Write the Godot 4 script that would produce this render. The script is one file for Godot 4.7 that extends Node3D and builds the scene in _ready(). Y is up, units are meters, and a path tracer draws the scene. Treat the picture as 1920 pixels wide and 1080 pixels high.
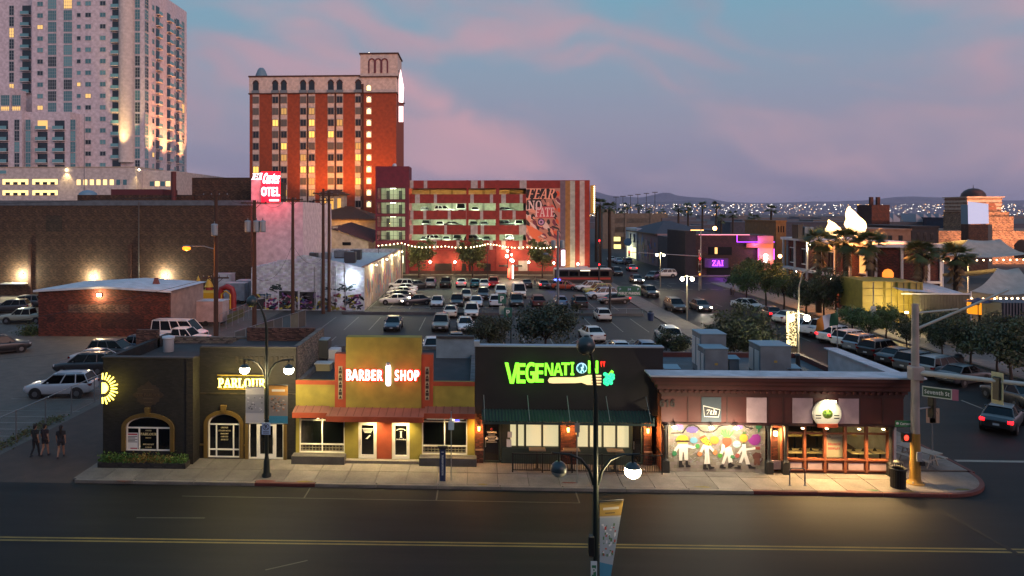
extends Node3D
# Dusk over a low row of shops, a parking lot, a hotel and a garage behind. Units: metres, y up, -z away from the camera.
const FOCAL := 1350.0
const EYE_H := 13.4
const TURN := 0.0436332
var rng := RandomNumberGenerator.new()
var mats := {}
var tex := {}
var taken := {}
# ---------- from a pixel of the photograph to a place ----------
func ray(u: float,v: float) -> Vector3:
	return Vector3((u - 840.0) / FOCAL,-(v - 397.0) / FOCAL,-1.0).rotated(Vector3.UP,TURN)
func gp(u: float, v: float, h := 0.0) -> Vector3:      # where the ray meets the level h
	var d := ray(u,v)
	var p := d * ((h - EYE_H) / d.y)
	return Vector3(p.x,h,p.z)
func at(u: float, v: float, z: float) -> Vector3:      # where the ray meets a wall at depth z
	var d := ray(u,v)
	var p := d * (z / d.z)
	return Vector3(p.x,p.y + EYE_H,z)
func ax(u: float,z: float) -> float:
	return at(u,397,z).x
func ay(u: float,v: float,z: float) -> float:
	return at(u,v,z).y
# ---------- mesh builder ----------
class MB:
	var v := PackedVector3Array()
	var n := PackedVector3Array()
	var c := PackedColorArray()
	var ix := PackedInt32Array()
	var col := Color.WHITE
	var tinted := false
	func paint(r: float,g: float,b: float) -> MB:
		col = Color(r,g,b); tinted = true; return self
	func put(p: Vector3,nn: Vector3) -> int:
		v.append(p); n.append(nn); c.append(col); return v.size() - 1
	func face(a: int, b: int, d: int) -> void:        # wound so that the front follows the normal
		if (v[b] - v[a]).cross(v[d] - v[a]).dot(n[a] + n[b] + n[d]) > 0.0:
			ix.append_array([a,d,b])
		else:
			ix.append_array([a,b,d])
	func tri(a: Vector3,b: Vector3,d: Vector3,out := Vector3.ZERO) -> void:
		var nn := (b - a).cross(d - a).normalized()
		if out != Vector3.ZERO and nn.dot(out) < 0.0: nn = -nn
		face(put(a,nn),put(b,nn),put(d,nn))
	func quad(a: Vector3,b: Vector3,d: Vector3,e: Vector3,out := Vector3.ZERO) -> MB:
		var nn := (b - a).cross(d - a)
		if nn.length() < 1e-9: nn = (d - a).cross(e - a)
		nn = nn.normalized()
		if out != Vector3.ZERO and nn.dot(out) < 0.0: nn = -nn
		var i := put(a,nn); put(b,nn); put(d,nn); put(e,nn)
		face(i,i + 1,i + 2); face(i,i + 2,i + 3)
		return self
	func box(x0: float,x1: float,y0: float,y1: float,z0: float,z1: float) -> MB:
		return boxt(Transform3D(Basis(),Vector3((x0 + x1) / 2,(y0 + y1) / 2,(z0 + z1) / 2)),Vector3(absf(x1 - x0),absf(y1 - y0),absf(z1 - z0)))
	func boxt(t: Transform3D,s: Vector3) -> MB:
		for k in 3:
			for sg in [-1.0,1.0]:
				var nn := Vector3.ZERO; nn[k] = sg
				var a := Vector3.ZERO; a[(k + 1) % 3] = s[(k + 1) % 3] / 2
				var b := Vector3.ZERO; b[(k + 2) % 3] = s[(k + 2) % 3] / 2
				var m := nn * s[k] / 2
				quad(t * (m - a - b),t * (m + a - b),t * (m + a + b),t * (m - a + b),t.basis * nn)
		return self
	func bevel(x0: float, x1: float, y0: float, y1: float, z0: float, z1: float, r: float) -> MB:   # box with chamfered upright and top edges
		var lo := Vector3(minf(x0,x1),minf(y0,y1),minf(z0,z1)); var hi := Vector3(maxf(x0,x1),maxf(y0,y1),maxf(z0,z1))
		var rings := []
		for s in [[0.0,lo.y],[0.0,hi.y - r],[r,hi.y]]:
			var q := []
			var i: float = s[0]
			for p in [[lo.x + r + i,lo.z + i],[hi.x - r - i,lo.z + i],[hi.x - i,lo.z + r + i],[hi.x - i,hi.z - r - i],[hi.x - r - i,hi.z - i],[lo.x + r + i,hi.z - i],[lo.x + i,hi.z - r - i],[lo.x + i,lo.z + r + i]]:
				q.append(Vector3(p[0],s[1],p[1]))
			rings.append(q)
		var mid := (lo + hi) / 2
		for k in 2:
			for j in 8:
				var a: Vector3 = rings[k][j]; var b: Vector3 = rings[k][(j + 1) % 8]
				quad(a,b,rings[k + 1][(j + 1) % 8],rings[k + 1][j],(a + b) / 2 - Vector3(mid.x,(a.y + b.y) / 2,mid.z))
		for j in range(1,7):
			tri(rings[2][0],rings[2][j],rings[2][j + 1],Vector3.UP)
		return self
	func tube(a: Vector3,b: Vector3,r0: float,r1 := -1.0,seg := 8,caps := true) -> MB:
		return path([a,b],[r0,r0 if r1 < 0.0 else r1],seg,caps)
	func path(pts: Array,rad: Array,seg := 8,caps := true) -> MB:
		var rows := []
		var nrm := []
		var up := Vector3.UP
		for k in pts.size():
			var d: Vector3 = (pts[mini(k + 1,pts.size() - 1)] - pts[maxi(k - 1,0)]).normalized()
			if absf(d.dot(up)) > 0.95: up = Vector3.RIGHT if absf(d.x) < 0.8 else Vector3.FORWARD
			var s := d.cross(up).normalized()
			var t := s.cross(d).normalized()
			var q := []; var w := []
			var r: float = rad[k] if k < rad.size() else rad[-1]
			for j in seg + 1:
				var an := TAU * j / seg
				var o := s * cos(an) + t * sin(an)
				q.append(pts[k] + o * r); w.append(o)
			rows.append(q); nrm.append(w)
		grid(rows,nrm)
		if caps:
			for e in [0,pts.size() - 1]:
				var out: Vector3 = (pts[0] - pts[1]) if e == 0 else (pts[-1] - pts[-2])
				fan(rows[e].slice(0,seg),out)
		return self
	func fan(q: Array,out: Vector3) -> void:
		for j in range(1,q.size() - 1): tri(q[0],q[j],q[j + 1],out)
	func grid(rows: Array,nrm := []) -> MB:
		var base := v.size()
		var wd: int = rows[0].size()
		for k in rows.size():
			for j in wd:
				var nn := Vector3.UP
				if nrm.size(): nn = nrm[k][j]
				else:
					var dx: Vector3 = rows[k][mini(j + 1,wd - 1)] - rows[k][maxi(j - 1,0)]
					var dy: Vector3 = rows[mini(k + 1,rows.size() - 1)][j] - rows[maxi(k - 1,0)][j]
					nn = dx.cross(dy).normalized()
					if nn == Vector3.ZERO: nn = Vector3.UP
				put(rows[k][j],nn)
		for k in rows.size() - 1:
			for j in wd - 1:
				var i := base + k * wd + j
				face(i,i + 1,i + wd + 1); face(i,i + wd + 1,i + wd)
		return self
	func lathe(o: Vector3, prof: Array, seg := 12, sc := Vector3.ONE) -> MB:     # prof: [radius, height]
		var rows := []; var nrm := []
		for k in prof.size():
			var p0: Array = prof[maxi(k - 1,0)]; var p1: Array = prof[mini(k + 1,prof.size() - 1)]
			var t := Vector2(p1[0] - p0[0],p1[1] - p0[1]).normalized()
			var q := []; var w := []
			for j in seg + 1:
				var an := TAU * j / seg
				q.append(o + Vector3(cos(an) * prof[k][0],prof[k][1],sin(an) * prof[k][0]) * sc)
				w.append(Vector3(cos(an) * t.y,-t.x,sin(an) * t.y).normalized())
			rows.append(q); nrm.append(w)
		return grid(rows,nrm)
	func ball(o: Vector3,r: float,seg := 12,sc := Vector3.ONE,from := -PI / 2,to := PI / 2) -> MB:
		var prof := []
		var k := maxi(3,int(seg * (to - from) / TAU))
		for j in k + 1:
			var an: float = lerpf(from,to,float(j) / k)
			prof.append([cos(an) * r,sin(an) * r])
		return lathe(o,prof,seg,sc)
	func ext(poly: Array, o: Vector3, ex: Vector3, ey: Vector3, depth: float, sides := true) -> MB:   # poly of Vector2 in the plane ex, ey; front at o, thickness backwards
		var pk := PackedVector2Array(poly)
		var nz := ex.cross(ey).normalized()
		var id := Geometry2D.triangulate_polygon(pk)
		for k in range(0,id.size(),3):
			tri(o + ex * pk[id[k]].x + ey * pk[id[k]].y,o + ex * pk[id[k + 1]].x + ey * pk[id[k + 1]].y,o + ex * pk[id[k + 2]].x + ey * pk[id[k + 2]].y,nz)
		if sides:
			var ccw := not Geometry2D.is_polygon_clockwise(pk)
			for k in pk.size():
				var a := pk[k]; var b := pk[(k + 1) % pk.size()]
				var e := b - a
				var out := ex * e.y - ey * e.x
				quad(o + ex * a.x + ey * a.y,o + ex * b.x + ey * b.y,o + ex * b.x + ey * b.y - nz * depth,o + ex * a.x + ey * a.y - nz * depth,out if ccw else -out)
		return self
	func mesh() -> ArrayMesh:
		var ar := []
		ar.resize(Mesh.ARRAY_MAX)
		ar[Mesh.ARRAY_VERTEX] = v; ar[Mesh.ARRAY_NORMAL] = n; ar[Mesh.ARRAY_INDEX] = ix
		if tinted: ar[Mesh.ARRAY_COLOR] = c
		var m := ArrayMesh.new()
		m.add_surface_from_arrays(Mesh.PRIMITIVE_TRIANGLES,ar)
		return m
func mk() -> MB:
	return MB.new()
func V(x: float,y: float,z: float) -> Vector3:
	return Vector3(x,y,z)
# ---------- nodes ----------
func numbered(called: String) -> String:
	var k: int = taken.get(called,0)
	taken[called] = k + 1
	return called if k == 0 else "%s_%03d" % [called,k]
func part(parent: Node,called: String,shape,m: Material,pos := Vector3.ZERO,label := "") -> MeshInstance3D:
	var o := MeshInstance3D.new()
	o.name = called
	o.mesh = shape.mesh() if shape is MB else shape
	o.material_override = null
	if o.mesh is ArrayMesh and shape is MB: o.mesh.surface_set_material(0,m)
	else: o.set_surface_override_material(0,m)
	o.position = pos
	if label: o.set_meta("label",label)
	parent.add_child(o,true)
	return o
func tag(o: Node3D,label: String,category: String,group := "") -> Node3D:
	o.set_meta("label",label); o.set_meta("category",category)
	if group: o.set_meta("group",group)
	return o
func thing(called: String,label: String,category: String,pos := Vector3.ZERO,turn := 0.0,group := "") -> Node3D:
	var o := Node3D.new()
	o.name = numbered(called)
	add_child(o)
	o.position = pos; o.rotation.y = turn
	return tag(o,label,category,group)
func struct(called: String,shape,m: Material) -> MeshInstance3D:
	var o := part(self,numbered(called),shape,m)
	o.set_meta("kind","structure")
	return o
func base(called: String) -> Node3D:      # a piece of the setting that holds its own pieces
	var o := Node3D.new()
	o.name = numbered(called); add_child(o); o.set_meta("kind","structure")
	return o
func copy(src: Node3D,pos: Vector3,turn: float,label: String,group := "") -> Node3D:
	var r: Node3D = src.duplicate()
	var nm := str(src.get_meta("kind_name")) if src.has_meta("kind_name") else str(src.name)
	r.name = numbered(nm); add_child(r)
	r.position = pos; r.rotation.y = turn
	r.set_meta("label",label)
	if group: r.set_meta("group",group)
	return r
# ---------- materials ----------
func col(hex: String) -> Color:
	return Color.html(hex)
func mat(called: String,hex: String,rough := 0.8,metal := 0.0,tx := "",tile := 1.0,relief := 0.0) -> StandardMaterial3D:
	if mats.has(called): return mats[called]
	var m := StandardMaterial3D.new()
	m.resource_name = called
	m.albedo_color = col(hex); m.roughness = rough; m.metallic = metal
	if tx:
		m.albedo_texture = tex[tx]
		m.uv1_triplanar = true; m.uv1_world_triplanar = true; m.uv1_scale = Vector3.ONE / tile
		m.uv1_triplanar_sharpness = 8.0
		if relief > 0.0:
			m.heightmap_enabled = true; m.heightmap_texture = tex[tx]; m.heightmap_scale = relief
		if tx != "broad":
			m.detail_enabled = true; m.detail_albedo = tex["broad"]; m.detail_blend_mode = BaseMaterial3D.BLEND_MODE_MUL
			m.detail_uv_layer = BaseMaterial3D.DETAIL_UV_2
			m.uv2_triplanar = true; m.uv2_world_triplanar = true; m.uv2_scale = Vector3.ONE / 7.3
	mats[called] = m
	return m
func glow(called: String,hex: String,energy: float,albedo := "202020") -> StandardMaterial3D:
	if mats.has(called): return mats[called]
	var m := mat(called,albedo,0.6)
	m.emission_enabled = true; m.emission = col(hex); m.emission_energy_multiplier = energy
	return m
func pane(called: String,hex: String,alpha: float) -> StandardMaterial3D:
	var m := mat(called,hex,0.03)
	m.transparency = BaseMaterial3D.TRANSPARENCY_ALPHA
	m.albedo_color.a = alpha
	m.metallic_specular = 0.22
	return m
func tint(called: String, rough := 0.8) -> StandardMaterial3D:     # colour from the vertices (print, murals, leaves)
	var m := mat(called,"ffffff",rough)
	m.vertex_color_use_as_albedo = true
	return m
func lamp(parent: Node,pos: Vector3,hex: String,energy: float,size := 0.1) -> OmniLight3D:
	var l := OmniLight3D.new()
	l.name = "bulb_light"
	l.light_color = col(hex); l.light_energy = energy; l.light_size = size
	l.omni_range = 60.0; l.omni_attenuation = 2.0; l.shadow_enabled = true
	parent.add_child(l,true)
	l.position = pos
	return l
func spot(parent: Node,pos: Vector3,aim: Vector3,hex: String,energy: float,angle := 50.0,size := 0.08) -> SpotLight3D:
	var l := SpotLight3D.new()
	l.name = "spot_light"
	l.light_color = col(hex); l.light_energy = energy; l.light_size = size
	l.spot_range = 60.0; l.spot_attenuation = 2.0; l.spot_angle = angle; l.spot_angle_attenuation = 0.8; l.shadow_enabled = true
	parent.add_child(l,true)
	l.position = pos
	var d := (aim - pos).normalized()
	l.basis = Basis.looking_at(d,Vector3.UP if absf(d.y) < 0.98 else Vector3.FORWARD)
	return l
func lettering(parent: Node,called: String,s: String,m: Material,pos: Vector3,height: float,depth := 0.03,width := 0.0,font := "Droid Sans", bold := true, ital := false) -> MeshInstance3D:   # centred at pos, facing +z
	var f := SystemFont.new()
	f.font_names = PackedStringArray([font])
	f.font_weight = 700 if bold else 400
	var t := TextMesh.new()
	t.font = f; t.text = s; t.font_size = 64; t.pixel_size = 0.01; t.depth = depth; t.curve_step = 3.0
	var b := t.get_aabb()
	var k := height / maxf(b.size.y,0.01)
	var kx := k if width <= 0.0 else width / maxf(b.size.x,0.01)
	var o := MeshInstance3D.new()
	o.name = called; o.mesh = t
	t.material = m
	o.scale = Vector3(kx,k,1.0)
	if ital: o.transform.basis = Basis(Vector3(kx,0,0),Vector3(0.25 * k,k,0),Vector3(0,0,1))
	o.position = pos - o.transform.basis * (b.position + b.size / 2)
	parent.add_child(o,true)
	return o
# ---------- computed surface textures ----------
func noise_tex(called: String,freq: float,lo: float,hi: float,kind := FastNoiseLite.TYPE_SIMPLEX_SMOOTH,oct := 4,size := 512) -> void:
	var f := FastNoiseLite.new()
	f.seed = called.hash() % 1000; f.noise_type = kind; f.frequency = freq; f.fractal_octaves = oct
	var t := NoiseTexture2D.new()
	t.width = size; t.height = size; t.seamless = true; t.noise = f
	var g := Gradient.new()
	g.set_color(0,Color(lo,lo,lo)); g.set_color(1,Color(hi,hi,hi))
	t.color_ramp = g
	tex[called] = t
func brick_tex(called: String, cols: int, rows: int, mortar: float, vary: float) -> void:   # one tile: cols x rows bricks in running bond
	var im := Image.create(512,512,false,Image.FORMAT_RGB8)
	im.fill(Color(mortar,mortar,mortar))
	var w := 512.0 / cols
	var h := 512.0 / rows
	for r in rows:
		for k in range(-1,cols + 1):
			var t := 1.0 - rng.randf() * vary
			var x := int((k + (0.5 if r % 2 else 0.0)) * w)
			im.fill_rect(Rect2i(x + 2,int(r * h) + 2,int(w) - 3,int(h) - 3),Color(t,t * (1.0 - rng.randf() * 0.06),t * (1.0 - rng.randf() * 0.08)))
	for k in 30000:
		var p := Vector2i(rng.randi() % 512,rng.randi() % 512)
		var q := im.get_pixelv(p) * (0.75 + rng.randf() * 0.3)
		im.set_pixelv(p,Color(q.r,q.g,q.b))
	tex[called] = ImageTexture.create_from_image(im)
func make_textures() -> void:
	noise_tex("broad",0.012,0.8,1.0,FastNoiseLite.TYPE_SIMPLEX_SMOOTH,5)
	noise_tex("fine",0.09,0.86,1.0,FastNoiseLite.TYPE_SIMPLEX_SMOOTH,4)
	noise_tex("speck",0.35,0.45,1.0,FastNoiseLite.TYPE_VALUE,3)
	noise_tex("wear",0.02,0.3,1.0,FastNoiseLite.TYPE_PERLIN,5)
	noise_tex("streak",0.05,0.7,1.0,FastNoiseLite.TYPE_PERLIN,4)
	brick_tex("brick",8,24,0.6,0.55)
	brick_tex("block",4,8,0.78,0.14)
# ---------- camera, sky, light ----------
func make_view() -> void:
	var cam := Camera3D.new()
	cam.name = "camera"
	cam.projection = Camera3D.PROJECTION_FRUSTUM
	cam.near = 0.5; cam.far = 20000.0
	cam.size = 0.5 * 1080.0 / FOCAL
	cam.frustum_offset = Vector2(0.5 * 120.0 / FOCAL,-0.5 * 143.0 / FOCAL)
	cam.position = V(0,EYE_H,0)
	cam.rotation.y = TURN
	add_child(cam)
	cam.current = true
	var env := Environment.new()
	env.background_mode = Environment.BG_SKY
	env.tonemap_mode = Environment.TONE_MAPPER_LINEAR
	env.tonemap_exposure = 1.22
	env.sdfgi_enabled = true; env.ssao_enabled = true; env.ssil_enabled = true
	var sky := Sky.new()
	var sm := PanoramaSkyMaterial.new()
	sm.panorama = ImageTexture.create_from_image(sky_image())
	sky.sky_material = sm
	env.sky = sky
	env.background_energy_multiplier = 1.0
	env.fog_enabled = true; env.fog_density = 0.00006; env.fog_light_color = Color(0.8,0.78,0.86)
	var we := WorldEnvironment.new()
	we.name = "world_environment"
	we.environment = env
	add_child(we)
	var sun := DirectionalLight3D.new()      # the afterglow behind the camera, large and weak
	sun.name = "afterglow"
	sun.light_color = Color(1.0,0.8,0.76); sun.light_energy = 0.6; sun.light_angular_distance = 45.0
	sun.shadow_enabled = true
	sun.basis = Basis.looking_at(V(-0.6,-0.2,-0.78),Vector3.UP)
	add_child(sun)
func sky_image() -> Image:      # dusk air with drawn-out cloud, the same recipe all round
	var w := 1024
	var h := 512
	var im := Image.create(w,h,false,Image.FORMAT_RGB8)
	var n1 := FastNoiseLite.new(); n1.seed = 11; n1.frequency = 1.0; n1.fractal_octaves = 5; n1.noise_type = FastNoiseLite.TYPE_SIMPLEX_SMOOTH
	var n2 := FastNoiseLite.new(); n2.seed = 8; n2.frequency = 1.0; n2.fractal_octaves = 3; n2.noise_type = FastNoiseLite.TYPE_SIMPLEX_SMOOTH
	var air := Gradient.new()
	air.offsets = PackedFloat32Array([0.0,0.03,0.07,0.12,0.18,0.35,1.0])
	air.colors = PackedColorArray([col("6c6d88"),col("807c94"),col("87879b"),col("8090a3"),col("6f98ac"),col("6a9fc4"),col("5f9ccc")])
	im.fill(col("2a2a33"))
	for y in 262:
		var el := 90.0 - (y + 0.5) * 180.0 / h
		var er := deg_to_rad(el)
		for x in w:
			var az := deg_to_rad((x + 0.5) * 360.0 / w - 180.0)
			var c := air.sample(clampf(el / 90.0,0.0,1.0))
			var d := V(sin(az) * cos(er), sin(er), -cos(az) * cos(er)).rotated(Vector3.BACK, -0.2)     # the wind tilts the streaks
			var warp := n2.get_noise_3d(d.x * 2.2,d.y * 5.0,d.z * 2.2)
			var k := n1.get_noise_3d(d.x * 2.0 + warp * 0.5,d.y * 8.0 + warp * 0.9,d.z * 2.0) * 0.5 + 0.5
			var k2 := n1.get_noise_3d(d.x * 5.0 + 9.0,d.y * 24.0 + warp * 2.0,d.z * 5.0) * 0.5 + 0.5
			var cov := smoothstep(0.38,0.68,k * 0.74 + k2 * 0.26)
			var rosy := 0.5 + 0.5 * n2.get_noise_3d(d.x * 1.7 + 4.0,d.y * 4.0,d.z * 1.7)
			var cloud := col("8e8799").lerp(col("bd949e"),clampf(rosy * 1.9 - 0.45,0.0,1.0))
			var low := 1.0 - smoothstep(8.0,30.0,el)
			cov *= lerpf(0.3,0.92,low) * smoothstep(-0.5,3.5,el)
			c = c.lerp(cloud,cov)
			# the northern sky, left of the view, is still paler and pinker
			var side := smoothstep(0.2,1.0,cos(az + 1.2)) * (1.0 - smoothstep(8.0,38.0,el))
			c = c.lerp(col("cfa9b0"),side * 0.8)
			im.set_pixel(x,y,c)
	return im
# ---------- ground, roads, pavements ----------
func strip(x0: float, z0: float, x1: float, z1: float, w: float, y: float, mb: MB) -> void:    # painted line from a to b, a real thin sheet
	var a := V(x0,y,z0); var b := V(x1,y,z1)
	var s := (b - a).cross(Vector3.UP).normalized() * w / 2
	mb.quad(a - s,a + s,b + s,b - s,Vector3.UP)
func sheet(called: String,x0: float,x1: float,z0: float,z1: float,y: float,m: Material) -> MeshInstance3D:
	return struct(called,mk().quad(V(x0,y,z0),V(x1,y,z0),V(x1,y,z1),V(x0,y,z1),Vector3.UP),m)
func slabs(parent: Node,x0: float,x1: float,z0: float,z1: float,dx: float,dz: float,y: float) -> void:
	var meshes := [mk().bevel(-dx / 2 + 0.012,dx / 2 - 0.012,-0.06,0.0,-dz / 2 + 0.012,dz / 2 - 0.012,0.008).mesh()]
	var ms := [mat("concrete_a","9a9189",0.85,0,"speck",1.6,0.2),mat("concrete_b","8d857e",0.85,0,"speck",1.9,0.2),mat("concrete_c","a2988f",0.85,0,"speck",1.7,0.2)]
	var nx := int(round((x1 - x0) / dx)); var nz := int(round((z1 - z0) / dz))
	for i in nx:
		for k in nz:
			part(parent,"slab",meshes[0],ms[rng.randi() % 3],V(x0 + (i + 0.5) * dx,y + rng.randf_range(-0.004,0.003),z0 + (k + 0.5) * dz))
func make_ground() -> void:
	var asphalt := mat("asphalt","262526",0.68,0,"speck",1.3,0.4)
	asphalt.metallic_specular = 0.35
	asphalt.detail_albedo = tex["wear"]; asphalt.uv2_scale = V(1.0 / 70.0,1.0 / 70.0,1.0 / 9.0)
	var asphalt_old := mat("asphalt_old","7a7167",0.8,0,"speck",1.7,0.4)
	var asphalt_lot := mat("asphalt_lot","3a3735",0.75,0,"speck",1.5,0.4)
	var conc := mat("concrete_base","6d6660",0.9,0,"speck",1.4,0.2)
	var white := mat("road_paint","b9b5a8",0.7,0,"speck",0.9)
	var yellow := mat("road_paint_yellow","b79a4a",0.7,0,"speck",0.9)
	sheet("ground",-9000,9000,-9500,300,-0.02,mat("ground_dust","3a3733",0.95,0,"fine",9.0))
	sheet("road",-400,400,-34.7,-12,0.0,asphalt)
	sheet("side_road",25.2,43.2,-900,-34.7,0.0,asphalt)
	sheet("corner_road_patch",22.0,46.0,-38.5,-34.7,0.004,asphalt)
	sheet("cross_road",-300,300,-150.5,-138,0.004,asphalt)
	sheet("alley",-26.4,-20.2,-66,-34.7,0.0,mat("alley_asphalt","624c3f",0.85,0,"speck",1.5,0.5))
	sheet("left_lot",-120,-26.4,-112,-34.7,0.0,asphalt_old)
	sheet("mid_lot",-26.4,22.2,-137.9,-66,0.0,asphalt_lot)
	# front pavement and kerb
	var pave := base("pavement")
	part(pave,"bed",mk().box(-20.2,22.0,-0.05,0.085,-38.2,-34.95),conc)
	slabs(pave,-20.2,22.0,-38.15,-34.95,1.507,1.6,0.15)
	slabs(pave,22.0,25.0,-67.0,-38.0,1.5,1.45,0.15)
	part(pave,"bed",mk().box(21.9,25.2,-0.05,0.085,-67,-38.2),conc)
	var k0 := mat("kerb_concrete","a39a8e",0.85,0,"speck",1.2,0.2)
	var kr := mat("kerb_red","7d3a33",0.8,0,"speck",1.0,0.2)
	for i in 14:
		part(pave,"kerb",mk().bevel(-1.49,1.49,0,0.16,-0.1,0.1,0.02),kr if i > 10 or i == 3 else k0,V(-18.5 + i * 3.0,0,-34.83),"red painted kerb" if i > 10 or i == 3 else "")
	# rounded corner at the crossing
	var cc := mk()
	var cp := mk()
	var ring := []; var ring2 := []
	for i in 13:
		var an := -PI / 2 * i / 12.0 + PI / 2
		var d := V(cos(an),0,sin(an))
		ring.append(V(22.0,0,-37.75) + d * 3.02); ring2.append(V(22.0,0,-37.75) + d * 2.82)
	for i in 12:
		cc.quad(ring[i] + Vector3.UP * 0.16,ring[i + 1] + Vector3.UP * 0.16,ring2[i + 1] + Vector3.UP * 0.16,ring2[i] + Vector3.UP * 0.16,Vector3.UP)
		cc.quad(ring[i],ring[i + 1],ring[i + 1] + Vector3.UP * 0.16,ring[i] + Vector3.UP * 0.16,ring[i] - V(22,0,-37.75))
		cp.tri(V(22,0.15,-37.75),ring2[i] + Vector3.UP * 0.15,ring2[i + 1] + Vector3.UP * 0.15,Vector3.UP)
	part(pave,"kerb",cc,kr,Vector3.ZERO,"red painted curved kerb")
	part(pave,"corner_slab",cp,mats["concrete_a"])
	for i in 22:
		part(pave,"kerb",mk().bevel(-0.1,0.1,0,0.16,-1.33,1.33,0.02),kr if i < 2 else k0,V(25.1,0,-39.1 - i * 2.68))
	part(pave,"bed",mk().box(22.2,25.0,-0.05,0.14,-137.5,-67.0),mats["concrete_b"])
	# far pavement of the side road
	var pv2 := base("far_pavement")
	part(pv2,"bed",mk().box(43.3,47.6,-0.05,0.085,-137.5,-42),conc)
	slabs(pv2,43.4,47.6,-99.0,-45.0,2.1,2.7,0.15)
	part(pv2,"bed_far",mk().box(43.4,47.6,0.09,0.14,-137.4,-99.2),mats["concrete_c"])
	for i in 35:
		part(pv2,"kerb",mk().bevel(-0.1,0.1,0,0.16,-1.33,1.33,0.02),k0,V(43.2,0,-43.5 - i * 2.68))
	var pv3 := base("garage_pavement")
	part(pv3,"bed",mk().box(-60,25,-0.02,0.14,-153.2,-150.4),mat("concrete_warm","a59a86",0.85,0,"speck",1.4,0.2))
	part(pv3,"bed",mk().box(43.2,90,-0.02,0.14,-156.2,-150.4),mats["concrete_warm"])
	# front road lines
	var rl := mk()
	strip(-40,-28.2,40,-29.6,0.12,0.006,rl); strip(-40,-28.45,40,-29.85,0.12,0.006,rl)
	part(self,"centre_line",rl,yellow).set_meta("kind","structure")
	var pl := mk()
	strip(-14,-33.35,4.6,-33.35,0.06,0.005,pl)
	for x in [-8.2,-2.0,4.6]: strip(x,-34.6,x,-33.33,0.07,0.006,pl)
	strip(-15,-30.9,-12,-31.0,0.08,0.005,pl); strip(-8.0,-26.6,-6.6,-27.4,0.07,0.005,pl)
	strip(-13.5,-36.2,-12.6,-36.2,0.05,0.005,pl)
	part(self,"kerbside_parking_line",pl,mat("road_paint_worn","77746c",0.75,0,"speck",0.7)).set_meta("kind","structure")
	# side road lines
	var sl := mk()
	for z in [-41.5,-46.0,-50.5]:
		strip(34.2,z,34.2,z - 2.2,0.1,0.006,sl)
	for k in 24: strip(34.2,-58.0 - k * 9.0,34.2,-61.0 - k * 9.0,0.1,0.006,sl)
	for k in 8:
		strip(26.6 + k * 2.2,-126.0,28.0 + k * 2.2,-126.0,0.35,0.01,sl)
		strip(26.6 + k * 2.2,-136.5,28.0 + k * 2.2,-136.5,0.35,0.01,sl)
	strip(25.6,-39.9,33.4,-39.9,0.3,0.006,sl)
	part(self,"side_road_line",sl,white).set_meta("kind","structure")
	# bays of the middle lot, each line at its own place
	var ml := mk()
	for k in 14:
		var x := -18.2 + k * 2.85
		strip(x,-76.6,x,-66.6,0.1,0.006,ml)
		strip(x,-91.0,x,-81.0,0.1,0.006,ml)
		strip(x,-108.0,x,-98.5,0.1,0.006,ml)
		strip(x,-136.0,x,-130.5,0.1,0.006,ml)
	for k in 9: strip(9.0 + k * 0.8,-73.2,10.4 + k * 0.8,-76.0,0.12,0.007,ml)
	for k in 4: strip(13.0,-72.0 - k * 1.2,17.0,-72.0 - k * 1.2,0.16,0.007,ml)
	part(self,"parking_bay_line",ml,white).set_meta("kind","structure")
	var ll := mk()
	for k in 8: strip(-33.5,-47.2 - k * 2.95,-27.4,-47.2 - k * 2.95,0.1,0.006,ll)
	for k in 5: strip(-33.0,-41.8 - k * 1.35,-26.8,-41.8 - k * 1.35,0.1,0.006,ll)
	for k in 4: strip(-51.0 - k * 3,-88,-49.5 - k * 3,-78,0.1,0.006,ll)
	part(self,"left_lot_bay_line",ll,white).set_meta("kind","structure")
	var seam := mk()
	strip(-62,-50.0,-27.5,-75.2,0.12,0.005,seam)
	var ca := gp(1765,958); var cb := gp(1918,1045)
	strip(ca.x,ca.z,cb.x,cb.z,0.22,0.007,seam)
	# utility crews' spray marks on the front pavement
	var mk2 := 0
	for e in [[232,901,0.5,"8a3a2c"],[398,902,0.45,"9a8a2a"],[500,902,0.7,"8c4030"],[572,903,0.55,"a08c2c"],[905,908,0.4,"a08c2c"],[1066,905,0.5,"9a3f30"],[1318,913,0.5,"98862c"],[1608,922,0.8,"8c3a2e"],[1637,919,0.4,"2f7a3c"],[1700,922,0.5,"98862c"],[1808,918,0.5,"98862c"]]:
		var p := gp(e[0],e[1],0.156)
		var pts := []
		for k in 9: pts.append(Vector2(cos(TAU * k / 9) * e[2] * rng.randf_range(0.4,1.0),sin(TAU * k / 9) * e[2] * 0.3 * rng.randf_range(0.4,1.0)))
		part(pave,"spray_mark",mk().ext(pts,V(p.x,0.157,p.z),Vector3.RIGHT,Vector3.FORWARD,0.002,false),mat("spray_" + e[3],e[3],0.9,0,"speck",0.8))
	part(self,"tar_seam",seam,mat("tar","121212",0.95)).set_meta("kind","structure")
	# low wall with railing that splits the lot
	var w := thing("low_lot_wall","low grey concrete wall with thin railing across the parking lot","wall",V(0,0,-93.5))
	part(w,"coping",mk().bevel(-18,21,0,0.35,-0.15,0.15,0.02),mat("concrete_wall","66666a",0.85,0,"speck",1.5,0.2))
	part(w,"rail",mk().tube(V(-18,0.95,0),V(21,0.95,0),0.025,-1,6),mat("galv","7b7f82",0.45,0.6))
	for k in 20: part(w,"post",mk().tube(V(-18 + k * 2.05,0.3,0),V(-18 + k * 2.05,0.97,0),0.025,-1,6),mats["galv"])
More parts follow.
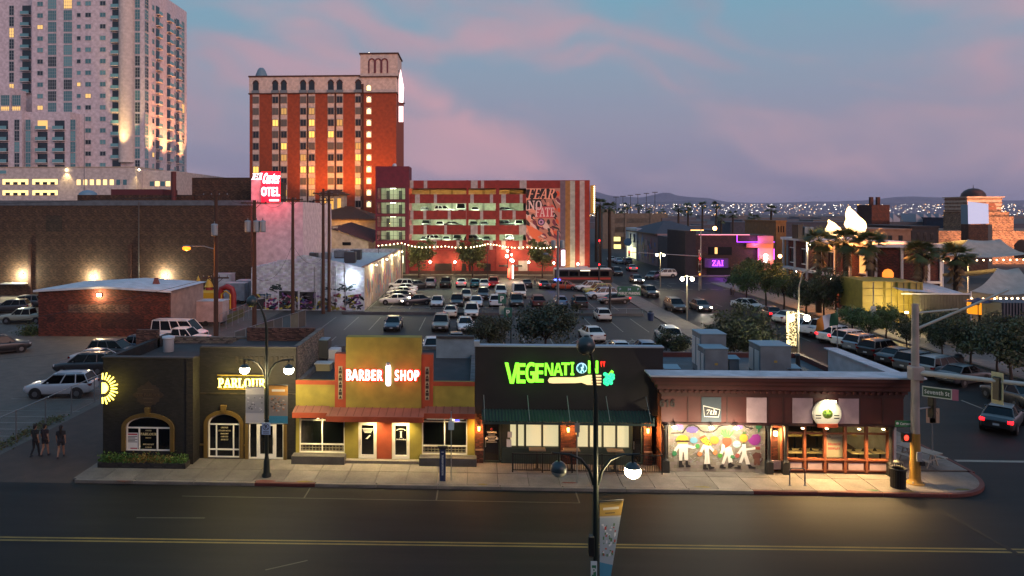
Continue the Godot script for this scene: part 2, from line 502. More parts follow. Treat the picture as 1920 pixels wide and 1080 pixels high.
# ---------- helpers for fronts ----------
func holed(mb: MB, x0: float, x1: float, y0: float, y1: float, z: float, t: float, holes: Array) -> MB:   # wall facing +z at z, thickness t, rectangular openings [x0,x1,y0,y1]
	var xs := [x0,x1]; var ys := [y0,y1]
	for h in holes:
		for k in 2:
			if not xs.has(h[k]): xs.append(h[k])
			if not ys.has(h[k + 2]): ys.append(h[k + 2])
	xs.sort(); ys.sort()
	for i in xs.size() - 1:
		for j in ys.size() - 1:
			var mx: float = (xs[i] + xs[i + 1]) / 2; var my: float = (ys[j] + ys[j + 1]) / 2
			var solid := true
			for h in holes:
				if mx > h[0] and mx < h[1] and my > h[2] and my < h[3]: solid = false
			if solid:
				mb.quad(V(xs[i],ys[j],z),V(xs[i + 1],ys[j],z),V(xs[i + 1],ys[j + 1],z),V(xs[i],ys[j + 1],z),Vector3.BACK)
				mb.quad(V(xs[i],ys[j],z - t),V(xs[i + 1],ys[j],z - t),V(xs[i + 1],ys[j + 1],z - t),V(xs[i],ys[j + 1],z - t),Vector3.FORWARD)
	for h in holes:
		mb.quad(V(h[0],h[2],z),V(h[0],h[3],z),V(h[0],h[3],z - t),V(h[0],h[2],z - t),Vector3.RIGHT)
		mb.quad(V(h[1],h[2],z),V(h[1],h[3],z),V(h[1],h[3],z - t),V(h[1],h[2],z - t),Vector3.LEFT)
		mb.quad(V(h[0],h[2],z),V(h[1],h[2],z),V(h[1],h[2],z - t),V(h[0],h[2],z - t),Vector3.UP)
		mb.quad(V(h[0],h[3],z),V(h[1],h[3],z),V(h[1],h[3],z - t),V(h[0],h[3],z - t),Vector3.DOWN)
	for e in [[x0,Vector3.LEFT],[x1,Vector3.RIGHT]]:
		mb.quad(V(e[0],y0,z),V(e[0],y1,z),V(e[0],y1,z - t),V(e[0],y0,z - t),e[1])
	mb.quad(V(x0,y1,z),V(x1,y1,z),V(x1,y1,z - t),V(x0,y1,z - t),Vector3.UP)
	return mb
func shell(o: Node, x0: float, x1: float, zf: float, zb: float, top: float, roof: float, m: Material, roof_m: Material) -> void:   # side and back walls, roof and floor behind a front
	part(o,"side_wall",mk().box(x0,x0 + 0.25,0,top,zb,zf),m)
	part(o,"side_wall",mk().box(x1 - 0.25,x1,0,top,zb,zf),m)
	part(o,"back_wall",mk().box(x0 + 0.25,x1 - 0.25,0,top,zb,zb + 0.25),m)
	part(o,"roof",mk().box(x0 + 0.25,x1 - 0.25,roof - 0.3,roof,zb + 0.25,zf),roof_m)
	part(o,"inner_floor",mk().box(x0 + 0.25,x1 - 0.25,0,0.16,zb + 0.25,zf),mat("dark_floor","2a2420",0.6))
func frame(o: Node, called: String, x0: float, x1: float, y0: float, y1: float, z: float, b: float, d: float, m: Material, vx := [], hy := []) -> Node3D:   # window frame of bars
	var mb := mk()
	mb.box(x0,x0 + b,y0,y1,z - d,z); mb.box(x1 - b,x1,y0,y1,z - d,z)
	mb.box(x0 + b,x1 - b,y0,y0 + b,z - d,z); mb.box(x0 + b,x1 - b,y1 - b,y1,z - d,z)
	for x in vx: mb.box(x - b / 2,x + b / 2,y0 + b,y1 - b,z - d,z - 0.004)
	for y in hy: mb.box(x0 + b,x1 - b,y - b / 2,y + b / 2,z - d,z - 0.008)
	return part(o,called,mb,m)
func glass(o: Node,x0: float,x1: float,y0: float,y1: float,z: float,m: Material,called := "pane") -> Node3D:
	return part(o,called,mk().box(x0,x1,y0,y1,z - 0.012,z),m)
func arc(cx: float, y: float, rx: float, ry: float, n: int) -> Array:      # points of a half ellipse from left to right
	var r := []
	for k in n + 1:
		var an := PI - PI * k / n
		r.append(Vector2(cx + cos(an) * rx,y + sin(an) * ry))
	return r
func arched(o: Node,x0: float,x1: float,y0: float,ys: float,yt: float,z: float,gold: Material,white: Material,dark: Material,cols: Array,hy: Array) -> Node3D:
	# gold surround, white frame, glass; arch springs at ys and tops at yt
	var cx := (x0 + x1) / 2; var rx := (x1 - x0) / 2; var ry := yt - ys
	var mb := mk()
	var ins := arc(cx,ys,rx,ry,16); var outs := arc(cx,ys,rx + 0.2,ry + 0.2,16)
	for k in 16:
		var pol := [ins[k],outs[k],outs[k + 1],ins[k + 1]]
		mb.ext(pol,V(0,0,z + 0.1),Vector3.RIGHT,Vector3.UP,0.34)
	mb.box(x0 - 0.2,x0,y0,ys,z - 0.24,z + 0.1); mb.box(x1,x1 + 0.2,y0,ys,z - 0.24,z + 0.1)
	mb.ext([Vector2(cx - 0.1,yt + 0.1),Vector2(cx + 0.1,yt + 0.1),Vector2(cx + 0.16,yt + 0.48),Vector2(cx - 0.16,yt + 0.48)],V(0,0,z + 0.16),Vector3.RIGHT,Vector3.UP,0.3)
	var w := part(o,"window_surround",mb,gold)
	var fr := mk()
	var i2 := arc(cx,ys,rx - 0.07,ry - 0.07,16)
	for k in 16: fr.ext([i2[k],ins[k],ins[k + 1],i2[k + 1]],V(0,0,z - 0.05),Vector3.RIGHT,Vector3.UP,0.08)
	fr.box(x0,x0 + 0.07,y0,ys,z - 0.13,z - 0.05); fr.box(x1 - 0.07,x1,y0,ys,z - 0.13,z - 0.05); fr.box(x0,x1,y0 - 0.03,y0 + 0.06,z - 0.13,z - 0.045)
	for y in hy: fr.box(x0 + 0.07,x1 - 0.07,y - 0.035,y + 0.035,z - 0.13,z - 0.055)
	for x in cols: fr.box(x - 0.035,x + 0.035,y0 + 0.06,hy[-1] if hy.size() else ys,z - 0.13,z - 0.06)
	part(w,"frame",fr,white)
	var gl := mk()
	var pts := [Vector2(x1,y0),Vector2(x1,ys)]
	var top := arc(cx,ys,rx,ry,16); top.reverse()
	pts.append_array(top.slice(1,16)); pts.append(Vector2(x0,ys)); pts.append(Vector2(x0,y0))
	gl.ext(pts,V(0,0,z - 0.1),Vector3.RIGHT,Vector3.UP,0.01,false)
	part(w,"pane",gl,dark)
	return w
# ---------- the four shops ----------
func make_parlour() -> void:
	var black := mat("black_brick","1b1919",0.75,0,"brick",1.7,0.8)
	var gold := mat("gold_trim","6b5526",0.55,0,"fine",0.8)
	var white := mat("white_frame","d8d4cb",0.5)
	var dark := mat("dark_glass","0a0b0d",0.06); dark.metallic_specular = 0.6
	var roof := mat("roof_grey","4d4b4c",0.9,0,"speck",2.0,0.3)
	var letter := mat("gold_letter","cdbb8a",0.6)
	var b := thing("corner_cafe_building","black painted brick cafe with two gold arched windows at the alley","building")
	var zl := -37.2; var zr := -38.1
	var xl := ax(193,zl); var xm := ax(362,zl); var xr := ax(555,zr)
	var yl := 5.68; var yr := 6.1
	# left bay
	var a0 := ax(236,zl); var a1 := ax(320,zl)
	var mb := mk()
	holed(mb,xl,xm,0,yl,zl,0.3,[[a0,a1,0.8,2.61]])
	for sgn in [0, 1]:      # spandrels close the corners beside the arch
		var p := arc((a0 + a1) / 2,2.03,(a1 - a0) / 2,0.58,16)
		var q := p.slice(0,9) if sgn == 0 else p.slice(8,17)
		q.append(Vector2(a0 if sgn == 0 else a1,2.61))
		mb.ext(q,V(0,0,zl - 0.001),Vector3.RIGHT,Vector3.UP,0.2)
	part(b,"front_wall",mb,black)
	part(b,"side_wall",mk().box(xl,xl + 0.3,0,yl,-45,zl - 0.3),black)
	part(b,"side_wall",mk().box(xm - 0.3,xm,0,yl - 0.01,zr - 0.3,zl - 0.3),black)
	part(b,"roof",mk().box(xl + 0.3,xm,5.0,5.1,-45,zl - 0.3),roof)
	part(b,"coping",mk().box(xl - 0.05,xm + 0.05,yl,yl + 0.07,zl - 0.35,zl + 0.06),mat("dark_coping","2e2c2c",0.7))
	part(b,"corner_pilaster",mk().box(xm - 0.35,xm + 0.02,0.15,yl - 0.05,zl,zl + 0.05),mat("pilaster_brick","2c2519",0.75,0,"brick",1.7,0.8))
	arched(b,a0,a1,0.8,2.03,2.61,zl,gold,white,dark,[ax(260,zl),ax(294,zl)],[2.0])
	# right bay
	var c0 := ax(390,zr); var c1 := ax(450,zr)
	var d0 := ax(466,zr); var d1 := ax(532,zr)
	mb = mk()
	holed(mb,xm,xr,0,yr,zr,0.3,[[c0,c1,0.2,2.55],[d0,d1,0.15,2.3]])
	for sgn in [0,1]:
		var p := arc((c0 + c1) / 2,1.99,(c1 - c0) / 2,0.56,16)
		var q := p.slice(0,9) if sgn == 0 else p.slice(8,17)
		q.append(Vector2(c0 if sgn == 0 else c1,2.55))
		mb.ext(q,V(0,0,zr - 0.001),Vector3.RIGHT,Vector3.UP,0.2)
	part(b,"front_wall",mb,black)
	part(b,"side_wall",mk().box(xr - 0.3,xr,0,yr,-45,zr - 0.3),mat("side_pale","8f8678",0.85,0,"brick",1.7,0.5))
	part(b,"roof",mk().box(xm,xr - 0.3,5.3,5.4,-44.7,zr - 0.3),roof)
	part(b,"back_wall",mk().box(xl + 0.3,xr - 0.3,0,5.5,-45,-44.7),mats["side_pale"])
	part(b,"coping",mk().box(xm + 0.05,xr + 0.03,yr,yr + 0.07,zr - 0.34,zr + 0.06),mats["dark_coping"])
	part(b,"string_course",mk().box(xm + 0.02,xr,3.6,3.68,zr,zr + 0.05),mat("brick_trim","332c22",0.8,0,"brick",1.7,0.6))
	part(b,"string_course",mk().box(xm + 0.02,c0 - 0.2,0.85,0.93,zr,zr + 0.07),gold)
	part(b,"string_course",mk().box(c1 + 0.2,d0 - 0.2,0.85,0.93,zr,zr + 0.07),gold)
	for k in 12:   # corbel teeth below the coping
		part(b,"corbel",mk().box(-0.07,0.07,0,0.4,0,0.05),mats["brick_trim"],V(xr - 3.2 + k * 0.27,5.25,zr))
	arched(b,c0,c1,0.2,1.99,2.55,zr,gold,white,dark,[ax(405,zr),ax(437,zr)],[0.62,1.97])
	part(b,"door_surround",mk().box(d0 - 0.18,d0,0.15,2.45,zr - 0.2,zr + 0.08).box(d1,d1 + 0.18,0.15,2.45,zr - 0.2,zr + 0.08).box(d0 - 0.18,d1 + 0.18,2.3,2.48,zr - 0.2,zr + 0.075),gold)
	var dr := frame(b,"door_frame",d0,d1,0.15,2.3,zr - 0.05,0.07,0.08,white,[ax(482,zr),ax(516,zr)],[2.05])
	part(dr,"door_leaf",mk().box(ax(482,zr) + 0.04,ax(482,zr) + 0.14,0.17,2.02,zr - 0.15,zr - 0.03).box(ax(516,zr) - 0.14,ax(516,zr) - 0.04,0.17,2.02,zr - 0.15,zr - 0.03).box(ax(482,zr) + 0.14,ax(516,zr) - 0.14,0.17,0.4,zr - 0.15,zr - 0.032).box(ax(482,zr) + 0.14,ax(516,zr) - 0.14,1.92,2.02,zr - 0.15,zr - 0.034),white)
	part(dr,"pane",mk().box(d0,d1,0.15,2.3,zr - 0.12,zr - 0.11),dark)
	part(dr,"handle",mk().tube(V(ax(512,zr),0.9,zr),V(ax(512,zr),1.3,zr),0.02,-1,6),mat("steel","a8abad",0.3,0.9))
	for k in 5:
		lettering(b,"window_lettering",["CREPES","CHAMPAGNE","BAKERY","COFFEE","SPIRITS"][k],letter,V((c0 + c1) / 2 + 0.0,1.78 - k * 0.16,zr - 0.085),0.075,0.004,0.0,"Droid Serif",true,true)
	for k in 5:
		lettering(b,"window_lettering",["COFFEE","PARLOUR","LOUNGE","BREAKFAST","LUNCH"][k],letter,V(ax(277,zl),[1.85,1.66,1.46,1.12,0.96][k],zl - 0.085),[0.06,0.13,0.05,0.07,0.07][k],0.004,0.0,"Droid Serif",true)
	# notice in the left pane
	var n := part(b,"window_notice",mk().box(ax(237.5,zl),ax(257,zl),0.85,1.72,zl - 0.095,zl - 0.085),mat("paper","c9c8c6",0.8))
	var red := mat("print_red","9a2a38",0.8)
	part(n,"print_band",mk().box(ax(238.5,zl),ax(256,zl),1.6,1.68,zl - 0.085,zl - 0.083).box(ax(243,zl),ax(256,zl),0.87,0.93,zl - 0.085,zl - 0.083),red)
	var tx := mk()
	for k in 5: tx.box(ax(238.5,zl),ax(256 - (k % 2) * 4,zl),1.5 - k * 0.07,1.535 - k * 0.07,zl - 0.085,zl - 0.083)
	part(n,"print_line",tx,mat("print_dark","33363c",0.8))
	# painted crest
	var cx := ax(278,zl)
	var cr := thing("painted_wall_crest","faded bronze crest with lettering painted above the arched cafe window","sign",V(cx,3.75,zl))
	var cm := mat("crest_bronze","4a3a28",0.7)
	var ring := mk()
	var star := []
	for k in 32:
		var r := 0.62 if k % 2 else 0.54
		if k % 8 == 0: r = 0.74
		star.append(Vector2(cos(TAU * k / 32) * r * 1.15,sin(TAU * k / 32) * r))
	ring.ext(star,V(0,0,0.012),Vector3.RIGHT,Vector3.UP,0.012)
	part(cr,"shield",ring,mat("crest_dark","2c2018",0.75))
	lettering(cr,"lettering","THE PARLOUR",cm,V(0,0.0,0.02),0.15,0.01,1.25,"Droid Serif")
	for k in 3: part(cr,"flourish",mk().box(-0.3 + k * 0.04,0.3 - k * 0.04,-0.012,0.012,0.012,0.02),cm,V(0,[0.28,-0.2,-0.38][k],0))
	# neon name
	var neon := glow("neon_yellow","ffe45a",3.2,"fff2b0")
	var sg := thing("cafe_neon_sign","glowing yellow PARLOUR neon letters on black brick","sign",V(ax(455,zr),ay(455,717,zr),zr))
	lettering(sg,"neon_letters","PARLOUR",neon,V(0,0,0.18),0.5,0.06,2.55,"Droid Serif")
	part(sg,"mounting_rail",mk().box(-1.35,1.35,0.38,0.42,0.02,0.12).box(-1.3,1.3,-0.36,-0.33,0.02,0.1),mat("gold_rail","8a7430",0.5))
	for k in 3: lamp(sg,V(-0.9 + k * 0.9,0,0.4),"ffe060",1.6,0.3)
	# half sun at the alley corner
	var sun := thing("sunburst_neon_sign","half sun of glowing yellow rays on the cafe corner by the alley","sign",V(xl + 0.0,4.1,zl))
	part(sun,"neon_core",mk().ext([Vector2(0,-0.28),Vector2(0.16,-0.26),Vector2(0.3,-0.1),Vector2(0.3,0.12),Vector2(0.16,0.28),Vector2(0,0.3)],V(0,0,0.12),Vector3.RIGHT,Vector3.UP,0.08),neon)
	for k in 13:
		var an := -PI / 2 + PI * (k + 0.15) / 12.3
		var d := V(cos(an),sin(an),0)
		part(sun,"neon_ray",mk().tube(d * 0.48 + V(0.02,0,0.12),d * (0.86 if k % 2 else 0.8) + V(0.02,0,0.12),0.035,-1,6),neon)
	lamp(sun,V(0.35,0,0.5),"ffe060",1.2,0.3)
	# planter hedge below the window
	var pl := thing("planter_hedge","low hedge with ochre patches in the planter below the cafe window","hedge",V(0,0,zl))
	part(pl,"planter_wall",mk().bevel(xl + 0.1,xm - 0.1,0.05,0.42,0.12,0.75,0.02),mat("planter_dark","3a3633",0.85,0,"brick",1.7,0.5))
	var lf := mk()
	for k in 2600:
		var p := V(rng.randf_range(xl + 0.1,xm - 0.15),0.4 + absf(rng.randfn(0.0,0.16)),rng.randf_range(0.15,0.75))
		var och: bool = absf(p.x + 17.2 + rng.randfn(0.0,0.5)) < 0.9 and rng.randf() < 0.7
		if och: lf.paint(0.16,0.1,0.02)
		else: lf.paint(0.03 + rng.randf() * 0.03,0.07 + rng.randf() * 0.06,0.015)
		leaf(lf,p,0.07)
	var hl := part(pl,"foliage",lf,tint("leafy",0.7)); hl.set_meta("kind","stuff")
	# roof clutter
	var cap := thing("roof_hatch","small white roof vent drum on the black cafe roof","vent",V(ax(316,-42),5.1,-42))
	part(cap,"drum",mk().lathe(Vector3.ZERO,[[0.0,0.0],[0.3,0.0],[0.3,0.75],[0.36,0.77],[0.36,0.9],[0.0,0.98]],14),mat("galv_white","b5b8ba",0.5,0.3))
	part(b,"roof_parapet",mk().box(xl + 0.3,ax(255,-43),5.1,6.2,-43.3,-43),mat("clay_wall","7a5a4c",0.85,0,"brick",1.7,0.5))
	part(b,"roof_parapet",mk().box(xm + 0.6,xr - 0.4,5.4,6.2,-44.4,-44.1),mats["clay_wall"])
	var vent := thing("roof_vent_pipe","thin pale vent pipe on the grey roof beside the cafe parapet","vent",V(ax(578,-46),4.1,-46))
	part(vent,"pipe",mk().tube(Vector3.ZERO,V(0,1.7,0),0.07,-1,8),mats["galv_white"])
func leaf(mb: MB,p: Vector3,s: float) -> void:
	var a := V(rng.randfn(),rng.randfn(),rng.randfn()).normalized()
	var b := a.cross(V(rng.randfn(),rng.randfn(),rng.randfn())).normalized()
	var nn := a.cross(b)
	var i := mb.put(p - a * s,nn); mb.put(p + b * s * 0.5,nn); mb.put(p + a * s,nn); mb.put(p - b * s * 0.5,nn)
	mb.ix.append_array([i,i + 1,i + 2,i,i + 2,i + 3])
func make_barber() -> void:
	var olive := mat("olive_stucco","9c903c",0.9,0,"fine",0.9,0.5)
	var orange := mat("orange_stucco","a5492a",0.9,0,"fine",0.9,0.5)
	var white: Material = mats["white_frame"]
	var roof: Material = mats["roof_grey"]
	var dark: Material = mats["dark_glass"]
	var z := -38.0
	var b := thing("barber_building","olive yellow and orange stucco barber shop with raised centre panel","building")
	var x0 := ax(547,z) + 0.22; var x1 := ax(890,z)
	var cL := ax(649,z); var cR := ax(790,z); var pL := ax(628,z); var pR := ax(812,z)
	var wl0 := ax(561,z); var wl1 := ax(646,z); var wr0 := ax(791,z); var wr1 := ax(876,z)
	var d := [ax(672,z),ax(706,z),ax(735,z),ax(768,z)]
	part(b,"front_wall",holed(mk(),x0,x1,0,4.4,z,0.3,[[wl0,wl1,0.55,2.55],[wr0,wr1,0.55,2.55],[d[0],d[1],0.2,2.55],[d[2],d[3],0.2,2.55]]),olive)
	part(b,"centre_panel",mk().box(cL,cR,2.9,6.75,z - 0.6,z + 0.06),olive)
	for e in [[pL,cL - 0.002],[cR + 0.002,pR]]:
		part(b,"pilaster",mk().box(e[0],e[1],2.9,5.85,z - 0.5,z + 0.03),orange)
		var cx: float = (e[0] + e[1]) / 2
		var lt := part(b,"lattice_panel",mk().box(cx - 0.11,cx + 0.11,3.45,5.2,z + 0.03,z + 0.05),mat("lattice_pale","8d8b70",0.8))
		var dg := mk()
		for k in 9:
			dg.ext([Vector2(-0.085,-0.08),Vector2(0.085,-0.08),Vector2(0.085 if k % 2 else 0.0,0.085),Vector2(-0.085 if k % 2 else 0.0,0.085)],V(cx,3.56 + k * 0.19,z + 0.056),Vector3.RIGHT,Vector3.UP,0.006)
		part(lt,"lattice_piece",dg,mat("lattice_dark","241f18",0.8))
	part(b,"trim_band",mk().box(x0,pL - 0.002,4.2,4.42,z - 0.05,z + 0.03),orange)
	part(b,"trim_band",mk().box(pR + 0.002,x1,4.2,4.42,z - 0.05,z + 0.03),orange)
	part(b,"door_pier",mk().box(d[1] + 0.02,d[2] - 0.02,0.2,2.6,z,z + 0.02),orange)
	part(b,"base_step",mk().box(cL - 0.1,cR + 0.3,0.15,0.3,z,z + 0.35),mats["concrete_c"])
	# flat canopy with standing seams
	var cm := mat("canopy_tile","8a5b4a",0.8,0,"fine",0.7)
	for e in [[x0,pL - 0.25,2.62,0.75],[pL - 0.25,cR + 0.2,2.56,1.15],[cR + 0.2,x1 + 0.02,2.66,0.75]]:
		var cn := part(b,"canopy",mk().box(e[0],e[1],e[2],e[2] + 0.28,z + 0.0,z + e[3]),orange)
		part(cn,"canopy_deck",mk().quad(V(e[0],e[2] + 0.46,z + 0.07),V(e[1],e[2] + 0.46,z + 0.07),V(e[1],e[2] + 0.285,z + e[3]),V(e[0],e[2] + 0.285,z + e[3]),V(0,1,1)),cm)
		var k: float = e[0] + 0.15
		while k < e[1] - 0.05:
			var sm := mk()
			sm.quad(V(k,e[2] + 0.5,z + 0.07),V(k + 0.05,e[2] + 0.5,z + 0.07),V(k + 0.05,e[2] + 0.32,z + e[3]),V(k,e[2] + 0.32,z + e[3]),V(0,1,1))
			part(cn,"seam",sm,mat("canopy_seam","5d3527",0.8))
			k += 0.42
	# windows
	for e in [[wl0,wl1],[wr0,wr1]]:
		var mid: float = (e[0] + e[1]) / 2
		var w := frame(b,"window",e[0],e[1],0.55,2.55,z - 0.08,0.06,0.07,white,[mid],[1.0,2.28])
		part(w,"pane",mk().box(e[0] + 0.05,e[1] - 0.05,0.6,2.5,z - 0.13,z - 0.12),pane("shop_pane","1c2222",0.12))
		var lat := mk()
		for k in 13: lat.box(e[0] + 0.12 + k * 0.18,e[0] + 0.15 + k * 0.18,0.62,0.97,z - 0.19,z - 0.16)
		for k in 3: lat.box(e[0] + 0.06,e[1] - 0.06,0.64 + k * 0.14,0.67 + k * 0.14,z - 0.16,z - 0.14)
		part(w,"lattice",lat,mat("lattice_wood","b8ad8e",0.7))
	part(b,"planter_box",mk().bevel(x0 - 0.1,wl1 + 0.1,0.15,0.58,z + 0.02,z + 0.6,0.02),mat("planter_concrete","6a6764",0.9,0,"speck",1.1,0.3))
	part(b,"planter_box",mk().bevel(wr0 - 0.1,x1 + 0.1,0.15,0.58,z + 0.02,z + 0.6,0.02),mats["planter_concrete"])
	# doors
	for k in 2:
		var e0: float = d[k * 2]; var e1: float = d[k * 2 + 1]
		var f := frame(b,"door",e0,e1,0.2,2.55,z - 0.06,0.06,0.08,white,[],[2.2])
		part(f,"door_leaf",mk().box(e0 + 0.06,e0 + 0.16,0.26,2.17,z - 0.13,z - 0.05).box(e1 - 0.16,e1 - 0.06,0.26,2.17,z - 0.13,z - 0.05).box(e0 + 0.16,e1 - 0.16,0.26,0.48,z - 0.13,z - 0.052).box(e0 + 0.16,e1 - 0.16,2.05,2.17,z - 0.13,z - 0.054),white)
		part(f,"pane",mk().box(e0 + 0.05,e1 - 0.05,0.25,2.5,z - 0.12,z - 0.11),dark)
		part(f,"handle",mk().tube(V(e0 + 0.1 if k == 0 else e1 - 0.1,1.0,z - 0.02),V(e0 + 0.1 if k == 0 else e1 - 0.1,1.35,z - 0.02),0.018,-1,6),mats["steel"])
		var pr := mat("print_white","c9c9c2",0.7)
		if k == 0:
			var ln := mk()
			for r in 4: ln.box(-0.3 + r * 0.04,0.3 - r * 0.04,1.84 - r * 0.07,1.865 - r * 0.07,z - 0.1,z - 0.097)
			part(f,"door_print",ln,pr,V((e0 + e1) / 2,0,0))
			part(f,"door_print",mk().ext([Vector2(-0.12,-0.1),Vector2(-0.02,-0.12),Vector2(0.16,0.08),Vector2(0.1,0.1)],V((e0 + e1) / 2,1.42,z - 0.1),Vector3.RIGHT,Vector3.UP,0.004),pr)
		else:
			lettering(f,"door_lettering","130",pr,V((e0 + e1) / 2,2.36,z - 0.1),0.2,0.003)
			var ar := mk()
			for r in 11:
				var an := PI * (0.18 + 0.064 * r)
				ar.box(cos(an) * 0.27 - 0.014,cos(an) * 0.27 + 0.014,1.7 + sin(an) * 0.14,1.74 + sin(an) * 0.14,z - 0.1,z - 0.097)
			part(f,"door_print",ar,pr,V((e0 + e1) / 2,0,0))
			lettering(f,"door_lettering","Barbershop",pr,V((e0 + e1) / 2,1.3,z - 0.1),0.1,0.003,0.55,"Droid Serif",true,true)
			part(f,"door_print",mk().box(-0.04,0.04,-0.13,0.13,0,0.004).box(-0.06,0.06,0.14,0.17,0,0.004).box(-0.06,0.06,-0.17,-0.14,0,0.004),pr,V((e0 + e1) / 2,1.57,z - 0.1))
	shell(b,x0,x1,z - 0.3,-48.5,4.35,4.1,mat("grey_block","6b6a6c",0.9,0,"block",1.6,0.4),roof)
	part(b,"added_partition",mk().box(x0 + 0.3,x1 - 0.3,0.17,3.7,z - 3.0,z - 2.8),mat("inner_brown","6e5c4a",0.8))  # partition added behind the windows so the shop interior reads darker
	part(b,"roof_curb",mk().box(pR - 0.3,x1 - 0.1,4.1,5.35,-46,-45.7),mat("blue_grey_wall","7d93a0",0.85,0,"fine",1.0))
	part(b,"added_partition",mk().box(x0 + 0.3,x1 - 0.3,0.17,3.7,z - 3.0,z - 2.8),mat("inner_brown","6e5c4a",0.8))
	part(b,"roof_curb",mk().box(pR - 0.3,x1 - 0.1,5.35,5.5,-46.1,-45.6),mats["dark_coping"])
	# signs
	var wl := glow("letter_white","fff0e8",2.6,"ffffff")
	var rh := glow("letter_red","ff1e14",1.5,"a01010")
	var sg := thing("barber_sign","red haloed white BARBER SHOP letters with glowing barber pole","sign",V((cL + cR) / 2,ay(720,702,z),z + 0.06))
	for e in [["BARBER",-1.0,1.92],["SHOP",1.26,1.28]]:
		lettering(sg,"red_letters",e[0],rh,V(e[1] + 0.02,-0.01,0.07),0.66,0.05,e[2] + 0.1)
		lettering(sg,"neon_letters",e[0],wl,V(e[1],0,0.13),0.56,0.05,e[2])
	var pole := part(sg,"barber_pole_light",mk().lathe(V(0.28,-0.55,0.2),[[0.0,0.0],[0.1,0.02],[0.14,0.1],[0.14,1.0],[0.1,1.1],[0.0,1.13]],12),glow("pole_white","f4f2ff",2.2,"ffffff"))
	part(pole,"cap",mk().lathe(V(0.28,0.58,0.2),[[0.0,0.0],[0.15,0.0],[0.1,0.1],[0.0,0.12]],12),mats["steel"])
	lamp(sg,V(-0.9,0,0.55),"ff5540",0.9,0.3); lamp(sg,V(1.2,0,0.55),"ff5540",0.8,0.3)
	# soffit lamps below the canopy
	for u in [600,700,755,850]:
		var s := thing("canopy_downlight","recessed downlight under the orange canopy of the barber shop","light",V(ax(u,z),2.55,z + 0.45),0.0,"downlights under the barber canopy")
		part(s,"lamp_lens",mk().lathe(Vector3.ZERO,[[0.0,-0.03],[0.07,-0.02],[0.08,0.0]],10),glow("downlight","ffe2a8",6.0))
		spot(s,V(0,-0.05,0),V(0,-2,-0.1),"ffdf9a",8.0,75.0)
	var tb := thing("shop_tube_light","white tube light inside the barber shop windows","light",V(0,0,z))
	part(tb,"tube_light",mk().box(wl0 + 0.2,wl1 - 0.2,2.2,2.25,-0.9,-0.8).box(wr0 + 0.2,wr1 - 0.2,2.2,2.25,-0.9,-0.8),glow("tube","fff4d0",0.9))
	var led := thing("blue_led_sign","small blue lit sign hanging in the barber shop window","sign",V(ax(857,z),2.42,z - 0.1))
	part(led,"led_bar",mk().box(-0.12,0.12,-0.03,0.03,0.2,0.23),glow("blue_led","4a50ff",3.0))
	part(led,"bracket",mk().box(-0.1,0.1,0.03,0.05,-0.1,0.22),mats["steel"])
	# roof units
	var ac := thing("roof_cooler","dark boxy cooler with pipes on the barber shop roof","air conditioner",V(ax(602,-44),4.1,-44))
	part(ac,"housing",mk().bevel(-0.55,0.55,0.35,1.45,-0.5,0.5,0.04),mat("cooler_dark","33373a",0.6,0.3))
	part(ac,"top_grille",mk().box(-0.5,0.5,1.45,1.5,-0.45,0.45),mat("galv_blue","6c8794",0.5,0.4))
	part(ac,"side_duct",mk().bevel(0.5,1.2,0.1,0.9,-0.4,0.4,0.04),mats["galv_white"])
	for x in [-0.45,0.45]: part(ac,"leg",mk().box(x - 0.04,x + 0.04,0,0.35,-0.4,0.4),mats["cooler_dark"])
	part(ac,"pipe",mk().path([V(-0.6,0.3,0.3),V(-1.1,0.5,0.3),V(-1.2,0.1,0.35),V(-1.2,0.0,0.4)],[0.05],8),mat("black_metal","17181a",0.5,0.3))
	var bx := thing("roof_fan_box","low tan fan box on the barber shop roof","vent",V(ax(607,-42),4.1,-42))
	part(bx,"housing",mk().bevel(-0.45,0.45,0,0.4,-0.35,0.35,0.04),mat("tan_metal","8d8468",0.6,0.2))
	part(bx,"lid",mk().bevel(-0.5,0.5,0.4,0.46,-0.4,0.4,0.02),mats["galv_white"])
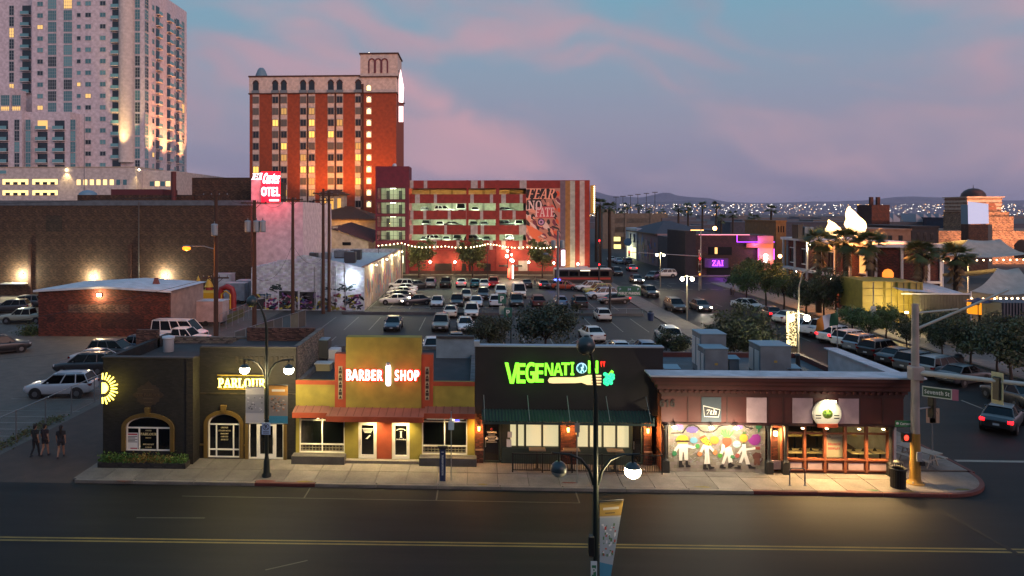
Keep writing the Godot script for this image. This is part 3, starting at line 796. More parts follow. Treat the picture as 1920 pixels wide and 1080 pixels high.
func make_vegan() -> void:
	var black := mat("black_stucco","1b181b",0.85,0,"fine",1.0,0.4)
	var brick := mat("red_brick","6e3b2a",0.85,0,"brick",1.7,0.8)
	var green := mat("dark_green_frame","25332c",0.55)
	var dark: Material = mats["dark_glass"]
	var z := -38.0
	var b := thing("vegan_cafe_building","black fronted cafe with green awning, lit blinds and brick piers","building")
	var x0 := ax(890,z) + 0.02; var x1 := ax(1222,z)
	var xe := ax(1243,z)
	var y1 := 6.3
	var X := func(u: float) -> float: return ax(u,z)
	part(b,"upper_wall",mk().box(x0,xe,2.75,y1,z - 0.4,z + 0.02),black)
	part(b,"coping",mk().box(x0 - 0.04,xe + 0.04,y1,y1 + 0.07,z - 0.45,z + 0.06),mat("coping_blue","8b97a3",0.5,0.4))
	part(b,"coping_end",mk().box(x0 - 0.05,x0 + 0.25,y1 + 0.07,y1 + 0.27,z - 0.45,z + 0.06),mats["coping_blue"])
	for e in [[890,906],[1050,1080],[1206,1222]]:
		part(b,"brick_pier",mk().box(X.call(e[0]) + 0.03,X.call(e[1]),0.15,2.75,z - 0.4,z),brick)
		part(b,"pier_cap",mk().box(X.call(e[0]) + 0.03,X.call(e[1]) + 0.02,0.82,0.9,z,z + 0.06),mat("pier_stone","8b6a55",0.8))
		var sc := part(b,"wall_lamp",mk().lathe(V((X.call(e[0]) + X.call(e[1])) / 2,2.0,z + 0.12),[[0.0,-0.13],[0.05,-0.12],[0.08,0.08],[0.03,0.12],[0.0,0.12]],8),glow("sconce","ffb45a",9.0))
		part(sc,"bracket",mk().box((X.call(e[0]) + X.call(e[1])) / 2 - 0.03,(X.call(e[0]) + X.call(e[1])) / 2 + 0.03,2.1,2.18,z,z + 0.14),mats["black_metal"])
		lamp(b,V((X.call(e[0]) + X.call(e[1])) / 2,2.0,z + 0.14),"ffab55",3.0,0.06)
	# glazing: door, notice bay, blinds, door
	var blind := glow("window_blind_lit","e8d9a6",0.75,"b9b093")  # blinds glow by themselves in place of light behind them
	for e in [[940,985,3,0.35],[985,1050,2,1.0],[1080,1183,4,1.0]]:
		var a: float = X.call(e[0]); var c: float = X.call(e[1])
		var vx := []
		for k in range(1,e[2]): vx.append(lerpf(a,c,float(k) / e[2]))
		var w := frame(b,"window",a,c,0.95,2.75,z - 0.06,0.05,0.08,green,vx,[2.35])
		part(w,"pane",mk().box(a,c,0.95,2.75,z - 0.12,z - 0.11),pane("cafe_pane","2a3230",0.04))
		for k in e[2]:
			var p0 := lerpf(a,c,float(k) / e[2]) + 0.06; var p1 := lerpf(a,c,float(k + 1) / e[2]) - 0.06
			if e[3] < 1.0 and k == 0: continue
			part(w,"window_blind",mk().box(p0,p1,1.0,2.3,z - 0.3,z - 0.28),blind)
			part(w,"window_top_glow",mk().box(p0,p1,2.4,2.7,z - 0.3,z - 0.28),glow("window_top_lit","fff3c4",1.5,"e0d6b0"))  # glow set into the upper panes, standing for the awning light wash
		part(b,"stall_riser",mk().box(a,c,0.15,0.95,z - 0.2,z - 0.02),mat("riser_green","2f3e38",0.7,0,"fine",0.8))
	part(b,"menu_notice",mk().box(X.call(952),X.call(960),1.5,1.8,z - 0.1,z - 0.05).box(X.call(950),X.call(959),1.0,1.4,z - 0.1,z - 0.05),mats["paper"])
	part(b,"backing",mk().box(x0,x1,0.15,2.75,z - 0.55,z - 0.45),mat("backing_tan","6a6052",0.8))
	for e in [[906,938],[1184,1205]]:
		var a: float = X.call(e[0]); var c: float = X.call(e[1])
		var f := frame(b,"door",a,c,0.2,2.75,z - 0.06,0.07,0.08,green,[],[2.4])
		part(f,"pane",mk().box(a + 0.05,c - 0.05,0.2,2.7,z - 0.12,z - 0.11),dark)
		part(f,"handle",mk().tube(V(a + 0.12,1.0,z),V(a + 0.12,1.4,z),0.02,-1,6),mats["steel"])
		if e[0] == 906:
			var pr: Material = mats["print_white"]
			lettering(f,"door_lettering","120",pr,V((a + c) / 2,2.6,z - 0.1),0.17,0.003)
			lettering(f,"door_lettering","VEGENATION",pr,V((a + c) / 2,1.75,z - 0.1),0.1,0.003,0.5)
			var ln := mk()
			for k in 6: ln.box(-0.18 - (k % 2) * 0.1,0.18 + (k % 2) * 0.1,1.6 - k * 0.075,1.62 - k * 0.075,z - 0.1,z - 0.097)
			part(f,"door_print",ln,pr,V((a + c) / 2,0,0))
			for x in [-0.28,0.28]: part(f,"door_print",mk().ball(V((a + c) / 2 + x,1.42,z - 0.1),0.07,10,V(1,1,0.05)),pr)
			part(f,"door_print",mk().ball(V((a + c) / 2,1.92,z - 0.1),0.06,8,V(1,1.3,0.05)),mats["print_red"])
	# awning of corrugated sheet with hanger rods
	var am := mat("awning_green","3a4f4d",0.5,0.3,"fine",0.8)
	var ax0: float = X.call(903); var ax1: float = X.call(1219)
	var aw := part(b,"awning",mk().box(ax0,ax1,2.5,2.62,z + 0.95,z + 1.0).box(ax0,ax0 + 0.05,2.52,2.9,z,z + 0.95).box(ax1 - 0.05,ax1,2.52,2.9,z,z + 0.95),am)
	var nrib := 52
	var sh := mk()
	for k in nrib:
		var p0 := lerpf(ax0,ax1,float(k) / nrib); var p1 := lerpf(ax0,ax1,(k + 0.5) / nrib); var p2 := lerpf(ax0,ax1,(k + 1.0) / nrib)
		for q in [[p0,p1,0.0,0.05],[p1,p2,0.05,0.0]]:
			sh.quad(V(q[0],2.98 + q[2],z + 0.02),V(q[1],2.98 + q[3],z + 0.02),V(q[1],2.64 + q[3],z + 1.02),V(q[0],2.64 + q[2],z + 1.02),V(0,1,0.3))
	part(aw,"corrugated_sheet",sh,am)
	for u in [907,989,1063,1136,1211]:
		part(b,"hanger_rod",mk().tube(V(X.call(u),3.75,z + 0.02),V(X.call(u) + 0.05,2.7,z + 0.95),0.018,-1,5),mats["galv"])
	part(b,"awning_light",mk().box(X.call(1085),X.call(1180),2.46,2.5,z + 0.1,z + 0.16),glow("awning_tube","ffe6b0",2.0))
	part(b,"projecting_sign",mk().box(X.call(1079),X.call(1083),1.75,2.35,z + 0.1,z + 0.5),mat("sign_grey","757a74",0.6))
	shell(b,x0,xe,z - 0.55,-48,4.3,4.0,mats["grey_block"],mats["roof_grey"])
	# railing and counters
	var rl := thing("cafe_railing","black iron railing with thin bars in front of the lit cafe","railing",V(X.call(958),0.15,z + 1.25))
	var rw: float = X.call(1231) - X.call(958)
	var bm: Material = mats["black_metal"]
	part(rl,"top_rail",mk().box(0,rw,0.92,0.97,-0.03,0.03),bm)
	part(rl,"bottom_rail",mk().box(0,rw,0.1,0.14,-0.02,0.02),bm)
	var barm := mk().box(-0.01,0.01,0.14,0.92,-0.01,0.01).mesh()
	for k in 66: part(rl,"bar",barm,bm,V(0.06 + k * (rw - 0.12) / 65.0,0,0))
	for k in 6: part(rl,"post",mk().box(-0.03,0.03,0,1.0,-0.03,0.03),bm,V(0.03 + k * (rw - 0.06) / 5.0,0,0))
	part(rl,"side_rail",mk().box(rw - 0.03,rw + 0.03,0.92,0.97,-1.2,-0.03),bm)
	for k in 3:
		var cx: float = X.call([1005,1068,1148][k])
		var t := thing("counter_table","pale wooden counter top on a slim leg behind the iron railing","table",V(cx,0.15,z + 0.75),0.0,"counter tables behind the railing")
		part(t,"table_top",mk().bevel(-0.42,0.42,1.0,1.05,-0.22,0.26,0.01),mat("counter_wood","a5805a",0.6,0,"streak",0.6))
		part(t,"leg",mk().tube(V(0,0,0),V(0,1.0,0),0.04,-1,8),bm)
		part(t,"foot",mk().lathe(Vector3.ZERO,[[0.2,0.0],[0.2,0.02],[0.04,0.05]],12),bm)
	# the big sign
	var g := glow("letter_green","7dff2e",1.5,"8be04a")
	var wt := glow("globe_light","a8d8ff",0.9,"b8d8f0")
	var sg := thing("vegan_cafe_sign","glowing green VEGENATION letters with globe, fork and vegetable on black wall","sign",V(X.call(1048),4.95,z + 0.02))
	var cx0 := ax(1048,z)
	var lx := func(u: float) -> float: return ax(u,z) - cx0
	var ly := func(v: float) -> float: return ay(1048,v,z) - 4.95
	for e in [["V",946,973,680,719],["E",968,985,681,718],["G",985,1003,679,717],["E",1003,1019,681,716],["N",1021,1037,680,703],["A",1037,1055,680,703],["T",1052,1068,679,702],["I",1069,1076,678,702],["N",1102,1121,675,698]]:
		lettering(sg,"green_letter_light",e[0],g,V((lx.call(e[1]) + lx.call(e[2])) / 2,(ly.call(e[3]) + ly.call(e[4])) / 2,0.1),ly.call(e[3]) - ly.call(e[4]),0.08,(lx.call(e[2]) - lx.call(e[1])) * 0.98)
	var gl := part(sg,"globe_light",mk().ball(V(lx.call(1090),ly.call(689),0.08),0.28,16,V(1,1,0.25)),wt)
	var land := mk()
	for q in [[-0.24,0.02,-0.12,0.2,0.0,0.24,0.04,0.1,-0.06,0.06,-0.02,-0.06,-0.12,-0.2,-0.18,-0.08],[0.1,0.2,0.2,0.12,0.24,-0.04,0.14,-0.18,0.06,-0.02,0.12,0.06],[-0.02,-0.16,0.06,-0.12,0.1,-0.22,0.0,-0.25]]:
		var pg := []
		for i in range(0,q.size(),2): pg.append(Vector2(lx.call(1090) + q[i],ly.call(689) + q[i + 1]))
		land.ext(pg,V(0,0,0.16),Vector3.RIGHT,Vector3.UP,0.02)
	part(gl,"land",land,mat("land_blue","255a9a",0.6))
	var fk := []
	for q in [[1027,713],[1030,708],[1040,707],[1080,707],[1092,705],[1102,702],[1127,702],[1127,704.5],[1108,705],[1108,707],[1127,707.5],[1127,710],[1108,710.5],[1108,712.5],[1127,713],[1127,715.5],[1108,716],[1108,718],[1126,718.5],[1126,720.5],[1100,720],[1090,716],[1078,717],[1036,718],[1029,717]]:
		fk.append(Vector2(lx.call(q[0]),ly.call(q[1])))
	part(sg,"fork_light",mk().ext(fk,V(0,0,0.1),Vector3.RIGHT,Vector3.UP,0.08),glow("fork_glow","ffd9a0",0.75,"e0c090"))
	var br := mk()
	for k in 14: br.ball(V(lx.call(1134 + (k % 5) * 3.6),ly.call(700 + (k / 5) * 7 + (k % 3) * 2),0.08),0.11,8,V(1,1,0.5))
	part(sg,"broccoli_light",br,glow("broccoli_glow","2ff0a0",1.2,"40c080"))
	part(sg,"stalk_light",mk().ext([Vector2(lx.call(1138),ly.call(703)),Vector2(lx.call(1146),ly.call(692)),Vector2(lx.call(1150),ly.call(695)),Vector2(lx.call(1143),ly.call(706))],V(0,0,0.11),Vector3.RIGHT,Vector3.UP,0.05),g)
	for e in [[1125,1129],[1130,1134]]:
		part(sg,"red_leaf_light",mk().ext([Vector2(lx.call(e[0]),ly.call(677)),Vector2(lx.call((e[0] + e[1]) / 2.0),ly.call(687)),Vector2(lx.call(e[1]),ly.call(676))],V(0,0,0.1),Vector3.RIGHT,Vector3.UP,0.05),glow("red_leaf","ff2a1a",1.6,"c02020"))
	lamp(sg,V(-1.5,0.0,0.6),"7dff4a",0.5,0.4); lamp(sg,V(1.2,0.0,0.6),"90ff80",0.35,0.4)
func make_restaurant() -> void:
	var maroon := mat("maroon_paint","4c1a16",0.7,0,"fine",0.9,0.3)
	var maroon2 := mat("maroon_dark","3a1311",0.65,0,"fine",0.9)
	var pink := mat("panel_pink","b39aa0",0.8,0,"fine",1.2)
	var black := mat("column_black","1d1c1b",0.5)
	var white_roof := mat("white_membrane","c9ccd2",0.8,0,"fine",1.5)
	var brick: Material = mats["red_brick"]
	var z := -37.2
	var X := func(u: float) -> float: return ax(u,z)
	var b := thing("corner_restaurant_building","maroon corner restaurant with deep cornice, mural wall and wide windows","building")
	var x0: float = X.call(1240); var x1: float = X.call(1694)
	# cornice: stacked mouldings that step outwards
	var prof := [[4.1,0.05],[4.22,0.14],[4.34,0.14],[4.4,0.26],[4.62,0.3],[4.68,0.42],[4.86,0.46],[4.92,0.6],[5.06,0.66],[5.12,0.66]]
	for k in prof.size() - 1:
		var o: float = prof[k][1]
		part(b,"cornice_moulding",mk().box(x0 - o,x1 + o,prof[k][0],prof[k + 1][0] - 0.002,z - 0.4,z + o),maroon if k % 2 else maroon2)
	part(b,"cornice_cap",mk().box(x0 - 0.72,x1 + 0.72,5.12,5.2,z - 0.62,z + 0.72),white_roof)
	for k in 40: part(b,"dentil",mk().box(-0.06,0.06,0,0.12,0,0.1),maroon,V(x0 + 0.15 + k * (x1 - x0 - 0.3) / 39.0,4.22,z + 0.14))
	part(b,"fascia",mk().box(x0,x1,2.6,4.1,z - 0.4,z),maroon)
	part(b,"fascia_moulding",mk().box(x0,x1,2.56,2.66,z,z + 0.06).box(x0,x1,4.0,4.1,z,z + 0.05),maroon2)
	for u in [1290,1363,1440,1468,1525,1612,1655]: part(b,"fascia_strip",mk().box(X.call(u) - 0.03,X.call(u) + 0.03,2.66,4.0,z,z + 0.025),maroon2)
	for u in [1418.5,1504.5,1591]:
		part(b,"fascia_panel",mk().box(X.call(u) - 0.5,X.call(u) + 0.5,2.7,3.97,z,z + 0.03),pink)
	var pp := part(b,"poster_panel",mk().box(X.call(1315),X.call(1352),2.7,3.97,z,z + 0.03),mat("poster_slate","3c4a55",0.7,0,"fine",0.6))
	part(pp,"poster_frame_print",mk().quad(V(X.call(1318),3.55,z + 0.034),V(X.call(1350),3.35,z + 0.034),V(X.call(1347),2.95,z + 0.034),V(X.call(1320),2.97,z + 0.034),Vector3.BACK),mats["print_white"])
	part(pp,"poster_print",mk().quad(V(X.call(1319),3.5,z + 0.037),V(X.call(1349),3.32,z + 0.037),V(X.call(1346.3),2.98,z + 0.037),V(X.call(1320.6),3.0,z + 0.037),Vector3.BACK),mat("poster_dark","20262c",0.7))
	lettering(pp,"poster_lettering","7th",mats["print_white"],V(X.call(1334),3.22,z + 0.042),0.26,0.004,0.0,"Droid Serif",true,true)
	lettering(b,"house_number","616",mat("number_black","120d0c",0.5),V(X.call(1251),3.62,z + 0.02),0.36,0.03)
	# side walls, roof
	part(b,"side_wall",mk().box(x0,x0 + 0.3,0,4.0,-49,z - 0.4),mat("orange_side","8a4a33",0.85,0,"brick",1.7,0.5))
	part(b,"side_wall",mk().box(x1 - 0.3,x1,0,5.12,-44.4,z - 0.62),white_roof)
	part(b,"side_wall",mk().box(x1 - 0.3,x1,0,4.0,-49,-44.4),maroon)
	part(b,"side_coping",mk().box(x1 - 0.5,x1 + 0.25,5.12,5.19,-44.5,z - 0.62),white_roof)
	part(b,"back_wall",mk().box(x0 + 0.3,x1 - 0.3,0,4.0,-49,-48.7),maroon)
	part(b,"roof",mk().box(x0 + 0.3,x1 - 0.3,3.4,3.7,-48.7,z - 0.4),mat("roof_bluegrey","64717a",0.85,0,"speck",1.8,0.3))
	part(b,"inner_floor",mk().box(x0 + 0.3,x1 - 0.3,0,0.16,-48.7,z - 0.05),mat("wood_floor","4a3524",0.5,0,"streak",1.0))
	part(b,"inner_wall",mk().box(X.call(1470),x1 - 0.3,0.16,3.4,-46.3,-46),mat("inner_tan","6a5a3c",0.85,0,"fine",1.2))
	part(b,"inner_wall",mk().box(X.call(1470) - 0.2,X.call(1470),0.16,3.4,-46,z - 0.2),mats["inner_tan"])
	# mural wall
	var white_b := mat("mural_block","968f82",0.85,0,"block",1.3,0.4)
	var m0: float = X.call(1253); var m1: float = X.call(1435)
	part(b,"mural_wall",mk().box(m0,m1,0.15,2.6,z - 0.3,z - 0.02),white_b)
	make_food_mural(b,z)
	# columns
	for u in [1247,1440.5,1471.5,1668]:
		var c := mk()
		var cx: float = X.call(u)
		c.box(cx - 0.17,cx + 0.17,0.15,0.75,z - 0.05,z + 0.25)
		c.lathe(V(cx,0.75,z + 0.1),[[0.16,0.0],[0.16,0.05],[0.1,0.1],[0.085,0.3],[0.11,0.34],[0.085,0.4],[0.08,1.5],[0.11,1.56],[0.09,1.6],[0.15,1.75],[0.17,1.85]],12)
		part(b,"column",c,black)
	for e in [[1240,1246],[1668,1676]]: part(b,"corner_pier",mk().box(X.call(e[0]),X.call(e[1]),0.15,2.6,z - 0.35,z - 0.01),mat("pier_orange","9a5438",0.8,0,"fine",1.0))
	# recessed brick bay with lamp
	part(b,"bay_wall",mk().box(X.call(1438),X.call(1475),0.15,2.6,z - 0.5,z - 0.25),brick)
	part(b,"bay_jamb",mk().box(X.call(1444),X.call(1446.5),0.75,2.45,z - 0.25,z).box(X.call(1465.5),X.call(1468),0.75,2.45,z - 0.25,z).box(X.call(1444),X.call(1468),2.45,2.56,z - 0.25,z - 0.01),mats["pier_orange"])
	part(b,"bay_panel",mk().box(X.call(1443),X.call(1467),0.3,0.72,z - 0.25,z - 0.1),pink)
	var bayl := part(b,"wall_lamp",mk().bevel(X.call(1453),X.call(1459),2.0,2.25,z - 0.22,z - 0.05,0.02),glow("bay_lamp","ffd79a",8.0))
	part(bayl,"shade",mk().box(X.call(1451),X.call(1461),2.27,2.31,z - 0.25,z - 0.02),black)
	lamp(b,V(X.call(1456),2.1,z + 0.05),"ffc680",4.0,0.08)
	# gooseneck lamps above the mural
	for u in [1262,1330,1376]:
		var g := part(b,"mural_lamp",mk().lathe(V(X.call(u),2.52,z + 0.35),[[0.0,-0.1],[0.1,-0.07],[0.13,0.0],[0.05,0.06]],12),glow("mural_lamp","fff2d8",14.0))
		part(g,"arm",mk().path([V(X.call(u),2.7,z),V(X.call(u),2.75,z + 0.2),V(X.call(u),2.57,z + 0.35)],[0.02],6),black)
		lamp(b,V(X.call(u),2.36,z + 0.95),"ffe8c0",4.6,0.1)
	for u in [1500,1545,1605,1650]:
		part(b,"unseen_soffit_lamp",mk().lathe(V(X.call(u),2.52,z + 0.3),[[0.0,-0.05],[0.07,-0.02],[0.08,0.02]],10),glow("unseen_soffit_lamp","ffd9a0",8.0))
		spot(b,V(X.call(u),2.4,z + 0.5),V(X.call(u),0.0,z + 1.2),"ffcf8a",16.0,70.0,0.08)  # unseen lamps, aimed outward to brighten the pavement
	# window front
	var us := [1475,1509,1547,1585,1625,1668]
	for k in 5:
		var a: float = X.call(us[k]); var c: float = X.call(us[k + 1])
		part(b,"mullion",mk().box(a - 0.06,a + 0.06,0.2,2.6,z - 0.15,z + 0.03),mat("window_wood","8a4a2c",0.6,0,"streak",0.5))
		part(b,"stall_riser",mk().box(a + 0.06,c - 0.06,0.2,0.83,z - 0.2,z - 0.02),maroon)
		part(b,"riser_panel",mk().box(a + 0.16,c - 0.16,0.36,0.72,z - 0.02,z + 0.01),pink)
		part(b,"riser_frame",mk().box(a + 0.1,c - 0.1,0.72,0.77,z - 0.02,z + 0.02).box(a + 0.1,c - 0.1,0.31,0.36,z - 0.02,z + 0.02),mats["window_wood"])
		part(b,"window_sill",mk().box(a + 0.06,c - 0.06,0.83,0.9,z - 0.2,z + 0.06),mats["window_wood"])
		part(b,"transom_bar",mk().box(a + 0.06,c - 0.06,2.14,2.22,z - 0.13,z - 0.02),mats["window_wood"])
		part(b,"pane",mk().box(a + 0.06,c - 0.06,0.9,2.6,z - 0.1,z - 0.09),pane("clear_pane","20262a",0.03))
	var ps := part(b,"window_poster",mk().box(X.call(1550),X.call(1582),0.95,2.1,z - 0.13,z - 0.115),mat("poster_cream","8f8a72",0.8))
	for k in 2: lettering(ps,"poster_lettering",["BRUNCH","DISPLAY"][k],mats["print_red"],V(X.call(1566),1.62 - k * 0.22,z - 0.11),0.12,0.004,0.6)
	lettering(ps,"poster_lettering","7th",mat("print_ink","1c1c1c",0.8),V(X.call(1555),2.0,z - 0.11),0.13,0.004,0.0,"Droid Serif",true,true)
	var pb := mk()
	for k in 2: pb.box(X.call(1560),X.call(1580),1.96 - k * 0.08,1.985 - k * 0.08,z - 0.115,z - 0.112)
	part(ps,"poster_print",pb,mats["print_ink"])
	for k in 2: part(b,"interior_lamp",mk().ball(V(X.call(1520 + k * 100),2.9,z - 3.2),0.12,10),glow("interior_lamp","ffdd90",10.0))
	for k in 2: lamp(b,V(X.call(1520 + k * 100),2.7,z - 3.2),"ffd27a",1.6,0.2)
	# laid tables inside
	var n := 0
	for e in [[1492,-1.2],[1530,-1.2],[1610,-1.2],[1650,-1.3],[1490,-4.0],[1532,-4.2],[1612,-4.2],[1522,-6.4],[1596,-6.6]]:
		var t := thing("dining_table","laid dining table with pale top seen through the restaurant window","table",V(ax(e[0],z + e[1]),0.16,z + e[1]),0.0,"tables inside the corner restaurant")
		part(t,"table_top",mk().bevel(-0.5,0.5,0.72,0.76,-0.35,0.35,0.01),mat("table_cream","d0c088",0.6))
		part(t,"leg",mk().tube(Vector3.ZERO,V(0,0.72,0),0.05,-1,8),black)
		for s in [-0.25,0.25]: part(t,"napkin",mk().ext([Vector2(-0.1,0),Vector2(0.1,0),Vector2(0,0.16)],V(s,0.76,0),Vector3.RIGHT,Vector3.UP,0.06),mat("napkin","4a4234",0.8))
		n += 1
	# round sign
	var sg := thing("round_restaurant_sign","round white lit restaurant sign with orange ribbon between pink panels","sign",V(X.call(1549),3.22,z))
	part(sg,"disc",mk().lathe(Vector3.ZERO,[[0.0,0.0],[0.72,0.0],[0.72,0.12],[0.66,0.15],[0.0,0.15]],24),mat("sign_white","d9d6c4",0.6)).rotation.x = PI / 2
	var fc := part(sg,"lettuce_print",mk().ball(V(0,0.0,0.155),0.26,12,V(1,0.95,0.03)),mat("lettuce","6f8f2e",0.7))
	for q in [[-0.12,0.1],[0.1,0.13],[0.0,-0.06],[0.13,-0.05],[-0.14,-0.06]]: part(fc,"print",mk().ext([Vector2(-0.07,-0.03),Vector2(0.02,-0.06),Vector2(0.07,0.02),Vector2(-0.01,0.07)],V(q[0],q[1],0.166),Vector3.RIGHT,Vector3.UP,0.002),mat("lettuce_dark","3f5a1c",0.7))
	part(sg,"ribbon",mk().box(-0.5,0.5,-0.68,-0.5,0.1,0.2),mat("ribbon_orange","a8431c",0.7))
	for s in [-1.0,1.0]:
		for k in 2: part(sg,"print_line",mk().box(s * 0.45 - 0.13,s * 0.45 + 0.13,-0.1 - k * 0.14,-0.05 - k * 0.14,0.15,0.156),mats["print_ink"])
	part(sg,"sign_lamp",mk().bevel(-0.28,0.28,0.66,0.74,0.35,0.5,0.02),glow("sign_lamp","fff0c8",14.0))
	part(sg,"lamp_arm",mk().tube(V(0,0.8,0),V(0,0.76,0.42),0.02,-1,6),black)
	spot(sg,V(0,0.62,0.45),V(0,-0.1,0.1),"fff0c0",2.2,70.0,0.2)
	# roof plant
	for e in [[1329,-44.0,1.5,2.45,1.7,"tall"],[1336,-41.6,1.3,2.0,1.3,"shorter"],[1443,-42.5,1.75,2.05,1.7,"wide"]]:
		var ac := thing("rooftop_unit","%s blue grey boxy air handler on the restaurant roof" % e[5],"air conditioner",V(ax(e[0],e[1]),3.7,e[1]))
		var hw: float = e[2] / 2
		part(ac,"housing",mk().bevel(-hw,hw,0.15,e[3],-e[4] / 2,e[4] / 2,0.03),mat("unit_grey","6f7f88",0.55,0.2,"fine",1.0))
		part(ac,"skid",mk().box(-hw + 0.05,hw - 0.05,0,0.15,-e[4] / 2 + 0.05,e[4] / 2 - 0.05),mats["cooler_dark"])
		part(ac,"lid",mk().bevel(-hw - 0.03,hw + 0.03,e[3],e[3] + 0.05,-e[4] / 2 - 0.03,e[4] / 2 + 0.03,0.01),mats["galv_blue"])
		for k in 2: part(ac,"louvre_panel",mk().box(-hw - 0.03,-hw,0.5,e[3] - 0.3,-e[4] / 2 + 0.1 + k * e[4] / 2,-0.1 + k * e[4] / 2),mats["galv_white"])
		part(ac,"badge",mk().box(-0.09,0.09,e[3] * 0.55,e[3] * 0.55 + 0.12,e[4] / 2,e[4] / 2 + 0.01),mat("badge_yellow","8a7a3a",0.6))
	for e in [[1258,-40.2,0.8,1.1],[1278,-39.4,1.1,0.65],[1296,-39.0,0.9,0.5],[1373,-43.5,0.6,1.0],[1484,-42.0,0.7,0.8]]:
		var bx := thing("roof_box","low blue grey duct box on the restaurant roof, %s" % ["beside the black cafe wall","with sloping lid","nearest the tall unit","between the two big units","next to the wide unit"][n % 5],"vent",V(ax(e[0],e[1]),3.7,e[1]))
		part(bx,"housing",mk().bevel(-e[2] / 2,e[2] / 2,0,e[3],-0.35,0.35,0.04),mats["unit_grey"])
		part(bx,"lid",mk().quad(V(-e[2] / 2 - 0.05,e[3] + 0.12,-0.4),V(e[2] / 2 + 0.05,e[3] + 0.12,-0.4),V(e[2] / 2 + 0.05,e[3] + 0.02,0.42),V(-e[2] / 2 - 0.05,e[3] + 0.02,0.42),Vector3.UP),mats["galv_blue"])
		n += 1
	var vp := thing("roof_vent_stack","black conical vent stack on the blue grey restaurant roof","vent",V(ax(1496,-45),3.7,-45))
	part(vp,"stack",mk().lathe(Vector3.ZERO,[[0.22,0.0],[0.14,0.3],[0.12,0.9],[0.2,0.92],[0.0,1.05]],10),black)
func make_food_mural(b: Node,z: float) -> void:
	var mb := mk()
	var lay := [0.0]
	var P := func(X: float,Y: float) -> Vector2:
		var p := at(1220.0 + X / 8.0,780.0 + Y / 8.0,z)
		return Vector2(p.x,p.y)
	var poly := func(pts: Array,c: Array) -> void:
		lay[0] += 0.0001
		mb.paint(c[0],c[1],c[2])
		var q := []
		for k in range(0,pts.size(),2): q.append(P.call(pts[k],pts[k + 1]))
		mb.ext(q,V(0,0,z - 0.018 + lay[0]),Vector3.RIGHT,Vector3.UP,0.001,false)
	var oval := func(cx: float,cy: float,rx: float,ry: float,c: Array,lumps := 0) -> void:
		var q := []
		for k in 20:
			var r := 1.0 + (0.09 * sin(lumps * TAU * k / 20.0) if lumps else 0.0)
			q.append(cx + cos(TAU * k / 20) * rx * r); q.append(cy + sin(TAU * k / 20) * ry * r)
		poly.call(q,c)
	var line := func(pts: Array,w: float,c: Array) -> void:
		for k in range(0,pts.size() - 2,2):
			var a := Vector2(pts[k],pts[k + 1]); var d := Vector2(pts[k + 2],pts[k + 3])
			var s := (d - a).orthogonal().normalized() * w / 2; var e := (d - a).normalized() * w * 0.3
			poly.call([a.x - s.x - e.x,a.y - s.y - e.y,a.x + s.x - e.x,a.y + s.y - e.y,d.x + s.x + e.x,d.y + s.y + e.y,d.x - s.x + e.x,d.y - s.y + e.y],c)
	var K := [0.012,0.011,0.01]; var W := [0.62,0.57,0.5]; var ink := [0.2,0.18,0.17]
	# scribbled ground of the mural
	for k in 170:
		var cx := rng.randf_range(300,1680); var cy := rng.randf_range(150,700)
		var c: Array = [[0.32,0.3,0.3],[0.3,0.22,0.3],[0.25,0.3,0.27],[0.4,0.3,0.26]][rng.randi() % 4]
		line.call([cx,cy,cx + rng.randf_range(-40,40),cy + rng.randf_range(-30,30),cx + rng.randf_range(-50,50),cy + rng.randf_range(-40,40)],5.0,c)
	# top flourishes
	oval.call(430,165,60,50,[0.3,0.12,0.3],5); oval.call(620,205,90,50,[0.1,0.07,0.22],8); oval.call(1335,165,50,35,[0.3,0.12,0.32],5)
	oval.call(1620,165,50,35,[0.02,0.12,0.05],6); poly.call([1600,180,1640,180,1625,250,1610,250],[0.02,0.1,0.04])
	line.call([310,255,480,252,520,190,560,145,640,135,700,160,750,215,800,238,930,240,980,205,1020,160,1080,140,1160,135],16.0,K)
	line.call([1390,130,1430,165,1500,185],16.0,K); poly.call([1490,165,1545,185,1500,210],K)
	# four suits: body, arms, legs, boots
	line.call([430,430,380,500,360,550],44.0,W); line.call([550,450,640,470,680,460],40.0,W)
	poly.call([425,415,555,415,560,660,505,660,495,540,480,540,470,665,425,665],W)
	poly.call([425,670,470,670,475,720,500,745,498,768,420,765],K); poly.call([522,672,558,672,562,725,598,742,596,768,525,768],K)
	line.call([800,440,770,500,745,550],38.0,W); line.call([880,455,930,510,955,540],38.0,W)
	poly.call([795,430,880,450,870,520,890,715,800,718,815,560],W); line.call([842,560,845,700],5.0,ink)
	poly.call([790,720,830,720,835,770,862,785,860,802,785,798],K); poly.call([850,720,890,720,905,755,958,765,950,785,880,802],K)
	line.call([1085,430,1075,520,1050,570],42.0,W); line.call([1190,480,1215,560,1225,590],38.0,W)
	poly.call([1090,420,1200,470,1195,540,1230,690,1165,700,1150,590,1100,720,1060,710,1110,560],W)
	poly.call([1045,730,1095,735,1090,755,1130,768,1120,788,1030,775],K); poly.call([1160,715,1200,690,1215,715,1265,730,1200,775,1160,778],K)
	line.call([1370,480,1330,540,1300,580],34.0,W); line.call([1430,500,1520,490,1580,480],34.0,W)
	poly.call([1370,420,1425,420,1435,560,1490,720,1430,725,1400,610,1365,700,1320,700,1370,560],W)
	poly.call([1300,735,1350,740,1350,788,1250,782,1255,765,1300,760],K); poly.call([1455,730,1495,728,1520,755,1575,770,1565,788,1470,785],K)
	# gloves
	oval.call(355,560,36,40,[0.03,0.17,0.07],5); oval.call(700,450,34,36,[0.05,0.22,0.05],5); oval.call(735,568,36,34,[0.5,0.17,0.06],5); oval.call(965,545,34,36,[0.5,0.17,0.06],5)
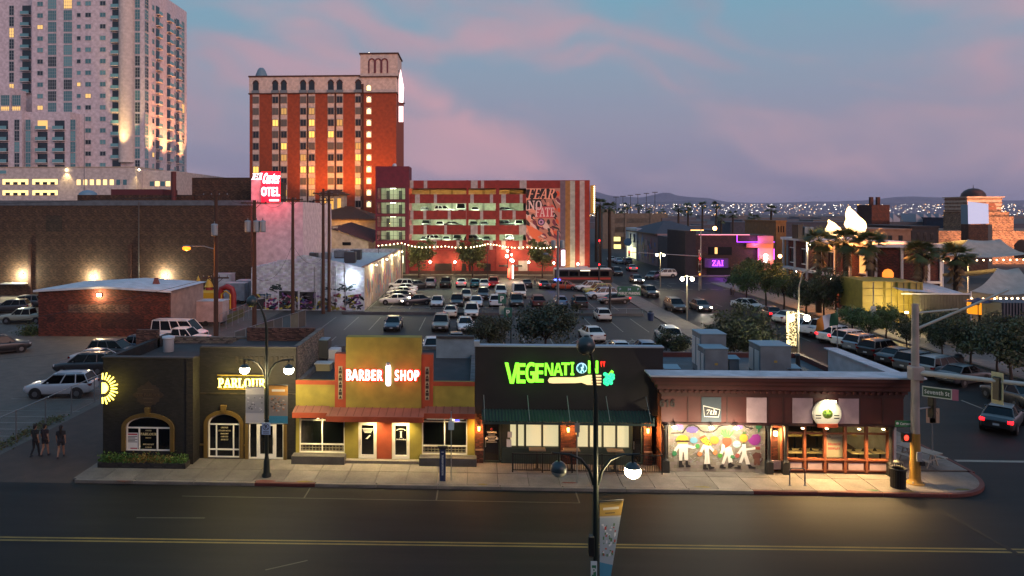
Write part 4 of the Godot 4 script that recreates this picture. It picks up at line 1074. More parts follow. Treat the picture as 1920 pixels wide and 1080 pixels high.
	oval.call(1040,592,34,34,[0.06,0.24,0.03],5); oval.call(1225,610,32,28,[0.05,0.2,0.08],5); oval.call(1298,592,32,34,[0.32,0.08,0.06],5); poly.call([1565,455,1640,460,1640,505,1570,500],[0.22,0.05,0.04])
	# heads
	poly.call([380,360,395,315,440,285,510,285,555,315,570,365],[0.6,0.33,0.02]); line.call([380,365,450,350,500,362,570,358],12.0,[0.15,0.2,0.03]); line.call([382,382,460,376,566,380],18.0,[0.05,0.02,0.01]); poly.call([390,395,560,392,545,415,405,415],[0.6,0.38,0.1])
	oval.call(645,362,58,46,[0.1,0.24,0.34]); oval.call(955,360,68,62,[0.62,0.18,0.02]); poly.call([725,325,810,278,835,310,745,350],[0.2,0.06,0.02]); poly.call([745,350,835,312,915,430,870,448,800,420],[0.68,0.36,0.02])
	for q in [[790,355],[830,380],[850,355],[800,405],[865,425],[880,400]]: oval.call(q[0],q[1],12,10,[0.16,0.04,0.01])
	poly.call([1075,350,1110,318,1180,318,1212,350,1205,420,1160,460,1115,482,1110,440,1080,410],[0.5,0.07,0.03])
	for q in [[1120,310,1070,215],[1135,310,1115,205],[1150,312,1170,215],[1165,315,1240,225],[1110,315,1060,260]]: line.call([q[0],q[1],(q[0] + q[2]) / 2.0 + 5,(q[1] + q[3]) / 2.0,q[2],q[3]],26.0,[0.08,0.3,0.06])
	oval.call(1290,420,60,52,[0.28,0.42,0.4]); line.call([1235,425,1345,425],6.0,[0.12,0.25,0.25])
	oval.call(1390,330,62,64,[0.65,0.22,0.02]); poly.call([1370,270,1385,225,1400,245,1425,230,1420,275],[0.05,0.1,0.02]); poly.call([1375,390,1410,390,1405,415,1380,415],[0.04,0.08,0.02])
	poly.call([1455,365,1500,320,1530,280,1600,265,1645,310,1645,380,1600,430,1540,440,1480,405],[0.2,0.02,0.18])
	# dog
	oval.call(1590,600,66,56,[0.1,0.035,0.02],6); poly.call([1550,630,1635,630,1640,730,1600,735,1595,700,1580,735,1545,730],[0.12,0.045,0.03]); line.call([1640,690,1670,660,1672,630],14.0,[0.08,0.03,0.02])
	part(b,"mural_print",mb,tint("mural_paint",0.75),Vector3.ZERO,"mural of four white suited figures with food for heads, and a dog")
# ---------- people: joints with radii, smooth union, surface nets ----------
func net(mb: MB, bones: Array, cell: float, k: float) -> void:      # bone: [a, b, ra, rb, colour]
	var lo := V(1e9,1e9,1e9); var hi := -lo
	for b in bones:
		var r: float = maxf(b[2],b[3]) + k + cell * 2
		for q in 2:
			lo = lo.min(b[q] - V(r,r,r)); hi = hi.max(b[q] + V(r,r,r))
	var nx := int((hi.x - lo.x) / cell) + 2; var ny := int((hi.y - lo.y) / cell) + 2; var nz := int((hi.z - lo.z) / cell) + 2
	var f := PackedFloat32Array(); f.resize(nx * ny * nz); f.fill(0.5)
	var who := PackedByteArray(); who.resize(nx * ny * nz)
	var best := PackedFloat32Array(); best.resize(nx * ny * nz); best.fill(9.0)
	for bi in bones.size():
		var a: Vector3 = bones[bi][0]; var b: Vector3 = bones[bi][1]; var ra: float = bones[bi][2]; var rb: float = bones[bi][3]
		var m: float = maxf(ra,rb) + k + cell * 2
		var p0 := ((a.min(b) - V(m,m,m) - lo) / cell).floor(); var p1 := ((a.max(b) + V(m,m,m) - lo) / cell).ceil()
		var ab := b - a; var l2 := maxf(ab.length_squared(),1e-8)
		for z in range(maxi(0,int(p0.z)),mini(nz,int(p1.z))):
			for y in range(maxi(0,int(p0.y)),mini(ny,int(p1.y))):
				for x in range(maxi(0,int(p0.x)),mini(nx,int(p1.x))):
					var p := lo + V(x,y,z) * cell
					var t := clampf((p - a).dot(ab) / l2,0.0,1.0)
					var d := p.distance_to(a + ab * t) - lerpf(ra,rb,t)
					var i := (z * ny + y) * nx + x
					var h := clampf(0.5 + 0.5 * (f[i] - d) / k,0.0,1.0)
					if d < best[i]: best[i] = d; who[i] = bi
					f[i] = lerpf(f[i],d,h) - k * h * (1.0 - h)
	var id := {}
	var st := [1,nx,nx * ny]
	for z in nz - 1:
		for y in ny - 1:
			for x in nx - 1:
				var i := (z * ny + y) * nx + x
				var c := Vector3.ZERO; var cnt := 0
				var any_in := false; var any_out := false
				for q in 8:
					if f[i + (q & 1) + ((q >> 1) & 1) * nx + (q >> 2) * nx * ny] < 0.0: any_in = true
					else: any_out = true
				if not (any_in and any_out): continue
				for q in 8:
					for ax3 in 3:
						if q & (1 << ax3): continue
						var j: int = i + (q & 1) + ((q >> 1) & 1) * nx + (q >> 2) * nx * ny
						var d0 := f[j]; var d1 := f[j + st[ax3]]
						if (d0 < 0.0) != (d1 < 0.0):
							var o := V(q & 1,(q >> 1) & 1,q >> 2); o[ax3] += d0 / (d0 - d1)
							c += o; cnt += 1
				var g := V(f[i + 1] - f[i],f[i + nx] - f[i],f[i + nx * ny] - f[i])
				var g2 := V(f[i + 1 + nx + nx * ny] - f[i + nx + nx * ny],f[i + 1 + nx + nx * ny] - f[i + 1 + nx * ny],f[i + 1 + nx + nx * ny] - f[i + 1 + nx])
				mb.col = bones[who[i]][4]; mb.tinted = true
				id[i] = mb.put(lo + (V(x,y,z) + c / cnt) * cell,(g + g2).normalized())
	for i in id.keys():
		for ax3 in 3:
			if i + st[ax3] >= f.size() or (f[i] < 0.0) == (f[i + st[ax3]] < 0.0): continue
			var u: int = st[(ax3 + 1) % 3]; var w: int = st[(ax3 + 2) % 3]
			if id.has(i - u) and id.has(i - w) and id.has(i - u - w):
				mb.face(id[i],id[i - u],id[i - u - w]); mb.face(id[i],id[i - u - w],id[i - w])
func person(pos: Vector3,turn: float,label: String,top: Color,legs: Color,long_trousers: bool,long_hair: bool,stride: float,fine := true,group := "") -> Node3D:   # faces +z
	var o := thing("person",label,"person",pos,turn,group)
	var skin := Color(0.28,0.15,0.1); var shoe := Color(0.03,0.03,0.035)
	var shin := legs if long_trousers else skin
	var mb := mk(); mb.tinted = true
	var B := []
	var s := stride
	var hipL := V(-0.09,0.92,0); var hipR := V(0.09,0.92,0)
	var kneeL := V(-0.1,0.5,0.16 * s); var kneeR := V(0.1,0.49,0.02 * s)
	var ankL := V(-0.1,0.09,0.26 * s); var ankR := V(0.1,0.12,-0.3 * s)
	for e in [[hipL,kneeL,ankL],[hipR,kneeR,ankR]]:
		B.append([e[0],e[0].lerp(e[1],0.55),0.092,0.075,legs]); B.append([e[0].lerp(e[1],0.55),e[1],0.074,0.056,shin]); B.append([e[1],e[1].lerp(e[2],0.4),0.055,0.056,shin]); B.append([e[1].lerp(e[2],0.4),e[2],0.056,0.038,shin])
		B.append([e[2] + V(0,-0.04,-0.04),e[2] + V(0,-0.055,0.15),0.043,0.032,shoe])
	B.append([V(0,0.94,0),V(0,1.02,0),0.125,0.125,legs])
	B.append([V(-0.05,1.08,0),V(-0.08,1.32,0.01),0.105,0.105,top]); B.append([V(0.05,1.08,0),V(0.08,1.32,0.01),0.105,0.105,top])
	B.append([V(-0.15,1.42,0),V(0.15,1.42,0),0.06,0.06,top])
	B.append([V(0,1.44,0),V(0,1.53,0.015),0.055,0.05,skin])
	var wrists := []
	for sd in [-1.0,1.0]:
		var sh := V(0.185 * sd,1.41,0); var el := V(0.23 * sd,1.13,-0.03 + 0.08 * s * sd); var wr := V(0.24 * sd,0.89,0.06 + 0.12 * s * sd)
		B.append([sh,sh.lerp(el,0.6),0.052,0.045,top]); B.append([sh.lerp(el,0.6),el,0.044,0.038,skin]); B.append([el,wr,0.038,0.026,skin]); wrists.append([wr,(wr - el).normalized(),sd])
	net(mb,B,0.022,0.03)
	# head with nose, chin and ears
	var H := [[V(0,1.63,-0.005),V(0,1.66,-0.005),0.088,0.09,skin],[V(0,1.56,0.03),V(0,1.6,0.035),0.05,0.06,skin],[V(0,1.62,0.085),V(0,1.6,0.105),0.012,0.016,skin],[V(-0.09,1.61,0),V(-0.092,1.64,0),0.016,0.018,skin],[V(0.09,1.61,0),V(0.092,1.64,0),0.016,0.018,skin]]
	for e in [-0.032,0.032]: H.append([V(e,1.638,0.084),V(e,1.638,0.085),0.009,0.009,Color(0.02,0.015,0.01)])
	H.append([V(-0.02,1.565,0.082),V(0.02,1.565,0.082),0.007,0.007,Color(0.2,0.06,0.05)])
	net(mb,H,0.009 if fine else 0.016,0.012)
	for w in wrists:
		var d: Vector3 = w[1]; var sd: float = w[2]
		var fw := V(0,0,1); var across := d.cross(V(sd,0,0)).normalized()
		var palm: Vector3 = w[0] + d * 0.05
		var HB := [[w[0],palm - across * 0.02,0.026,0.02,skin],[w[0],palm + across * 0.02,0.026,0.02,skin],[palm - across * 0.025,palm + d * 0.04 - across * 0.025,0.016,0.014,skin],[palm + across * 0.025,palm + d * 0.04 + across * 0.025,0.016,0.014,skin]]
		for k in 4:
			var root: Vector3 = palm + d * 0.035 + across * (-0.03 + k * 0.02)
			var ln: float = [0.05,0.058,0.054,0.042][k]
			var mid := root + d * ln * 0.55 - V(sd * 0.006,0,0)
			HB.append([root,mid,0.009,0.0085,skin]); HB.append([mid,mid + d * ln * 0.42 - V(sd * 0.018,0,0),0.0085,0.007,skin])
		HB.append([palm - d * 0.02 - across * 0.03,palm + d * 0.015 - across * 0.055,0.012,0.01,skin]); HB.append([palm + d * 0.015 - across * 0.055,palm + d * 0.04 - across * 0.055,0.01,0.008,skin])
		if fine: net(mb,HB,0.006,0.006)
		else: net(mb,[[w[0],palm + d * 0.09,0.03,0.02,skin]],0.016,0.01)
	part(o,"body",mb,tint("figure",0.85))
	var hr := mk()
	var hc := Color(0.012,0.009,0.008)
	var hb := [[V(0,1.68,-0.03),V(0,1.7,0.0),0.095,0.09,hc],[V(0,1.6,-0.07),V(0,1.66,-0.05),0.07,0.08,hc]]
	if long_hair: hb.append([V(0,1.62,-0.08),V(0,1.38,-0.12),0.075,0.05,hc])
	net(hr,hb,0.014,0.02)
	part(o,"hair",hr,mats["figure"])
	return o
# ---------- street furniture ----------
func banner(o: Node,x: float,y0: float,y1: float,side: float,w: float,kind: int,lean := 0.0) -> void:
	# cloth hung between two short rods; print lies in flat shapes on both faces
	var x0 := x + side * 0.12; var x1 := x0 + side * w
	var b := part(o,"banner",mk().quad(V(x0,y1,0),V(x1,y1 + lean * 0.2,0),V(x1 - side * lean,y0,0),V(x0,y0 + lean * 0.3,0.0),Vector3.BACK).quad(V(x0,y1,-0.006),V(x1,y1 + lean * 0.2,-0.006),V(x1 - side * lean,y0,-0.006),V(x0,y0 + lean * 0.3,-0.006),Vector3.FORWARD),mat("banner_cloth","c9c5b8",0.85))
	part(b,"rod",mk().tube(V(x,y1 + 0.03,0),V(x1,y1 + 0.03 + lean * 0.2,0.02),0.018,-1,6),mats["black_metal"])
	var P := func(s: float, t: float, k: int) -> Vector3:      # s across from the pole, t upwards
		var a := V(x0,y0 + lean * 0.3,0).lerp(V(x0,y1,0),t); var c := V(x1 - side * lean,y0,0).lerp(V(x1,y1 + lean * 0.2,0),t)
		return a.lerp(c,s) + V(0,0,0.002 + 0.0006 * k)
	var pr := mk()
	var area := func(s0: float,s1: float,t0: float,t1: float,k: int,c: Array) -> void:
		pr.paint(c[0],c[1],c[2]); pr.quad(P.call(s0,t0,k),P.call(s1,t0,k),P.call(s1,t1,k),P.call(s0,t1,k),Vector3.BACK)
	if kind == 0:
		area.call(0,1,0.28,0.78,1,[0.36,0.36,0.34])
	elif kind == 1:
		area.call(0,1,0.74,1,1,[0.6,0.3,0.06]); area.call(0,1,0.0,0.2,1,[0.06,0.28,0.36]); area.call(0,1,0.2,0.74,1,[0.3,0.26,0.2]); area.call(0.15,0.85,0.84,0.9,2,[0.75,0.7,0.55])
	else:
		area.call(0,1,0.82,1,1,[0.5,0.31,0.07]); area.call(0,1,0.0,0.22,1,[0.07,0.25,0.36]); area.call(0,1,0.22,0.8,1,[0.36,0.4,0.42]); area.call(0.15,0.85,0.9,0.93,2,[0.7,0.62,0.45]); area.call(0.25,0.7,0.85,0.865,2,[0.2,0.14,0.05])
	for k in 42:     # mottled food pictures on the cloth
		var s := rng.randf_range(0.08,0.85); var t := rng.randf_range(0.3,0.72)
		var c: Array = [[[0.62,0.6,0.56],[0.12,0.12,0.12],[0.4,0.4,0.38]],[[0.6,0.5,0.35],[0.12,0.1,0.06],[0.5,0.2,0.08]],[[0.75,0.74,0.7],[0.1,0.2,0.08],[0.45,0.08,0.06]]][kind][rng.randi() % 3]
		area.call(s,s + rng.randf_range(0.04,0.12),t,t + rng.randf_range(0.015,0.045),3 + k,c)
	part(b,"print",pr,tint("banner_print",0.85))
	part(b,"rod",mk().tube(V(x,y0 - 0.02,0),V(x1 - side * lean,y0 - 0.02,0.05),0.018,-1,6),mats["black_metal"])
func street_lamp(pos: Vector3,label: String,lit: Array,banners: Array,top_dir: float,rise := 0.0,group := "ornate twin globe street lamps") -> Node3D:
	var o := thing("twin_globe_street_lamp",label,"street lamp",pos,0.0,group)
	var m := mat("lamp_green_black","1d2624",0.45,0.4)
	part(o,"base",mk().lathe(Vector3.ZERO,[[0.24,0.0],[0.24,0.12],[0.17,0.2],[0.15,0.75],[0.11,0.9],[0.1,1.0]],12),m)
	var pts := []
	for k in 9: pts.append(V(0,lerpf(1.0,7.2,k / 8.0),0))
	for k in range(1,9):
		var t := k / 8.0
		pts.append(V(top_dir * 0.62 * t * t,7.2 + (1.85 + rise) * t - 0.1 * t * t,0))
	part(o,"pole",mk().path(pts,[0.095,0.09,0.088,0.086,0.084,0.082,0.08,0.078,0.075,0.07,0.066,0.062,0.058,0.054,0.05,0.046,0.04],10),m)
	var tg := part(o,"top_globe",mk().ball(V(top_dir * 0.75,8.75 + rise,0),0.29,16),mat("globe_dark","2b3638",0.35,0.2))
	part(tg,"cap",mk().lathe(V(top_dir * 0.7,8.98 + rise,0),[[0.1,0.0],[0.08,0.08],[0.0,0.1]],8),m)
	for i in 2:
		var s := -1.0 if i == 0 else 1.0
		part(o,"arm",mk().path([V(s * 0.06,4.9,0),V(s * 0.2,5.35,0),V(s * 0.45,5.68,0),V(s * 0.8,5.82,0),V(s * 1.35,5.86,0)],[0.05,0.045,0.04,0.035,0.03],8),m)
		var g := part(o,"lamp_hood",mk().ball(V(s * 1.12,5.35,0),0.26,16,Vector3.ONE,0.35 if lit[i] else -0.15,PI / 2),mats["globe_dark"])
		part(g,"stem",mk().tube(V(s * 1.12,5.58,0),V(s * 1.12,5.85,0),0.04,-1,8),m)
		part(g,"lamp_glass",mk().ball(V(s * 1.12,5.34,0),0.25,16,V(1,0.9,1),-PI / 2,0.4 if lit[i] else -0.1),glow("lamp_lit","fff0cc",40.0) if lit[i] else mat("lamp_off","8c8f86",0.2))
		if lit[i]: lamp(o,V(s * 1.12,5.0,0),"ffe2a6",lit[i],0.2)
	for b in banners: banner(o,0.0,b[0],b[1],b[2],b[3],b[4],b[5])
	return o
func sign_post(pos: Vector3,h: float,label: String,plates: Array,turn := 0.0,called := "sign_post") -> Node3D:    # plates: [y, w, h, hex]
	var o := thing(called,label,"sign",pos,turn)
	part(o,"post",mk().tube(Vector3.ZERO,V(0,h,0),0.03,-1,6),mats["galv"])
	for p in plates:
		part(o,"plate",mk().bevel(-p[1] / 2,p[1] / 2,p[0] - p[2] / 2,p[0] + p[2] / 2,0.035,0.05,0.004),mat("plate_" + p[3],p[3],0.5))
	return o
func signal_head(o: Node,pos: Vector3,turn: float,red_on: bool,called := "signal_head") -> void:
	var h := part(o,called,mk().bevel(-0.17,0.17,-0.52,0.52,-0.12,0.1,0.04),mat("signal_black","15160f",0.5),pos)
	h.rotation.y = turn
	for k in 3:
		var on: bool = red_on and k == 0
		part(h,"signal_lens",mk().ball(V(0,0.33 - k * 0.33,0.1),0.13,12,V(1,1,0.3)),glow("signal_red","ff1a20",14.0) if on else mat(["lens_red","lens_amber","lens_green"][k],["3a0808","3a2a08","082a14"][k],0.3))
		part(h,"visor",mk().path([V(-0.14,0.33 - k * 0.33,0.2),V(-0.1,0.43 - k * 0.33,0.2),V(0,0.47 - k * 0.33,0.2),V(0.1,0.43 - k * 0.33,0.2),V(0.14,0.33 - k * 0.33,0.2)],[0.012],4),mats["signal_black"])
func make_street() -> void:
	street_lamp(gp(500,893,0.15),"lit twin globe street lamp with two food banners outside the black cafe",[11.0,11.0],[[2.65,4.5,-1.0,0.95,0,0.0],[2.65,4.55,1.0,0.95,1,0.0]],-1.0)
	var near := V(ax(1117,-22.2),0.15,-22.2)
	var L := street_lamp(near,"twin globe street lamp in the foreground, left globe dark, one leaning banner",[0,11.0],[[1.9,4.35,1.0,0.72,2,0.42]],-0.4,0.4)
	part(L,"signal_box",mk().bevel(-0.22,-0.05,2.75,3.35,-0.1,0.12,0.02),mats["black_metal"])
	var pl := part(L,"parking_plate",mk().box(-0.17,0.02,2.0,2.62,0.12,0.135),mat("plate_white","c5cac8",0.5))
	part(pl,"print",mk().box(-0.14,-0.01,2.1,2.5,0.135,0.138),mat("plate_green","1f6a45",0.5))
	lettering(pl,"lettering","P",mats["print_white"],V(-0.075,2.32,0.142),0.2,0.004)
	var pu := part(L,"purple_plate",mk().box(-0.16,0.26,1.4,1.9,0.14,0.155),mat("plate_purple","3a1a45",0.5))
	for k in 3: part(pu,"print",mk().box(-0.1,0.2,1.5 + k * 0.12,1.56 + k * 0.12,0.155,0.158),mat("plate_blue","4a7fae",0.5))
	struct("near_pavement",mk().box(-80,80,-0.05,0.15,-22.9,-10),mats["concrete_b"])
	# unseen block behind the camera, placed to keep the low afterglow off the shop fronts
	var ob := thing("unseen_opposite_block","unseen tan brick block behind the camera, placed to shade the shop fronts","building",V(-4,0,16))
	part(ob,"wall",mk().box(-75,75,0,23,0,24),mat("unseen_block_brick","7a6656",0.88,0,"brick",2.0,0.4))
	part(ob,"parapet",mk().box(-75.3,75.3,23,23.6,-0.3,24.3),mats["concrete_b"])
	for k in 20:
		for r in 6: part(ob,"window",mk().box(-70 + k * 7.3,-67.6 + k * 7.3,1.6 + r * 3.6,3.4 + r * 3.6,-0.06,0),mats["dark_glass"])
	# no parking plate on the lit lamp
	var np := thing("no_parking_sign","pale blue no parking plate on the lamp pole outside the cafe","sign",gp(500,893,0.15) + V(0,2.42,0.1))
	part(np,"plate",mk().bevel(-0.22,0.22,-0.3,0.3,0,0.015,0.004),mat("plate_paleblue","93a7c2",0.5))
	var rg := mk()
	for k in 20:
		var a := TAU * k / 20; var c := TAU * (k + 1) / 20
		rg.quad(V(cos(a) * 0.17,sin(a) * 0.17 + 0.09,0.018),V(cos(c) * 0.17,sin(c) * 0.17 + 0.09,0.018),V(cos(c) * 0.14,sin(c) * 0.14 + 0.09,0.018),V(cos(a) * 0.14,sin(a) * 0.14 + 0.09,0.018),Vector3.BACK)
	rg.quad(V(-0.12,0.19,0.0185),V(-0.1,0.21,0.0185),V(0.12,-0.01,0.0185),V(0.1,-0.03,0.0185),Vector3.BACK)
	part(np,"ring_print",rg,mats["print_ink"])
	lettering(np,"lettering","P",mats["print_ink"],V(0,0.09,0.018),0.2,0.004)
	for k in 2: part(np,"print_line",mk().box(-0.15,0.15,-0.17 - k * 0.07,-0.14 - k * 0.07,0.015,0.018),mats["print_ink"])
	# blue pay totem and its sign post
	var tp := gp(830,901,0.15)
	var tm := thing("transit_totem","dark blue totem with white vertical lettering on the barber shop pavement","sign",tp)
	var tb := mat("totem_blue","16284a",0.45)
	part(tm,"body",mk().bevel(-0.15,0.15,0,1.55,-0.1,0.1,0.03),tb)
	part(tm,"flared_top",mk().ext([Vector2(-0.15,0),Vector2(0.15,0),Vector2(0.25,0.14),Vector2(-0.25,0.14)],V(0,1.55,0.1),Vector3.RIGHT,Vector3.UP,0.2),mat("totem_dark","101218",0.5))
	var tl := lettering(tm,"lettering","TRANSPORTATION",mats["print_white"],V(0,0.8,0.106),0.09,0.004,1.0)
	tl.transform = Transform3D(Basis(V(0,0,1),-PI / 2),V(0,0.8,0.106)) * Transform3D(Basis(),-V(0,0.8,0.106)) * tl.transform
	part(tm,"arrow_print",mk().box(-0.06,0.06,1.42,1.45,0.1,0.104),mats["print_white"])
	sign_post(gp(846,901,0.15),3.4,"thin post with small white parking plates beside the blue totem",[[2.72,0.28,0.42,"9fb0b8"],[3.0,0.14,0.18,"c0c0b8"]])
	sign_post(gp(1082,905,0.15),3.0,"slim post with a grey plate before the cafe railing",[[2.7,0.25,0.45,"6f746f"]])
	# bike rack, bin
	var br := thing("bike_rack","dark blue hoop bike rack on the restaurant pavement","bike rack",gp(1495,910,0.15))
	part(br,"hoop",mk().path([V(-0.36,0,0),V(-0.36,0.72,0),V(-0.32,0.8,0),V(-0.25,0.83,0),V(0.25,0.83,0),V(0.32,0.8,0),V(0.36,0.72,0),V(0.36,0,0)],[0.03],8),mat("rack_blue","1b2036",0.4,0.3))
	for x in [-0.36,0.36]: part(br,"foot",mk().lathe(V(x,0,0),[[0.08,0.0],[0.08,0.015],[0.03,0.03]],10),mats["rack_blue"])
	var bn := thing("litter_bin","black slatted round litter bin with raised lid by the yellow pole","bin",gp(1684,914,0.15))
	var bl: Material = mats["black_metal"]
	part(bn,"drum",mk().lathe(Vector3.ZERO,[[0.0,0.02],[0.29,0.02],[0.32,0.9],[0.27,0.9]],18),mat("bin_inner","0d0e0f",0.6))
	for k in 24: part(bn,"slat",mk().boxt(Transform3D(Basis(Vector3.UP,-TAU * k / 24),V(cos(TAU * k / 24) * 0.325,0.45,sin(TAU * k / 24) * 0.325)),V(0.015,0.86,0.05)),bl)
	part(bn,"rim",mk().lathe(Vector3.ZERO,[[0.36,0.86],[0.4,0.92],[0.36,0.96],[0.3,0.93]],18),bl)
	for k in 4: part(bn,"lid_post",mk().tube(V(cos(TAU * k / 4) * 0.24,0.92,sin(TAU * k / 4) * 0.24),V(cos(TAU * k / 4) * 0.18,1.22,sin(TAU * k / 4) * 0.18),0.015,-1,5),bl)
	part(bn,"lid",mk().lathe(Vector3.ZERO,[[0.22,1.2],[0.2,1.25],[0.0,1.3]],14),bl)
	# signal pole on the corner
	var sp := gp(1716,906,0.15)
	var sg := thing("traffic_signal_pole","tall pale signal pole with yellow base, mast arm and street name plate","traffic light",sp)
	var pw := mat("pole_pale","9c938d",0.6,0,"fine",0.9); var py := mat("pole_yellow","96701c",0.7,0,"fine",0.7)
	part(sg,"shaft",mk().tube(V(0,2.45,0),V(0,8.75,0),0.2,0.15,14),pw)
	part(sg,"yellow_sleeve",mk().lathe(Vector3.ZERO,[[0.42,0.0],[0.42,0.06],[0.27,0.1],[0.24,0.3],[0.215,2.45]],14),py)
	for k in 4: part(sg,"base_bolt",mk().tube(V(cos(PI / 4 + k * PI / 2) * 0.36,0.06,sin(PI / 4 + k * PI / 2) * 0.36),V(cos(PI / 4 + k * PI / 2) * 0.36,0.16,sin(PI / 4 + k * PI / 2) * 0.36),0.03,-1,6),mats["galv"])
	var ad := V(3.9,0.05,3.4)
	part(sg,"arm_flange",mk().bevel(-0.27,0.3,5.08,5.72,-0.24,0.27,0.04),pw)
	part(sg,"mast_arm",mk().tube(V(0.1,5.42,0.1),V(0,5.5,0) + ad,0.14,0.09,12),mat("arm_pale","a8a49b",0.5,0.2))
	part(sg,"luminaire_arm",mk().tube(V(0,7.5,0),V(3.4,9.6,1.4),0.07,0.05,8),mats["arm_pale"])
	part(sg,"luminaire_arm",mk().tube(V(0,8.3,0),V(1.6,8.6,0.7),0.05,0.04,8),mats["arm_pale"])
	for t in [0.62,1.02]:
		signal_head(sg,V(0,5.5,0) + ad * t + V(0,-0.35,0),2.0,false)
		part(sg,"signal_backplate",mk().boxt(Transform3D(Basis(Vector3.UP,2.0),V(0,5.5,0) + ad * t + V(0,-0.35,0)),V(0.5,1.45,0.03)),mat("backplate","a9a47c",0.6))
	signal_head(sg,V(1.1,3.6,-0.5),1.9,false)
	part(sg,"head_bracket",mk().tube(V(0,3.6,0),V(1.1,3.6,-0.5),0.04,-1,6),mats["galv"])
	var nm := part(sg,"street_name_plate",mk().box(-0.55,0.55,-0.2,0.2,-0.015,0.015),mat("street_green","2d4630",0.5),V(0.72,4.55,0.5))
	nm.rotation = V(0,-0.62,0)
	part(nm,"border",mk().box(-0.6,-0.55,-0.25,0.25,-0.015,0.016).box(0.55,0.6,-0.25,0.25,-0.015,0.016).box(-0.55,0.55,0.2,0.25,-0.015,0.016).box(-0.55,0.55,-0.25,-0.2,-0.015,0.016),mat("plate_cream","b5b7a6",0.5))
	part(nm,"end_plate",mk().box(0.6,0.85,-0.26,0.26,-0.02,0.02),mat("plate_rose","9a5a6e",0.5))
	lettering(nm,"lettering","Seventh St",mats["print_white"],V(0,0,0.02),0.2,0.004,1.0)
	var n2 := part(sg,"street_name_plate",mk().box(-0.9,-0.1,2.72,3.02,-0.1,-0.08),mat("street_green2","1f6a3a",0.5))
	lettering(n2,"lettering","Carson",mats["print_white"],V(-0.42,2.87,-0.075),0.13,0.004,0.5)
	part(n2,"mark_print",mk().ball(V(-0.8,2.88,-0.078),0.07,8,V(1,1,0.05)),mats["print_white"])
	var ph := part(sg,"pedestrian_signal",mk().bevel(-0.62,-0.22,2.02,2.46,-0.15,0.1,0.03),mats["signal_black"])
	part(ph,"signal_hand",mk().ball(V(-0.47,2.24,0.09),0.13,12,V(0.9,1.1,0.3)),glow("hand_red","ff3020",4.0))
	part(sg,"button_box",mk().bevel(-0.08,0.16,1.15,1.6,0.2,0.3,0.02),mat("box_grey","74787c",0.5))
	part(sg,"cabinet",mk().bevel(0.1,0.32,0.95,1.15,0.05,0.3,0.02),bl)
	sign_post(gp(1748,872,0.15),3.0,"thin post with the backs of two square plates by the kerb corner",[[2.6,0.32,0.8,"8e7d6a"],[2.6,0.68,0.78,"8a7866"]])
	# picnic table
	var pt := thing("picnic_table","white picnic table with benches beside the maroon restaurant","table",gp(1722,868,0.15),0.5)
	var pwd := mat("picnic_white","b5ac9c",0.7,0,"streak",0.5)
	for k in 5: part(pt,"top_plank",mk().bevel(-0.39 + k * 0.16,-0.25 + k * 0.16,0.72,0.76,-1.0,1.0,0.006),pwd)
	for s in [-1,1]:
		for k in 2: part(pt,"bench_plank",mk().bevel(s * 0.7 - 0.15 + k * 0.16,s * 0.7 - 0.01 + k * 0.16,0.42,0.46,-1.0,1.0,0.006),pwd)
		for zz in [-0.7,0.7]: part(pt,"leg",mk().boxt(Transform3D(Basis(V(0,0,1),s * 0.5),V(s * 0.28,0.36,zz)),V(0.07,0.82,0.05)),pwd)
	for zz in [-0.7,0.7]: part(pt,"cross_beam",mk().box(-0.78,0.78,0.37,0.42,zz + 0.03,zz + 0.08),pwd)
	# flag on the restaurant
	var fz := -44.5
	var fb := V(ax(1570,fz),3.9,fz)
	var fl := thing("flag","green white and orange flag hanging from a thin pole on the restaurant roof","flag",fb)
	part(fl,"pole",mk().tube(Vector3.ZERO,V(0,3.6,0),0.03,0.02,6),mats["galv"])
	part(fl,"finial",mk().ball(V(0,3.63,0),0.05,8),mats["galv"])
	for k in 3:
		var rows := []
		for i in 6:
			var row := []
			for j in 7:
				var s := (k + j / 6.0) / 3.0
				row.append(V(-s * 1.25,3.45 - i * 0.16 - s * 0.3 - s * s * 0.15,0.12 * sin(s * 8.0 + i * 0.5)))
			rows.append(row)
		part(fl,"stripe",mk().grid(rows),mat(["flag_green","flag_white","flag_orange"][k],["1d4a33","a9b0b8","a8691e"][k],0.85))
	# people in the alley
	person(gp(66,856),PI - 0.15,"person in dark clothes and cap walking up the alley, leftmost of three",Color(0.012,0.012,0.014),Color(0.014,0.013,0.016),true,false,0.7)
	person(gp(84,855),PI - 0.1,"person in dark top and shorts with backpack between two walkers",Color(0.02,0.012,0.016),Color(0.016,0.014,0.018),false,false,0.6)
	person(gp(114,858),PI + 0.3,"person with long hair in dark top and shorts walking apart",Color(0.012,0.012,0.016),Color(0.02,0.022,0.03),false,true,0.8)
	# chain link fence between lot and alley
	var fn := thing("chain_link_fence","grey chain link fence with steel posts along the alley","fence",V(-27.0,0,-38))
	var gm: Material = mats["galv"]
	part(fn,"top_rail",mk().tube(V(0,1.8,0),V(0,1.8,-26),0.03,-1,6),gm)
	part(fn,"bottom_wire",mk().tube(V(0,0.08,0),V(0,0.08,-26),0.008,-1,4),gm)
	for k in 10: part(fn,"post",mk().tube(V(0,0,-k * 2.85),V(0,1.85,-k * 2.85),0.035,-1,6),gm)
	var wire := mk()
	for k in 190:
		for s in [-1.0,1.0]:
			var z0 := -k * 0.137
			wire.quad(V(0.001 * s,0.08,z0),V(0.001 * s,0.08,z0 - 0.006),V(0.001 * s,1.8,z0 - 0.006 + s * 0.85),V(0.001 * s,1.8,z0 + s * 0.85),Vector3.RIGHT)
	part(fn,"mesh_wire",wire,gm).set_meta("kind","stuff")
	var gr := mk()
